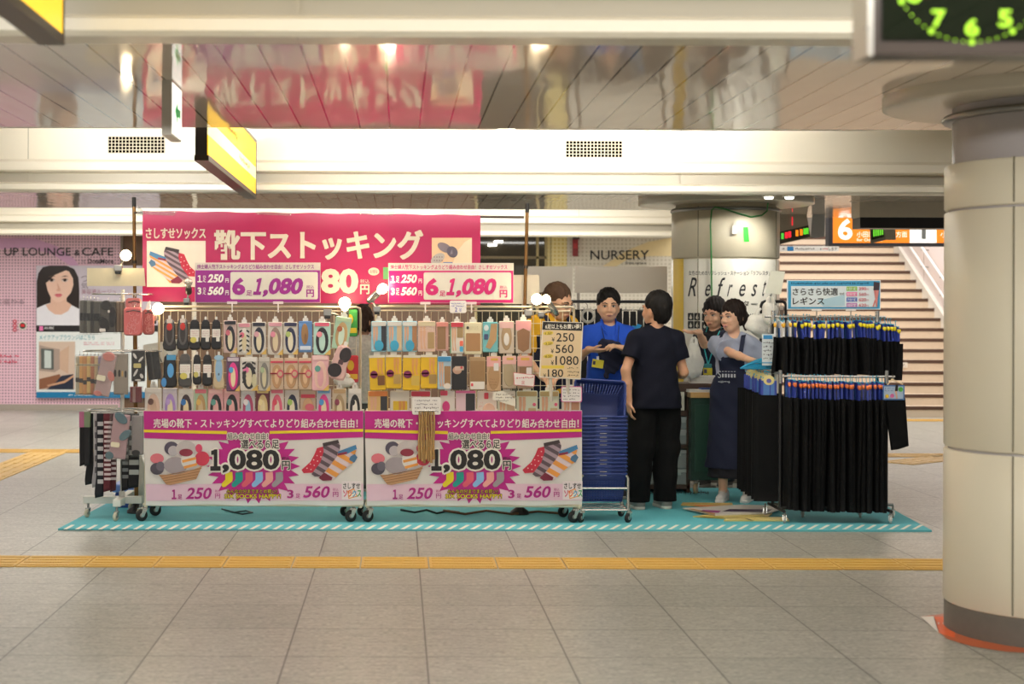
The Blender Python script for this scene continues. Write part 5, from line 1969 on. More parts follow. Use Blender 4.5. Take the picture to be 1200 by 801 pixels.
for v, r in hoops:
    z = W(143, v, SY).z
    mb = MB()
    mb.tube([(SX + r * math.cos(a), SY + r * .8 * math.sin(a), z) for a in [2 * math.pi * i / 28 for i in range(28)]], .005, chrome, n=8, closed=True)
    for k in range(4):
        a = math.pi / 4 + k * math.pi / 2
        mb.cyl((SX, SY, z), (SX + r * math.cos(a), SY + r * .8 * math.sin(a), z), .004, chrome, n=8)
    mb.build('hoop', t)


def bagpack(u0, v0, u1, v1, Y, label, blobs, group, tilt=0.0, cat='sock bag', name='sock_bag', bag=True, th=.03):
    """socks folded inside a clear bag: blobs = list of (part, colour, [(x, y, rx, ry, rot)])"""
    w, h, cu, cv = u1 - u0, v1 - v0, (u0 + u1) / 2, (v0 + v1) / 2
    c, s = math.cos(tilt), math.sin(tilt)

    def A(x, y, l=0.0):
        du, dv = (x - .5) * w, (y - .5) * h
        return W(cu + du * c - dv * s, cv + du * s + dv * c, Y - l)
    t = thing(name, label, cat, W(cu, v1, Y), group)
    for nm, col, es in blobs:
        mb = MB()
        for e in es:
            if e[0] == 'r':
                mb.prism([A(x, y, 0) for x, y in rrect(e[1], e[2], e[3], e[4], .04, 3)], (0, -e[5] if len(e) > 5 else -th * .8, 0), K(col, .6), .06)
            else:
                mb.prism([A(x, y, 0) for x, y in elp(*e[:5])], (0, -(e[5] if len(e) > 5 else th * .7), 0), K(col, .6), .12)
        mb.build(nm, t)
    if bag:
        mb = MB()
        P = [A(x, y) for x, y in rrect(0, 0, 1, 1, .07)]
        mb.prism([p + Vector((0, .004, 0)) for p in P], (0, -th - .006, 0), bagf, .05)
        mb.build('clear_bag', t)
    mb = MB()
    mb.tube([A(.5, .02, th / 2), A(.5, -.04, th / 2), A(.5, -.06, 0), A(.5, -.05, -.02)], .003, chrome, n=6)
    mb.build('hook', t)
    return t


GS = 'bags on the top hoop of the spinner rack'
for i in range(5):
    bagpack(93 + i * 4.2, 349 + i * .3, 103 + i * 4.2, 392, SY - .10 - .015 * i, f'thin clear bag of dark grey socks, {ONES[i + 1]} from the left on top hoop', [('sock', ('6a665e', '504c46', '7c786c', '3c3936', '5a564e')[i], [('r', .1, .06, .9, .95)]), ('dark_band', '2c2a2a', [('r', .1, .4, .9, .62, .026)])], GS)
bagpack(116, 351, 138, 391, SY - .2, 'clear bag with black loafers shaped socks, front of the spinner top hoop', [('sock', '4c4640', [('r', .08, .05, .92, .95)]), ('black_sock', '211e1e', [(.4, .16, .3, .14, 0, .03), (.3, .7, .32, .2, .5, .03), (.74, .5, .2, .34, 0, .028)]), ('label', 'd8cfc8', [('r', .5, .3, .62, .38, .033), ('r', .06, .84, .4, .94, .033)])], GS)
bagpack(133, 351, 148, 391, SY - .17, 'clear bag of brown socks beside the red pouches on top hoop', [('sock', '6a5644', [('r', .08, .05, .92, .95)]), ('sock_stripe', '8a7660', [('r', .3, .05, .45, .95, .028), ('r', .62, .05, .74, .95, .028)])], GS)


def pouch(u0, v0, u1, v1, Y, label, c1, c2, seed):
    t = thing('sock_pouch', label, 'pouch', W((u0 + u1) / 2, v1, Y), 'red patterned pouches')
    mp = at(Y)
    mb = MB()
    mb.prism([mp(u, v) for u, v in rrect(u0, v0, u1, v1, 4)], (0, -.05, 0), K(c1, .5), .08)
    mb.build('body', t)
    mb = MB()
    r = random.Random(seed)
    for i in range(16):
        u, v, q = r.uniform(u0 + 4, u1 - 4), r.uniform(v0 + 6, v1 - 4), r.uniform(1.2, 2.6)
        P = [mp(u + q * math.cos(a), v + q * 1.2 * math.sin(a), .0505) for a in [k * .6 for k in range(8)]]
        mb.tube(P, .0016, K(c2, .5), n=4)
    mb.build('printed_pattern', t)
    mb = MB()
    mb.tube([mp(u0 + 2, v0 + 5, .05), mp((u0 + u1) / 2, v0 + 3.5, .05), mp(u1 - 2, v0 + 5, .05)], .004, K('3a2c2a', .4), n=8)
    mb.build('zip', t)
    mb = MB()
    mb.tube([mp((u0 + u1) / 2, v0 + 1, .03), mp((u0 + u1) / 2 - 2, v0 - 4, .03), mp((u0 + u1) / 2 + 2, v0 - 4, .03), mp((u0 + u1) / 2, v0 + 1, .03)], .002, chrome, n=6)
    mb.build('loop', t)


pouch(146, 360, 167, 393, SY - .2, 'large pink red pouch with swirl pattern on the spinner top hoop', 'cc6a6a', 'e2a09c', 3)
pouch(168, 362, 181, 392, SY - .12, 'narrow darker red pouch behind the large one on the spinner top hoop', 'b8605c', 'd89890', 5)
pouch(148, 349, 166, 362, SY - .13, 'small rose pouch peeking above the large pink red pouch', 'c4706c', 'd89a94', 8)
mb = MB()
mb.prism([W(u, v, SY - .16) for u, v in ((171, 362), (173, 354), (176, 352), (176.5, 360), (174, 367))][::-1], (0, -.01, 0), K('efe6da', .4))
tag(mb.build('paper_tag'), 'small white curled tag above the narrow red pouch', 'tag')

GS = 'bags on the middle hoop of the spinner rack'
cols = ('b8b09a', 'd8a468', 'c89060', 'd8b878', 'b87a5c', 'c8b088', '9a8aa4')
for i in range(7):
    bagpack(88 + i * 4.4, 415, 99 + i * 4.4, 464 - (i % 2), SY - .12 - .014 * i, f'clear bag of striped {("beige", "orange", "tan", "yellow", "rust", "sand", "mauve")[i]} socks, {ONES[i + 1]} from left on middle hoop',
            [('sock', cols[i], [('r', .1, .04, .9, .96)]), ('dark_stripe', '4c4440', [('r', .1, .55 + .03 * (i % 3), .9, .66 + .03 * (i % 3), .026)]), ('light_stripe', 'ded0b0', [('r', .1, .22, .9, .28, .026)])], GS)
bagpack(113, 412, 135, 466, SY - .255, 'tilted clear bag with rose grey socks and cream label on middle hoop', [('sock', 'b49a98', [('r', .1, .04, .9, .96)]), ('rose_toe', 'c88078', [(.5, .1, .34, .1, 0, .03), (.3, .92, .24, .06, 0, .03), (.8, .5, .2, .1, .3, .03)]), ('label', 'e8dfc4', [('r', .08, .52, .56, .64, .034)])], GS, tilt=.2)
bagpack(132, 412, 152, 464, SY - .24, 'clear bag of grey brown socks with dark stripes on middle hoop', [('sock', '93887c', [('r', .08, .04, .92, .96)]), ('dark_stripe', '37302e', [('r', .1, .4, .26, .56, .028), ('r', .36, .4, .5, .56, .028), ('r', .74, .42, .86, .58, .028)]), ('tan_stripe', 'c09a60', [('r', .56, .42, .66, .56, .028)])], GS)
bagpack(153.5, 409, 171, 448, SY - .2, 'black and white marbled socks in a clear bag on the middle hoop', [('sock', '2a2828', [('r', .06, .04, .94, .96)]), ('white_marbling', 'd4d0ca', [(.3, .2, .16, .06, .5, .027), (.7, .3, .2, .05, -.4, .027), (.35, .7, .2, .06, -.6, .027), (.75, .8, .14, .07, .3, .027), (.5, .92, .22, .03, 0, .027)]), ('label', 'cfc07a', [('r', .2, .42, .72, .56, .03)])], GS)
bagpack(171.5, 410, 189, 446, SY - .14, 'plain black socks in a clear bag, outermost right on middle hoop', [('sock', '262424', [('r', .06, .04, .94, .96)]), ('grey_fold', '45423f', [('r', .4, .06, .5, .94, .027)])], GS, tilt=-.12)
bagpack(151, 452, 168, 472, SY - .05, 'clear bag of wine red socks hanging lowest behind the middle hoop', [('sock', '98585c', [('r', .1, .04, .9, .96)]), ('light_stripe', 'c8a8a4', [('r', .3, .04, .5, .96, .027)])], GS)

GL = 'knee socks on the bottom hoop of the spinner rack'


def kneesock(u, v0, v1, Y, c1, label, c2=None, n=8, w=7.5, foot=True, top=None):
    t = thing('knee_socks', label, 'knee socks', W(u, v1, Y), GL)
    mp = at(Y)
    mb = MB()
    P = [(u - w / 2, v0), (u + w / 2, v0), (u + w / 2 + .3, v0 + (v1 - v0) * .7), (u + w / 2 - .6, v1 - 2), (u - w / 2 - (2 if foot else 0), v1), (u - w / 2 - (2.6 if foot else 0), v1 - 5), (u - w / 2 - .2, v0 + (v1 - v0) * .7)]
    mb.prism([mp(a, b) for a, b in P[::-1]], (0, -.03, 0), K(c1, .8), .1)
    mb.build('sock_pair', t)
    if c2:
        mb = MB()
        for i in range(n):
            y = v0 + (v1 - v0) * (.1 + .78 * i / n)
            mb.rect(u - w / 2 + .3, y, u + w / 2 - .3, y + (v1 - v0) * .4 / n, mp, K(c2, .8), .0315)
        mb.build('stripes', t)
    if top:
        mb = MB()
        mb.prism([mp(a, b, .002) for a, b in ((u - w / 2 - .2, v0 - 1), (u - w / 2 - .2, v0 + 17), (u + w / 2 + .2, v0 + 17), (u + w / 2 + .2, v0 - 1))], (0, -.032, 0), K(top, .5))
        mb.build('header_card', t)
    mb = MB()
    mb.tube([mp(u, v0 + 1, .015), mp(u, v0 - 3, .015), mp(u, v0 - 4, .0)], .003, chrome, n=6)
    mb.build('hook', t)


kneesock(97, 483, 546, SY - .04, '1c1a1c', 'black knee socks with pink header, outermost left on bottom hoop', top='c06a90', w=6, foot=False)
kneesock(103, 483, 546, SY - .09, '232123', 'black knee socks with olive and green header on bottom hoop', top='7a8868', w=6.5, foot=False)
kneesock(106, 484, 568, SY - .06, '1a181a', 'plain long black knee socks on the bottom hoop', w=7)
kneesock(113, 484, 571, SY - .1, 'b0a8aa', 'pale grey and mauve long knee socks on the bottom hoop', '6a6468', 5, w=4.5)
kneesock(118, 484, 583, SY - .14, '1e1c24', 'navy black knee socks with few pale bands on bottom hoop', 'c8c4c4', 8, w=8)
kneesock(126, 484, 576, SY - .18, '5c1c26', 'wine red knee socks with pale checks on bottom hoop', 'd8c4c4', 13, w=8.5, foot=False)
kneesock(133, 484, 576, SY - .15, '4c1820', 'dark red knee socks with cream bands behind the bag on bottom hoop', 'c8b8b8', 12, w=7, foot=False)
kneesock(147, 484, 575, SY - .06, '1e1c1e', 'black knee socks with narrow grey bands beside the white pole', '8c8a88', 9, w=8, foot=False)
kneesock(157, 484, 572, SY - .08, '1c1a1c', 'black knee socks with broad pale bands, right end of bottom hoop', 'b4b4ae', 6, w=12, foot=False)
bagpack(126, 482, 154, 540, SY - .27, 'large clear bag of pink and blue grey socks in front of the bottom hoop', [('sock', 'b08e92', [('r', .16, .05, .86, .95)]), ('blue_grey_patch', '5a7078', [(.5, .13, .3, .1, .2, .033), (.74, .46, .24, .1, -.3, .033), (.2, .9, .18, .08, 0, .033)]), ('label', 'e6dcc0', [('r', .2, .62, .58, .72, .036)])], 'bags on the bottom hoop of the spinner rack', tilt=.12)
bagpack(153, 484, 170, 535, SY - .22, 'clear bag of grey socks with black toes beside the left banner', [('sock', '8c8484', [('r', .1, .05, .9, .95)]), ('black_toe', '2a2828', [(.4, .9, .3, .07, 0, .033)])], 'bags on the bottom hoop of the spinner rack')

# blue crate lid and folded blue things behind the spinner
t = thing('plastic_crate', 'blue plastic crate with pale lid on the mat behind the spinner rack', 'crate', W(160, 604, 11.95))
mb = MB()
a, b = W(136, 590, 11.9), W(190, 575, 11.9)
mb.b2((a.x, 11.85, ZM), (b.x, 12.2, .13), mat('crate_blue', (44, 76, 150), .45), .012)
mb.build('body', t)
mb = MB()
mb.b2((a.x - .02, 11.83, .13), (b.x + .02, 12.22, .19), mat('lid_blue', (110, 140, 206), .4), .012)
mb.b2((a.x + .05, 11.9, .19), (b.x - .05, 12.15, .20), mat('lid_blue', (110, 140, 206), .4), .004)
mb.build('lid', t)
t = thing('bottle', 'tall white plastic bottle behind the spinner rack', 'bottle', W(163, 577, 11.75))
mb = MB()
p = W(163, 570, 11.75)
mb.lathe([(.035, ZM), (.04, ZM + .02), (.04, .35), (.02, .41), (.014, .44)], (p.x, p.y, 0), K('d8d4ca', .35), 20)
mb.build('body', t)
mb = MB()
mb.lathe([(.018, .44), (.018, .47), (.01, .48)], (p.x, p.y, 0), K('c8c0b0', .35), 16)
mb.build('cap', t)

# cable tangle and crate under the right rack
mb = MB()
mb.tube([G(u, v, .02) for u, v in ((260, 596), (275, 600), (288, 598), (296, 600), (284, 602), (270, 599))], .006, K('3a5458', .5), n=6)
tag(mb.build('cable'), 'loose dark cable lying under the left rack', 'cable')
mb = MB()
mb.tube([G(u, v, .02) for u, v in ((470, 597), (486, 600), (500, 597), (512, 601), (525, 598), (538, 600))], .008, K('24302f', .5), n=6)
tag(mb.build('cable'), 'dark cable with plug lying under the middle of right rack', 'cable')
mb = MB()
mb.tube([G(u, v, .025) for u, v in ((520, 598), (545, 602), (570, 598), (600, 602), (630, 599), (655, 601))], .01, K('6a4428', .5), n=6)
tag(mb.build('cable'), 'brown cable lying under the right end of right rack', 'cable')

# ================================================================ SHOPPING BASKETS
bb = mat('basket_blue', (26, 50, 118), .42, var=.06)
BX = W(706, 500, 11.2).x
BY = 11.28


def basket_mesh(parent):
    """tapered basket with open lattice walls, local base at z=0: rim .355 x .28, height .2"""
    w0, d0, w1, d1, h = .140, .105, .165, .135, .20
    mb = MB()
    mb.add([(-w0, -d0, 0), (w0, -d0, 0), (w0, d0, 0), (-w0, d0, 0), (-w0, -d0, .005), (w0, -d0, .005), (w0, d0, .005), (-w0, d0, .005)], [(0, 3, 2, 1), (4, 5, 6, 7)], bb)
    c0 = [(-w0, -d0), (w0, -d0), (w0, d0), (-w0, d0)]
    c1 = [(-w1, -d1), (w1, -d1), (w1, d1), (-w1, d1)]
    for k in range(4):
        a0, b0, a1, b1 = c0[k], c0[(k + 1) % 4], c1[k], c1[(k + 1) % 4]
        n = 16 if k % 2 == 0 else 12

        def pt(f, g):
            x0, y0 = a0[0] + (b0[0] - a0[0]) * f, a0[1] + (b0[1] - a0[1]) * f
            x1, y1 = a1[0] + (b1[0] - a1[0]) * f, a1[1] + (b1[1] - a1[1]) * f
            return Vector((x0 + (x1 - x0) * g, y0 + (y1 - y0) * g, h * g))
        for i in range(n + 1):
            f0, f1 = max(0, (i - .22) / n), min(1, (i + .22) / n)
            mb.add([pt(f0, 0), pt(f1, 0), pt(f1, .8), pt(f0, .8)], [(0, 1, 2, 3)], bb)
        for g in np.linspace(.0, .8, 9):
            mb.add([pt(0, g), pt(1, g), pt(1, min(g + .045, .82)), pt(0, min(g + .045, .82))], [(0, 1, 2, 3)], bb)
        mb.add([pt(0, .78), pt(1, .78), pt(1, 1), pt(0, 1)], [(0, 1, 2, 3)], bb)
    o = mb.build('lattice_body', parent, None)
    sol = o.modifiers.new('thickness', 'SOLIDIFY')
    sol.thickness = .003
    mb = MB()
    P = []
    for (sx, sy, a0) in ((1, -1, -90), (1, 1, 0), (-1, 1, 90), (-1, -1, 180)):
        for i in range(4):
            a = math.radians(a0 + 30 * i)
            P.append((sx * (w1 - .02) + .026 * math.cos(a), sy * (d1 - .02) + .026 * math.sin(a), h))
    mb.tube(P, .0075, bb, n=8, closed=True)
    mb.build('rim', parent)
    mb = MB()
    mb.box((0, -d1 - .004, h - .012), (.11, .008, .018), bb, 0, .002)
    mb.build('grip_panel', parent)
    mb = MB()
    mb.box((0, -d1 - .009, h - .008), (.05, .004, .004), K('b8b4b0', .4))
    mb.build('name_strip', parent)


def bask_root(label):
    return thing('shopping_basket', label, 'basket', (0, 0, 0), 'stacked blue shopping baskets')


zb = .12
proto = bask_root('lowest blue shopping basket, the whole body showing at the stack bottom')
basket_mesh(proto)
zr0 = W(706, 553, BY).z - .2
NB = 16
for i in range(NB):
    o = proto if i == 0 else tree_copy(proto)
    o.location = (BX + rnd.uniform(-.002, .002), BY, zr0 + i * .0272)
    if i:
        o['label'] = f'blue shopping basket nested in the stack, its rim {ordw(i + 1)} from the bottom'
        for ch in list(o.children):
            if ch.name.startswith('name_strip') and i in (2, 5, 7, 12, 14):
                bpy.data.objects.remove(ch)
top = tree_copy(proto)
top['label'] = 'topmost blue basket, tipped towards us on the stack with open inside showing'
top.location = (BX - .012, 11.40, .80)
top.rotation_euler = (math.radians(70), math.radians(3), math.radians(-3))
top.scale = (1.06, 1.12, 1.0)
# trolley below
t = thing('basket_trolley', 'chrome basket trolley with black casters under the blue baskets', 'trolley', (BX, BY, ZM))
x0, x1 = W(680, 600, 11.15).x, W(735, 600, 11.15).x
ya, yb = BY - .17, BY + .17
for x in (x0, x1):
    for y in (ya, yb):
        mb = MB()
        mb.tube([(x, y, .1), (x, y, .33), (x + (.015 if x < BX else -.015), y, .35)], .011, chrome, n=10)
        mb.build('upright', t)
        caster(t, (x, y, ZM), .034, .1, yaw=.8)
mb = MB()
for z in (.1, .255):
    P = [(x0, ya, z), (x1, ya, z), (x1, yb, z), (x0, yb, z)]
    for i in range(4):
        if z < .2 or i != 2:
            mb.cyl(P[i], P[(i + 1) % 4], .008, chrome, n=10)
mb.cyl((x0, BY - .05, .1), (x1, BY - .05, .1), .006, chrome)
mb.cyl((x0, BY + .05, .1), (x1, BY + .05, .1), .006, chrome)
mb.build('frame', t)

# ================================================================ LEGGINGS RACK
RX0, RX1 = W(916, 560, 11.15).x, W(1041, 560, 11.15).x
ZU, ZL = W(975, 371, 11.4).z, W(975, 441, 11.2).z
YU, YL = 11.42, 11.2
t = thing('leggings_rack', 'black two bar garment rack on clear casters full of leggings', 'rack', ((RX0 + RX1) / 2, 11.3, ZM))
for x, y in ((RX0, YL), (RX1, YL), (RX0, YU), (RX1, YU)):
    mb = MB()
    mb.cyl((x, y, .1), (x, y, (ZL if y == YL else ZU) + .03), .012, blackm)
    mb.cyl((x, y, (ZL if y == YL else ZU) - .05), (x, y, (ZL if y == YL else ZU) + .045), .015, chrome)
    mb.build('post', t)
for nm, y, z in (('upper_bar', YU, ZU), ('lower_bar', YL, ZL)):
    mb = MB()
    mb.cyl((RX0 - .06 * (y == YU), y, z), (RX1 + .06, y, z), .009, chrome)
    mb.build(nm, t)
mb = MB()
mb.cyl((RX0, YL, .11), (RX1, YL, .11), .013, blackm)
mb.cyl((RX0, YU, .11), (RX1 + .12, YU, .11), .012, steel)
for x in (RX0, RX1):
    mb.cyl((x, YL - .12, .1), (x, YU + .12, .1), .012, blackm)
mb.build('base_frame', t)
cl = mat('clear_wheel', (196, 190, 182), .2, var=.05)
for x, y in ((RX0 + .01, YL - .1), (RX0 - .03, YU + .1), (RX1, YL - .1), (RX1 + .12, YU), (RX0 + .22, YU), (RX1 - .12, YU)):
    caster(t, (x, y, ZM), .027, .09, wheel_m=cl, yaw=1.3)
mb = MB()
mb.tube([(RX0, 11.28, ZL + .02), (RX0, 12.0, ZL + .02), (RX0, 12.0, .1)], .01, steel, n=10)
mb.build('side_bar', t)

clothm = mat('black_knit', (8, 8, 9), .9, var=.15, scale=60, spec=.25)
hb = mat('header_blue', (48, 66, 158), .35, var=.12, coat=.4)
hl = mat('header_light_blue', (72, 120, 184), .35, var=.1, coat=.4)
hw = mat('header_white', (226, 224, 222), .35, coat=.4)


def legging(dot, length, hh, name='leggings', head=hb):
    """item hanging edge-on: thin in X, wide in Y; origin at the bar"""
    t = thing(name, None, 'leggings', (0, 0, 0))
    mb = MB()
    mb.tube([(0, -.004, .012), (0, .008, .016), (0, .014, .004), (0, .006, -.012), (0, 0, -.03)], .0028, K('2aa8cc', .35), n=8)
    mb.b2((-.004, -.04, -.034), (.004, .04, -.026), K('2aa8cc', .35))
    mb.build('hanger', t)
    mb = MB()
    zt, zb_ = -.028, -.028 - hh
    mb.prism([(-.007, -.048, zt - .03), (-.007, -.02, zt), (-.007, .02, zt), (-.007, .048, zt - .03), (-.007, .048, zb_), (-.007, -.048, zb_)], (.014, 0, 0), head)
    mb.b2((-.0085, -.004, zb_ + .004), (.0085, .03, zt - .05), hl)
    mb.build('header_card', t)
    mb = MB()
    mb.lathe([(.011, -.0095), (.011, .0095)], (0, -.042, zt - .03), K(dot, .4), 12, axis=(1, 0, 0))
    mb.ell((0, -.05, zt - .038), (.011, .008, .014), K(dot, .4), 10)
    mb.build('size_dot', t)
    mb = MB()
    n, q = 9, 7
    vs, fs = [], []
    for j in range(n + 1):
        f = j / n
        z = zb_ + .03 - (length + .03) * f
        for i in range(q * 2):
            s = 1 if i < q else -1
            y = -.092 + .184 * ((i if i < q else 2 * q - 1 - i) / (q - 1))
            y *= 1 + .04 * f
            x = s * (.011 + .002 * math.sin(f * 5 + y * 30)) + .006 * math.sin(f * 4.0 + 1) * f
            vs.append((x, y, z))
    for j in range(n):
        for i in range(q * 2):
            a, b = j * 2 * q + i, j * 2 * q + (i + 1) % (2 * q)
            fs.append((a, a + 2 * q, b + 2 * q, b))
    fs.append(tuple(range(n * 2 * q, (n + 1) * 2 * q)))
    mb.add(vs, fs, clothm, True)
    mb.build('cloth', t)
    return t


def row(proto, n, xa, xb, y, z, grp, fmt, zj=None, first=True):
    for i in range(n):
        o = proto if (i == 0 and first) else tree_copy(proto)
        f = i / (n - 1)
        o.location = (xa + (xb - xa) * f + rnd.uniform(-.003, .003), y + rnd.uniform(-.02, .02), z + (zj(f) if zj else 0) + rnd.uniform(-.006, .006))
        o.rotation_euler = (rnd.uniform(-.04, .04), rnd.uniform(-.018, .018), rnd.uniform(-.25, .25))
        o['label'] = fmt.format(ordw(i + 1))
        o['group'] = grp


dz = lambda f: -.03 * max(0, (f - .7) / .3)
pw = legging('e8b030', .235, .15, head=hw)
row(pw, 4, W(909, 380, YU).x, W(924, 380, YU).x, YU, ZU, 'leggings on the upper bar', '{} black leggings from the left on upper bar, with white header and yellow dot')
pu = legging('ecd81c', .235, .155)
nU = 30
for i in range(nU):
    o = pu if i == 0 else tree_copy(pu)
    f = i / (nU - 1)
    o.location = (W(929, 380, YU).x + (W(1049, 380, YU).x - W(929, 380, YU).x) * f + rnd.uniform(-.006, .006), YU + rnd.uniform(-.02, .02), ZU - .035 * max(0, (f - .72) / .28) + rnd.uniform(-.01, .006))
    o.rotation_euler = (rnd.uniform(-.04, .04), rnd.uniform(-.08, .05), rnd.uniform(-.3, .3))
    o['label'] = f'{ordw(i + 5)} black leggings from the left on upper bar, with blue header and yellow dot'
    o['group'] = 'leggings on the upper bar'
pl = legging('e8783c', .77, .155)
row(pl, 30, W(924, 450, YL).x, W(1034, 450, YL).x, YL, ZL, 'leggings on the lower bar', '{} long black leggings from the left on lower bar, with blue header and orange dot', lambda f: -.012 * f)
# items on the side bar face the camera
ps = legging('e8d890', .74, .155, head=hl)
for ch in ps.children:
    if ch.name.startswith('size_dot'):
        m_ = MB()
        m_.b2((-.0088, -.05, -.18), (.0088, -.036, -.05), hb)
        m_.b2((-.0088, .036, -.18), (.0088, .05, -.05), hb)
        m_.b2((-.0088, -.012, -.18), (.0088, -.004, -.06), hb)
        m_.lathe([(.036, -.0095), (.036, .0095)], (0, 0, -.045), K('dfd08c', .4), 16, axis=(1, 0, 0))
        m_.lathe([(.016, -.0105), (.016, .0105)], (0, 0, -.05), K('5a5aa0', .4), 16, axis=(1, 0, 0))
        n_ = m_.build('round_tab', ps, None)
        bpy.data.objects.remove(ch)
        break
for i in range(9):
    o = ps if i == 0 else tree_copy(ps)
    o.scale = (1, 1.1, 1)
    o.location = (RX0 - .005 - .035 + rnd.uniform(-.01, .01), 11.34 + i * .075, ZL + .012 + .003 * i)
    o.rotation_euler = (0, rnd.uniform(-.03, .03), math.pi / 2 + rnd.uniform(-.3, .05))
    o['label'] = f'{ordw(i + 1)} long black leggings from the front on side bar, with round cream tab'
    o['group'] = 'leggings on the side bar'
# pack facing us at the right end
YP = YL - .06
mp = at(YP)
t = thing('leggings_pack', 'black leggings facing front with printed blue card at the right end of lower bar', 'leggings', W(1050, 525, YP))
mb = MB()
mb.prism([mp(u, v) for u, v in ((1036, 468), (1044, 527), (1052, 526), (1064, 522), (1060, 466))], (0, -.03, 0), clothm, .06)
mb.build('cloth', t)
mb = MB()
mb.rect(1034.5, 451, 1060, 468.5, mp, hl, .034, .006)
mb.rect(1036, 452.5, 1058.5, 467, mp, K('b8cce4', .35), .036)
mb.build('printed_card', t)
mb = MB()
for u, v, r, c in ((1039.5, 464, 2.2, 'e8c030'), (1045.5, 463.5, 2.4, 'e070a8'), (1055.5, 456, 2.8, '58b048')):
    mb.flat(elp(u, v, r, r), mp, K(c, .4), .038)
mb.flat([(1050, 451), (1048.6, 458), (1050.4, 467), (1052, 467), (1051, 458), (1052.4, 451)], mp, K('e0b498', .4), .038)
mb.flat([(1049.6, 450), (1048.8, 458), (1052, 458), (1052.6, 450)], mp, K('221e20', .4), .039)
mb.scrib(1037, 453, 1047, 459, 2, mp, K('5a78b0', .4), .038, 5, .9, .25)
mb.build('card_print', t)
mb = MB()
mb.tube([mp(1040, 451, .03), mp(1045, 444, .03), mp(1058, 450, .03)], .005, K('e0c8a0', .35), n=8)
mb.tube([mp(1047, 445, .03), mp(1047, 441, .0), mp(1046, 438, -.03), W(1046, 441, YL)], .003, chrome, n=6)
mb.build('hanger', t)

# leggings sign
Y = 11.36
mp = at(Y)
t = thing('price_sign', 'blue bordered leggings price sign standing on the leggings rack', 'sign', W(977, 362, Y))
mb = MB()
mb.rect(922, 328, 1032, 362.5, mp, K('e8ecec', .3), 0, .006)
mb.rect(923.5, 329, 1031, 361.5, mp, K('3a9cc8', .3), .002)
mb.rect(927, 335, 1028, 359.5, mp, K('dfe8ea', .3), .004)
mb.flat([(958, 352), (990, 345), (990, 358), (965, 359)], mp, K('b0d0dc', .3), .005)
mb.build('board', t)
mb = MB()
mb.scrib(927, 330, 1020, 333.7, 1, mp, K('123048'), .005, 9, .95, .3)
mb.text('さらさら快適', 929, 337, 982, 346, mp, black, .006, off=.012)
mb.text('レギンス', 929, 348, 966, 357, mp, black, .006, off=.016)
mb.text('tod', 984, 342, 989, 345.5, mp, black, .006)
for i, (c, a, b) in enumerate((('8cc048', '1分丈', '390'), ('e87aa8', '5分丈', '560'), ('3c60b8', '7分丈', '620'), ('b878b8', '10分丈', '620'))):
    mb.rect(992, 335.6 + i * 6.4, 1004.5, 340.6 + i * 6.4, mp, K(c, .3), .005)
    mb.text(a, 993, 336.3 + i * 6.4, 1003.5, 340 + i * 6.4, mp, K('f4f0ec'), .007, off=.01)
    mb.text(b, 1006.5, 336.3 + i * 6.4, 1015, 340 + i * 6.4, mp, K('d05060'), .007, off=.01)
    mb.text('円', 1015.5, 337.8 + i * 6.4, 1018, 340 + i * 6.4, mp, K('d05060'), .007)
mb.build('lettering', t)
mb = MB()
mb.flat([(1024, 330), (1023.5, 340), (1030, 340), (1031, 331)], mp, K('3c2c34', .3), .007)
mb.flat([(1024, 340), (1025.5, 350), (1022.5, 359), (1024, 359.4), (1027, 350), (1028, 340)], mp, K('cc7a74', .3), .007)
mb.flat([(1027, 340), (1025.5, 350), (1026.5, 359), (1028, 359.4), (1028.5, 350), (1030, 340)], mp, K('d88880', .3), .0075)
mb.build('leg_picture', t)
for u in (957, 997):
    mb = MB()
    mb.rect(u - 6, 361.5, u + 6, 364, mp, K('e8e0d8', .25), .004, .012)
    mb.cyl(mp(u, 363), W(u, 372, YU - .02), .005, K('e8e0d8', .25), n=8)
    mb.build('clip_stand', t)

# white bags and price sheet at the left end of the leggings rack
bagw = mat('white_plastic_bag', (232, 230, 222), .4, var=.04, bump=.5, bscale=30)


def bag_blob(label, c, rad, seed, name='plastic_bag'):
    r = random.Random(seed)
    t = thing(name, label, 'bag', (c[0], c[1], c[2] - rad[2]))
    mb = MB()
    mb.ell(c, rad, bagw, 28)
    ph = [r.uniform(0, 6) for _ in range(6)]
    mb.v = [tuple(Vector(c) + (Vector(p) - Vector(c)) * (1 + .10 * math.sin(p[0] * 40 + ph[0] + p[2] * 22) + .08 * math.sin(p[2] * 55 + ph[1] + p[0] * 18) + .05 * math.sin(p[1] * 60 + p[0] * 50 + ph[2]))) for p in mb.v]
    mb.build('body', t)
    mb = MB()
    for s in (-1, 1):
        mb.tube([Vector(c) + Vector((s * rad[0] * .3, 0, rad[2] * .8)), Vector(c) + Vector((s * rad[0] * .22, 0, rad[2] * 1.25)), Vector(c) + Vector((s * rad[0] * .05, 0.0, rad[2] * 1.4))], [.022, .014, .008], bagw, n=8)
    mb.build('handle', t)
    return t


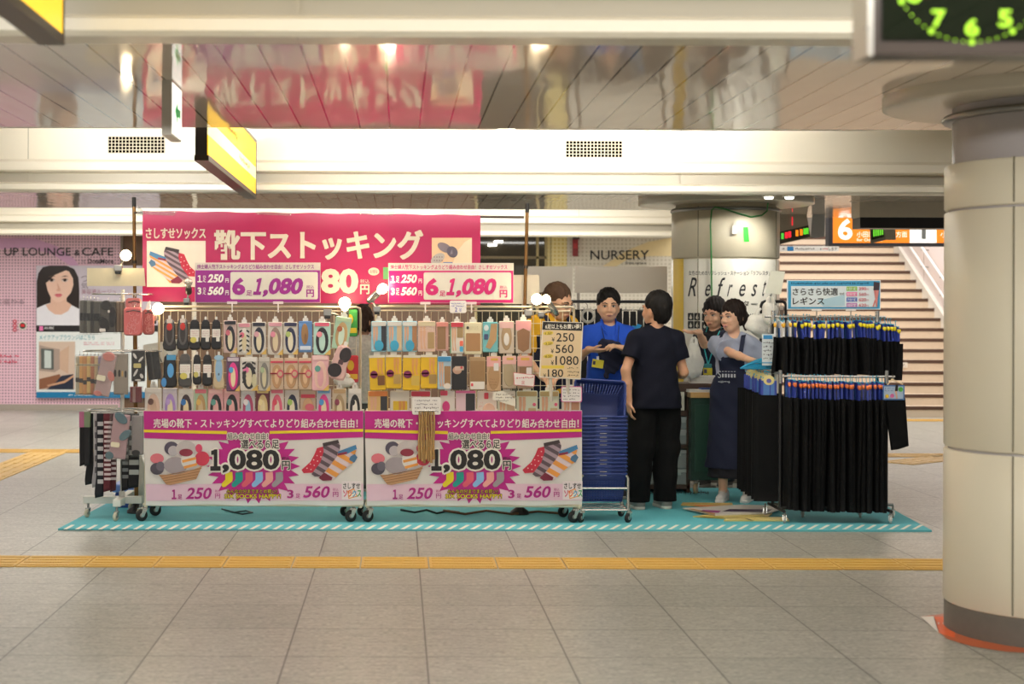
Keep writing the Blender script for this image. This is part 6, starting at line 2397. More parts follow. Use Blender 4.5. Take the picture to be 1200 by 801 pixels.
p = W(893, 381, 11.75)
bag_blob('crumpled white plastic bag hanging behind the left end of leggings rack', p, (.13, .06, .09), 3)
p = W(903, 367, 11.6)
bag_blob('second white plastic bag hung higher beside the leggings headers', p, (.06, .045, .09), 5)
p = W(813, 424, 13.0)
bag_blob('long white plastic bag hanging left of the two aproned persons', p, (.075, .045, .15), 9)
Y = 11.4
mp = at(Y)
t = thing('price_sheet', 'white price sheet with blue header at the left end of leggings rack', 'sheet', W(901, 420, Y))
mb = MB()
mb.rect(893, 391, 908.5, 428, mp, K('dce4e6', .35), 0, .004)
mb.rect(894.5, 392.5, 905, 397, mp, K('3a90c8', .35), .002)
mb.rect(893, 424, 908.5, 425.5, mp, K('78b8d8', .35), .002)
mb.build('sheet', t)
mb = MB()
mb.scrib(894.5, 399, 907, 422, 5, mp, K('4a4a58', .4), .002, 6, .9, .22)
mb.build('lettering', t)
mb = MB()
mb.tube([mp(901, 391), W(901, 384, YU - .02), W(903, 371, YU)], .003, chrome, n=6)
mb.build('hanger', t)

# cyan hangers heap on top of side bar
t = thing('hanger_bundle', 'bundle of cyan plastic hangers lying on the side bar', 'hangers', W(903, 437, 11.6))
for i in range(7):
    mb = MB()
    x, y = RX0 - .09 + i * .016, 11.55 + i * .03
    z = ZL + .045 + .004 * i
    mb.tube([(x - .12, y, z), (x - .06, y, z + .03), (x, y, z + .045), (x + .06, y, z + .03), (x + .1, y, z - .005), (x, y, z - .002), (x - .12, y, z)], .006, K('1f9cc8', .35), n=8)
    mb.build('hanger', t)

# boards lying on the mat
def board_flat(pts, z0, th, c, label, prints=None):
    t = thing('sign_board', label, 'board', G(pts[0][0], pts[0][1], z0), 'boards lying on the mat')
    P = [G(u, v, z0) for u, v in pts]
    mb = MB()
    mb.prism(P, (0, 0, th), K(c, .45))
    mb.build('panel', t)
    mp = lambda u, v, l=0.0: G(u, v, z0 + th + .0012 + l)
    mb = MB()
    for q, cc in prints or []:
        mb.flat(q, mp, K(cc, .45), 0)
    mb.build('print', t)
    return t


board_flat([(798, 592), (860, 596), (858, 590), (800, 589.5)][::-1][::-1], .014, .008, 'dcb868', 'orange and yellow board lying nearest the person in navy on the mat', [([(813, 592.2), (856, 594.5), (856, 592.5), (814, 591.2)], 'e07838')])
board_flat([(800, 596), (838, 604), (900, 602), (925, 594), (870, 592)], .024, .008, 'd8d4cc', 'white and purple board lying in the middle of the mat', [([(820, 599), (842, 600.5), (845, 598), (824, 597)], 'a8488c'), ([(846, 599), (900, 599.5), (905, 596.5), (855, 596)], '3c2c48'), ([(806, 596), (838, 603), (838, 601), (812, 595.6)], 'c89a68')])
board_flat([(812, 605.5), (850, 608), (900, 606), (905, 602), (850, 602)], .014, .008, 'dcc878', 'pale yellow board lying under the white board', [([(820, 605), (848, 606.5), (848, 605), (825, 604)], 'cbb050')])
board_flat([(848, 610.5), (925, 610.5), (922, 606.5), (852, 607)], .014, .008, 'e0cc80', 'pale yellow board lying nearest the striped mat edge', [([(880, 609.5), (884, 609.8), (876, 607.3), (873, 607.5)], '4c4030')])

# ================================================================ COUNTER, CABINET AND THINGS BEHIND
brownm = mat('dark_brown_board', (74, 54, 42), .5, var=.1)
CY0, CY1 = 13.0, 13.32
t = thing('shelf_unit', 'dark brown open shelf counter behind the person in navy', 'shelf', (W(790, 570, CY0).x, CY0, ZM))
xa, xb = W(690, 500, CY0).x, W(846, 500, CY0).x
xc = W(809, 500, CY0).x
mb = MB()
mb.b2((xa, CY0, W(800, 463, CY0).z), (xb, CY1, W(800, 449, CY0).z), brownm, .004)
mb.build('top', t)
for va, vb in ((481, 487), (521, 525.5), (568, 573)):
    mb = MB()
    mb.b2((xa, CY0, max(ZM, W(800, vb, CY0).z)), (xc, CY1, W(800, va, CY0).z), brownm, .003)
    mb.build('shelf', t)
for x in (xa, xc - .03):
    mb = MB()
    mb.b2((x, CY0, ZM), (x + .03, CY1, W(800, 460, CY0).z), brownm, .003)
    mb.build('side_panel', t)
mb = MB()
mb.b2((xa, CY1 - .01, ZM), (xc, CY1, W(800, 460, CY0).z), K('5a5148', .6))
mb.build('back_panel', t)
plas = mat('clear_plastic_box', (150, 160, 160), .15, var=.06)


def pbox(u0, v0, u1, v1, label, lid=True):
    a, b = W(u0, v1, CY0 + .02), W(u1, v0, CY0 + .02)
    t = thing('storage_box', label, 'box', ((a.x + b.x) / 2, CY0 + .14, a.z), 'clear storage boxes in the shelf counter')
    mb = MB()
    mb.b2(a, (b.x, CY0 + .28, b.z - .03), plas, .012)
    mb.build('body', t)
    mb = MB()
    mb.b2((a.x - .006, CY0 + .014, b.z - .03), (b.x + .006, CY0 + .286, b.z), mat('box_lid', (178, 188, 186), .2), .006)
    mb.build('lid', t)
    mb = MB()
    mb.b2(((a.x + b.x) / 2 - .05, CY0 + .012, b.z - .05), ((a.x + b.x) / 2 + .05, CY0 + .02, b.z - .02), mat('box_lid', (178, 188, 186), .2), .002)
    mb.build('latch', t)


pbox(740, 549.5, 771, 567.8, 'clear storage box seen between the legs of the person in navy, lower one')
pbox(740, 528, 771, 549, 'clear storage box seen between the legs of the person in navy, upper one')
pbox(775, 549.5, 807, 567.8, 'clear storage box at the bottom right of the brown shelf')
pbox(775, 527, 807, 549, 'grey clear storage box second from the bottom right of brown shelf')
pbox(786, 503, 807, 520.6, 'pale storage box on the middle shelf right of the person in navy')
pbox(786, 488, 807, 502.5, 'topmost pale storage box on the middle shelf right of the person in navy')
Y = CY0 - .006
mp = at(Y + .0)
t = thing('shelf_notice', 'white and yellow notice on the brown shelf edge', 'notice', W(797, 480, Y))
mb = MB()
mb.rect(789, 459, 802, 480.6, mp, K('e6e2d0', .4), 0, .004)
mb.flat([(791, 462), (789.5, 470), (794, 479), (796, 470), (794, 464)], mp, K('d8b020', .4), .002)
mb.build('sheet', t)
# paper stacks
def papers(u0, u1, v0, v1, Y, label, n=5, c='e8e6de', d=.24):
    t = thing('paper_stack', label, 'papers', W((u0 + u1) / 2, v1, Y), 'paper stacks on the counter')
    a, b = W(u0, v1, Y), W(u1, v0, Y)
    for i in range(n):
        z0, z1 = a.z + (b.z - a.z) * i / n, a.z + (b.z - a.z) * (i + .8) / n
        mb = MB()
        mb.box(((a.x + b.x) / 2 + rnd.uniform(-.012, .012), Y + d / 2, (z0 + z1) / 2), (b.x - a.x - .02, d, z1 - z0), K(c, .5), rnd.uniform(-.06, .06), .002)
        mb.build('sheaf', t)


papers(810, 846, 440.5, 449, CY0 + .02, 'stack of white papers on the brown counter top before the person with lanyard')
t = thing('roll_cabinet', 'dark green cabinet on casters with tan top beside the brown shelf', 'cabinet', W(823, 573, 12.9))
ya = 12.85
xl, xr = W(810, 500, ya).x, W(856, 500, ya).x
zt_ = W(820, 459.5, ya).z
mb = MB()
mb.b2((xl, ya, .13), (xr, ya + .12, zt_ - .045), mat('bottle_green', (28, 62, 50), .5, var=.08))
mb.build('body', t)
mb = MB()
mb.b2((xl - .01, ya - .02, zt_ - .045), (xr, ya + .13, zt_), mat('tan_wood', (206, 164, 104), .45, var=.08, scale=8), .004)
mb.build('top', t)
mb = MB()
mb.b2((xl + .03, ya - .006, .2), (xr - .02, ya, zt_ - .1), mat('bottle_green_panel', (32, 70, 56), .45))
mb.build('door', t)
for x in (xl + .05, xr - .06):
    caster(t, (x, ya + .06, ZM), .042, .12, wheel_m=K('b8a078', .5), yaw=1.1)
papers(805, 836, 456, 459.4, ya + .0, 'low white papers on the tan topped green cabinet', 2, d=.1)
mb = MB()
a = W(826, 456, ya)
mb.box((a.x + .05, ya + .05, zt_ + .03), (.16, .09, .012), K('2c4c94', .45), .1, .002)
tag(mb.build('blue_folder'), 'blue folder lying on the papers on the green cabinet', 'folder')

# grey partition boards and black hanging rack behind the person in blue
Y = 16.2
for i, (u0, u1, v0, v1, w_) in enumerate(((618, 671, 312, 342.5, 'left grey partition board below the nursery wall'), (674, 782, 312, 343, 'right wider grey partition board below the nursery lettering'))):
    t = thing('partition_board', w_, 'board', W((u0 + u1) / 2, 600, Y), 'grey partition boards')
    t.location.z = 0
    a, b = W(u0, v1, Y), W(u1, v0, Y)
    mb = MB()
    mb.b2((a.x, Y, a.z), (b.x, Y + .04, b.z), mat('grey_board', (212, 202, 188), .5, var=.03, scale=3))
    mb.build('panel', t)
    for x in (a.x + .04, b.x - .04):
        mb = MB()
        mb.b2((x - .015, Y + .05, 0), (x + .015, Y + .08, b.z), K('9a9084', .4))
        mb.b2((x - .02, Y + .03, b.z - .1), (x + .02, Y + .06, b.z - .06), K('9a9084', .4))
        mb.b2((x - .02, Y - .15, 0), (x + .02, Y + .25, .03), K('9a9084', .4))
        mb.build('stand_post', t)

Y = 14.0
t = thing('garment_rack', 'black garment rack hung with black socks behind the person in blue', 'rack', W(720, 600, Y))
t.location.z = 0
a, b = W(660, 353, Y), W(774, 353, Y)
mb = MB()
mb.tube([(a.x, Y, .05), (a.x, Y, a.z - .06), (a.x + .03, Y, a.z - .015), (a.x + .08, Y, a.z), (b.x - .08, Y, a.z), (b.x - .03, Y, a.z - .015), (b.x, Y, a.z - .06), (b.x, Y, .05)], .014, blackm, n=10)
mb.build('frame', t)
mb = MB()
for z in (a.z - .075, a.z - .3):
    mb.cyl((a.x, Y, z), (b.x, Y, z), .006, chrome)
mb.build('cross_bar', t)
for x in (a.x, b.x):
    mb = MB()
    mb.cyl((x, Y - .22, .04), (x, Y + .22, .04), .014, blackm)
    mb.build('foot', t)
for j, (v0, v1) in enumerate(((363, 402), (404, 445))):
    for i in range(13):
        u = 668 + i * 8.2
        if 690 < u < 730 and j:
            continue
        o = thing('black_socks', f'{ONES[i + 1]} black socks from the left in the {("upper", "lower")[j]} row of the rear black rack', 'socks', W(u, v1, Y - .05), 'black socks on the rear black rack')
        mp = at(Y - .03)
        dv = rnd.uniform(-2, 2)
        mb = MB()
        q = [(u - 3.2, v0 + dv), (u + 3.2, v0 + dv), (u + 3.6, v0 + 18), (u + 4, v1 - 2 + dv), (u + 1, v1 + dv), (u - 4, v1 - 1 + dv), (u - 3.8, v0 + 20)]
        mb.prism([mp(x, y) for x, y in q[::-1]], (0, -.03, 0), K(('1a191b', '232224', '151416')[i % 3], .8), .1)
        mb.build('sock_pair', o)
        mb = MB()
        mb.tube([mp(u, v0 + 1 + dv, .015), mp(u, v0 - 3, .0), (mp(u, v0, 0).x, Y, (a.z - .075) if j == 0 else a.z - .3)], .003, K(('8c8a88', 'd8d4d0')[i % 2], .4), n=6)
        mb.build('hook', o)
Y = 13.85
t = thing('tape_roll', 'white ring roll hanging on the rear rack beside the person in blue', 'ring', W(689, 379, Y))
mb = MB()
c = W(689, 370, Y)
P = [(.042, -.012), (.066, -.012), (.066, .012), (.042, .012), (.042, -.012)]
mb.lathe(P, c, K('e2dccf', .45), 28, axis=(0, 1, 0), closed=True)
mb.build('ring', t)
mb = MB()
mb.tube([c + Vector((0, 0, .06)), c + Vector((0, .05, .1)), c + Vector((0, .14, .11))], .003, chrome)
mb.build('hook', t)
t = thing('ribbon_bow', 'bright blue ribbon bow on the rear rack left of person in navy', 'bow', W(744, 394, Y))
mb = MB()
for q in (((741, 388), (747, 379), (752, 381), (745, 390)), ((740, 388), (741, 381), (746, 382), (744, 389)), ((741, 389), (752, 386), (753, 390), (743, 392)), ((740, 389), (736, 395), (740, 396), (743, 391))):
    mb.prism([W(u, v, Y) for u, v in q[::-1]], (0, -.02, 0), K('2aa0e0', .45), .15)
mb.ell(W(742, 389, Y - .02), .014, K('2390d0', .45), 10)
mb.build('loops', t)
mb = MB()
mb.prism([W(u, v, Y) for u, v in ((741, 394), (748, 390), (749, 392), (742, 397))], (0, -.01, 0), K('e8e8ea', .45))
mb.tube([W(744, 386, Y), W(745, 375, 13.98)], .003, chrome)
mb.build('tag', t)
# yellow bow
t = thing('ribbon_bow', 'yellow green leaf bow on the rail behind the person in yellow', 'bow', W(663, 362, 13.9))
mb = MB()
for q in (((659, 358), (664, 346), (667, 345), (665, 352), (662, 358)), ((660, 357), (656, 348), (659, 347), (662, 354)), ((660, 357), (667, 357), (668, 359.5), (661, 360))):
    mb.prism([W(u, v, 13.9) for u, v in q[::-1]], (0, -.02, 0), K('b8a824', .5), .15)
mb.ell(W(660, 357, 13.88), .014, K('a89820', .5), 10)
mb.build('loops', t)

# dark wire stand at right of the rear pillar
t = thing('wire_stand', 'black arched wire stand hung with grey items between pillar and leggings', 'rack', W(903, 600, 13.2))
t.location.z = 0
Y = 13.2
a, b = W(892, 353, Y), W(921, 353, Y)
mb = MB()
mb.tube([(a.x, Y, .0), (a.x, Y, a.z - .03), (a.x + .01, Y, a.z - .01), (a.x + .03, Y, a.z), (b.x - .03, Y, a.z), (b.x - .01, Y, a.z - .01), (b.x, Y, a.z - .03), (b.x, Y, .0)], .013, blackm, n=10)
mb.build('frame', t)
mb = MB()
for i in range(5):
    z = a.z - .05 - i * .06
    mb.cyl((a.x, Y, z), (b.x, Y, z), .003, steel)
for i in range(6):
    x = a.x + (b.x - a.x) * i / 5
    mb.cyl((x, Y, a.z), (x, Y, a.z - .3), .003, steel)
mb.build('wire_panel', t)
for i in range(5):
    o = thing('small_pack', f'{ONES[i + 1]} small grey brown pack from the left on the arched wire stand', 'pack', W(896 + i * 5, 378, Y - .04), 'packs on the arched wire stand')
    mb = MB()
    mp = at(Y - .02)
    u = 895 + i * 5.2
    mb.prism([mp(x, y) for x, y in rrect(u - 2, 358, u + 2.4, 378, .8, 2)], (0, -.02, 0), K(('8c7a70', 'a09488', '746860', 'b0a090', '887468')[i], .5), .05)
    mb.build('pouch', o)
    mb = MB()
    mb.rect(u - 1.8, 358.5, u + 2.2, 363, mp, K('cbbfb4', .4), .022)
    mb.build('header', o)

# ---- things glimpsed behind the left rack: white slanted board, tan boxes, picture board
Y = 13.6
t = thing('notice_board', 'white slanted board with dark letters glimpsed between spinner and left rack', 'board', W(178, 440, Y))
mp = at(Y)
mb = MB()
mb.flat([(168, 404), (166, 430), (205, 421), (215, 396)], mp, K('ece2d2', .4), 0, .01)
mb.build('panel', t)
mb = MB()
mb.text('A', 182, 414, 190, 424, mp, ink, .003, off=.01)
mb.text('A', 194, 414, 198, 419, mp, ink, .003)
mb.build('lettering', t)
mb = MB()
mb.b2(W(172, 425, Y + .03), (W(176, 425, Y).x, Y + .06, 0), K('b08a58', .5))
mb.b2(W(204, 418, Y + .03), (W(208, 418, Y).x, Y + .06, 0), K('b08a58', .5))
mb.build('leg', t)
Y = 15.5
t = thing('poster_stand', 'peach poster stand with dark diamond and white sheet glimpsed between the racks', 'poster', W(430, 600, Y))
t.location.z = 0
mp = at(Y)
mb = MB()
mb.rect(395, 345, 436, 480, mp, K('e8b088', .4), 0, .02)
mb.rect(405, 381, 434, 470, mp, K('ece8e4', .4), .002)
mb.rect(405, 379.5, 434, 386, mp, K('6e6e7c', .4), .003)
mb.build('panel', t)
mb = MB()
mb.flat([(427, 353), (435, 350), (429, 365), (422, 357)], mp, K('38343c', .4), .003)
mb.flat(elp(426, 412, 8, 7), mp, K('d8a898', .4), .003)
mb.scrib(416, 381.5, 433, 385, 1, mp, K('e0dcd8', .4), .005, 4, .9, .3)
mb.build('print', t)
mb = MB()
a, b = mp(397, 470), mp(434, 470)
mb.b2((a.x, Y - .2, 0), (a.x + .03, Y + .2, .8), K('b0a698', .5))
mb.b2((b.x - .03, Y - .2, 0), (b.x, Y + .2, .8), K('b0a698', .5))
mb.build('foot', t)
# colourful packs on a rack end behind the left rack
for i, (u, v, c1, c2, w_) in enumerate(((412, 378, '3c9a44', 'd8b828', 'green and yellow pack'), (413, 432, 'c02c38', 'd8b030', 'red and yellow pack'))):
    t = thing('snack_pack', w_ + (' glimpsed high' if i == 0 else ' glimpsed low') + ' at the right end of the left rack', 'pack', W(u, v + 18, 11.3))
    mp = at(11.3)
    mb = MB()
    mb.prism([mp(x, y) for x, y in rrect(u - 7, v - 16, u + 7, v + 16, 2)], (0, -.02, 0), K(c1, .45), .05)
    mb.build('pouch', t)
    mb = MB()
    mb.flat(elp(u - 2, v - 4, 4, 6), mp, K(c2, .45), .022)
    mb.rect(u - 6, v + 6, u + 6, v + 12, mp, K(c2, .45), .022)
    mb.build('print', t)
    mb = MB()
    mb.tube([mp(u, v - 15, .01), W(u, v - 18, 11.34)], .003, chrome, n=6)
    mb.build('hook', t)
mb = MB()
p = W(404, 447, 11.25)
bag_blob('small crumpled white bag at the lower right of the left rack', p, (.075, .03, .04), 12)
# ================================================================ PEOPLE (each body one continuous surface, grown from a distance field)


def V3(*a):
    return np.array(a, dtype=np.float64)


class Sdf:
    def __init__(s, res=.006):
        s.res, s.p, s.rs = res, [], 1.0

    def cone(s, a, b, ra, rb, k=.02, op='u', clip=None, sy=1.0):
        a, b = np.array(a, float), np.array(b, float)
        ra, rb, k = ra * s.rs, rb * s.rs, k

        def f(X, Y, Z):
            ax, ay, az = X - a[0], (Y - a[1]) / sy, Z - a[2]
            d = b - a
            d = np.array([d[0], d[1] / sy, d[2]])
            L = float(d @ d) + 1e-12
            h = np.clip((ax * d[0] + ay * d[1] + az * d[2]) / L, 0, 1)
            r = np.sqrt((ax - d[0] * h) ** 2 + (ay - d[1] * h) ** 2 + (az - d[2] * h) ** 2) - (ra + (rb - ra) * h)
            r = r * min(1, sy)
            for cp, cn in clip or []:
                r = np.maximum(r, (X - cp[0]) * cn[0] + (Y - cp[1]) * cn[1] + (Z - cp[2]) * cn[2])
            return r
        R = max(ra, rb)
        s.p.append((f, np.minimum(a, b) - R, np.maximum(a, b) + R, k, op))
        return s

    def ell(s, c, r, k=.02, R=None, op='u', clip=None):
        c, r = np.array(c, float), np.array(r, float) * s.rs
        M = np.array(R) if R is not None else np.eye(3)

        def f(X, Y, Z):
            x, y, z = X - c[0], Y - c[1], Z - c[2]
            q = [M[0, i] * x + M[1, i] * y + M[2, i] * z for i in range(3)]
            k0 = np.sqrt(sum((q[i] / r[i]) ** 2 for i in range(3)))
            k1 = np.sqrt(sum((q[i] / r[i] ** 2) ** 2 for i in range(3))) + 1e-9
            d = k0 * (k0 - 1) / k1
            for cp, cn in clip or []:
                d = np.maximum(d, (X - cp[0]) * cn[0] + (Y - cp[1]) * cn[1] + (Z - cp[2]) * cn[2])
            return d
        m = max(r)
        s.p.append((f, c - m, c + m, k, op))
        return s

    def mesh(s, noise=None, cut=None):
        h = s.res
        U = [p for p in s.p if p[4] == 'u']
        lo = np.min([p[1] for p in U], 0) - .03
        hi = np.max([p[2] for p in U], 0) + .03
        n = np.ceil((hi - lo) / h).astype(int) + 1
        D = np.full(n, .2, dtype=np.float32)
        ax = [lo[i] + h * np.arange(n[i]) for i in range(3)]
        for f, a, b, k, op in s.p:
            m = .02 + k
            i0 = np.maximum(np.floor((a - m - lo) / h).astype(int), 0)
            i1 = np.minimum(np.ceil((b + m - lo) / h).astype(int) + 1, n)
            if np.any(i1 <= i0):
                continue
            sl = tuple(slice(i0[j], i1[j]) for j in range(3))
            X, Y, Z = np.meshgrid(*[ax[j][sl[j]] for j in range(3)], indexing='ij', sparse=True)
            d = f(X, Y, Z).astype(np.float32)
            A = D[sl]
            if op == 'u':
                q = np.maximum(k - np.abs(A - d), 0) / k
                D[sl] = np.minimum(A, d) - q * q * k * .25
            else:
                q = np.maximum(k - np.abs(-A - d), 0) / k
                D[sl] = -(np.minimum(-A, d) - q * q * k * .25)
        if noise or cut:
            X, Y, Z = np.meshgrid(*ax, indexing='ij', sparse=True)
            if noise:
                D = D + noise(X, Y, Z).astype(np.float32)
            for cp, cn in cut or []:
                D = np.maximum(D, ((X - cp[0]) * cn[0] + (Y - cp[1]) * cn[1] + (Z - cp[2]) * cn[2]).astype(np.float32))
        return nets(D, lo, h)


def nets(D, lo, h):
    S = D < 0
    n = np.array(D.shape)
    c = np.zeros(n - 1, dtype=np.int8)
    for dx in (0, 1):
        for dy in (0, 1):
            for dz in (0, 1):
                c += S[dx:n[0] - 1 + dx, dy:n[1] - 1 + dy, dz:n[2] - 1 + dz]
    act = np.argwhere((c > 0) & (c < 8))
    idx = -np.ones(n - 1, dtype=np.int64)
    idx[tuple(act.T)] = np.arange(len(act))
    acc, cnt = np.zeros((len(act), 3)), np.zeros(len(act))
    corners = [(a, b, d) for a in (0, 1) for b in (0, 1) for d in (0, 1)]
    for i, p in enumerate(corners):
        for q in corners[i + 1:]:
            if sum(abs(x - y) for x, y in zip(p, q)) != 1:
                continue
            A = D[tuple((act + p).T)]
            B = D[tuple((act + q).T)]
            m = (A < 0) != (B < 0)
            t = (A[m] / (A[m] - B[m]))[:, None]
            acc[m] += np.array(p) + t * (np.array(q) - np.array(p))
            cnt[m] += 1
    V = lo + h * (act + acc / cnt[:, None])
    F_ = []
    for ax in range(3):
        o1, o2 = [j for j in range(3) if j != ax]
        e = np.zeros(3, int)
        e[ax] = 1
        sl0 = [slice(1, n[j] - 1) for j in range(3)]
        sl0[ax] = slice(0, n[ax] - 1)
        sl1 = list(sl0)
        sl1[ax] = slice(1, n[ax])
        A, B = S[tuple(sl0)], S[tuple(sl1)]
        E = np.argwhere(A != B)
        if not len(E):
            continue
        fl = A[tuple(E.T)]
        off = np.ones(3, int)
        off[ax] = 0
        P = E + off
        a1, a2 = np.zeros(3, int), np.zeros(3, int)
        a1[o1], a2[o2] = 1, 1
        Q = np.stack([idx[tuple((P - a1 - a2).T)], idx[tuple((P - a2).T)], idx[tuple(P.T)], idx[tuple((P - a1).T)]], 1)
        if ax == 1:
            fl = ~fl
        Q[~fl] = Q[~fl][:, ::-1]
        F_.append(Q)
    return V, np.concatenate(F_)


def sdf_obj(name, sdf, m, parent, **kw):
    V, Q = sdf.mesh(**kw)
    me = bpy.data.meshes.new(name)
    me.from_pydata(V.tolist(), [], Q.tolist())
    me.materials.append(m)
    me.polygons.foreach_set('use_smooth', [True] * len(me.polygons))
    me.update()
    o = bpy.data.objects.new(name, me)
    o.parent = parent
    C.objects.link(o)
    return o


def ik(S, T, l1, l2, hint):
    S, T, hint = map(lambda q: np.array(q, float), (S, T, hint))
    d = T - S
    L = np.linalg.norm(d)
    u = d / L
    if L > (l1 + l2) * .995:
        T = S + u * (l1 + l2) * .995
        L = (l1 + l2) * .995
    a = (l1 * l1 - l2 * l2 + L * L) / (2 * L)
    hh = math.sqrt(max(l1 * l1 - a * a, 0))
    w = hint - u * (hint @ u)
    w /= np.linalg.norm(w) + 1e-9
    return S + u * a + w * hh, T


def nrm(v):
    v = np.array(v, float)
    return v / (np.linalg.norm(v) + 1e-9)


def hand(sd, wr, fw, pn, side, curl=.5, spread=.05, sc=1.0):
    """palm + five separate bent fingers; fw forward, pn palm normal, side = +1 thumb on fw x pn side"""
    f = nrm(fw)
    p = np.array(pn, float)
    p = nrm(p - f * (p @ f))
    t = nrm(np.cross(f, p)) * side
    sd.cone(wr - f * .015, wr + f * .02, .024 * sc, .022 * sc, .012)
    for i, o in enumerate((.027, .009, -.009, -.026)):
        kn = wr + f * (.088 - .004 * abs(i - 1)) * sc + t * o * sc
        sd.cone(wr + f * .012 + t * o * .55, kn, .0135, .0105 * sc, .014)
        L = (.07, .078, .073, .056)[i] * sc
        a1 = curl * (.55 + .12 * i)
        d1 = nrm(f * math.cos(a1) + p * math.sin(a1) + t * spread * (1.5 - i))
        a2 = a1 + curl * .9
        d2 = nrm(f * math.cos(a2) + p * math.sin(a2) + t * spread * (1.5 - i))
        m = kn + d1 * L * .5
        sd.cone(kn, m, .0092 * sc, .0082 * sc, .004)
        sd.cone(m, m + d2 * L * .5, .0082 * sc, .0068 * sc, .004)
    b = wr + f * .03 * sc + t * .024 * sc
    m = b + nrm(f * .7 + t * .75 + p * .35) * .038 * sc
    sd.cone(wr + f * .02, b, .014, .0135, .012)
    sd.cone(b, m, .0125 * sc, .0095 * sc, .008)
    sd.cone(m, m + nrm(f * .95 + t * .2 + p * (.2 + curl * .4)) * .032 * sc, .0095 * sc, .0075 * sc, .005)


SKIN = {}


def skin(c):
    m = mat('skin_%02x%02x%02x' % c, c, .5, var=.04, scale=40)
    m.node_tree.nodes['Principled BSDF'].inputs['Subsurface Weight'].default_value = .08
    m.node_tree.nodes['Principled BSDF'].inputs['Subsurface Radius'].default_value = (.01, .004, .002)
    return m


def fold(a=.004, f=1.0, seed=0.0):
    return lambda X, Y, Z: a * (np.sin(X * 31 * f + Z * 17 * f + seed) * np.sin(Z * 23 * f - Y * 19 + seed * 2) + .5 * np.sin(Y * 40 + X * 22 + Z * 9 + seed))


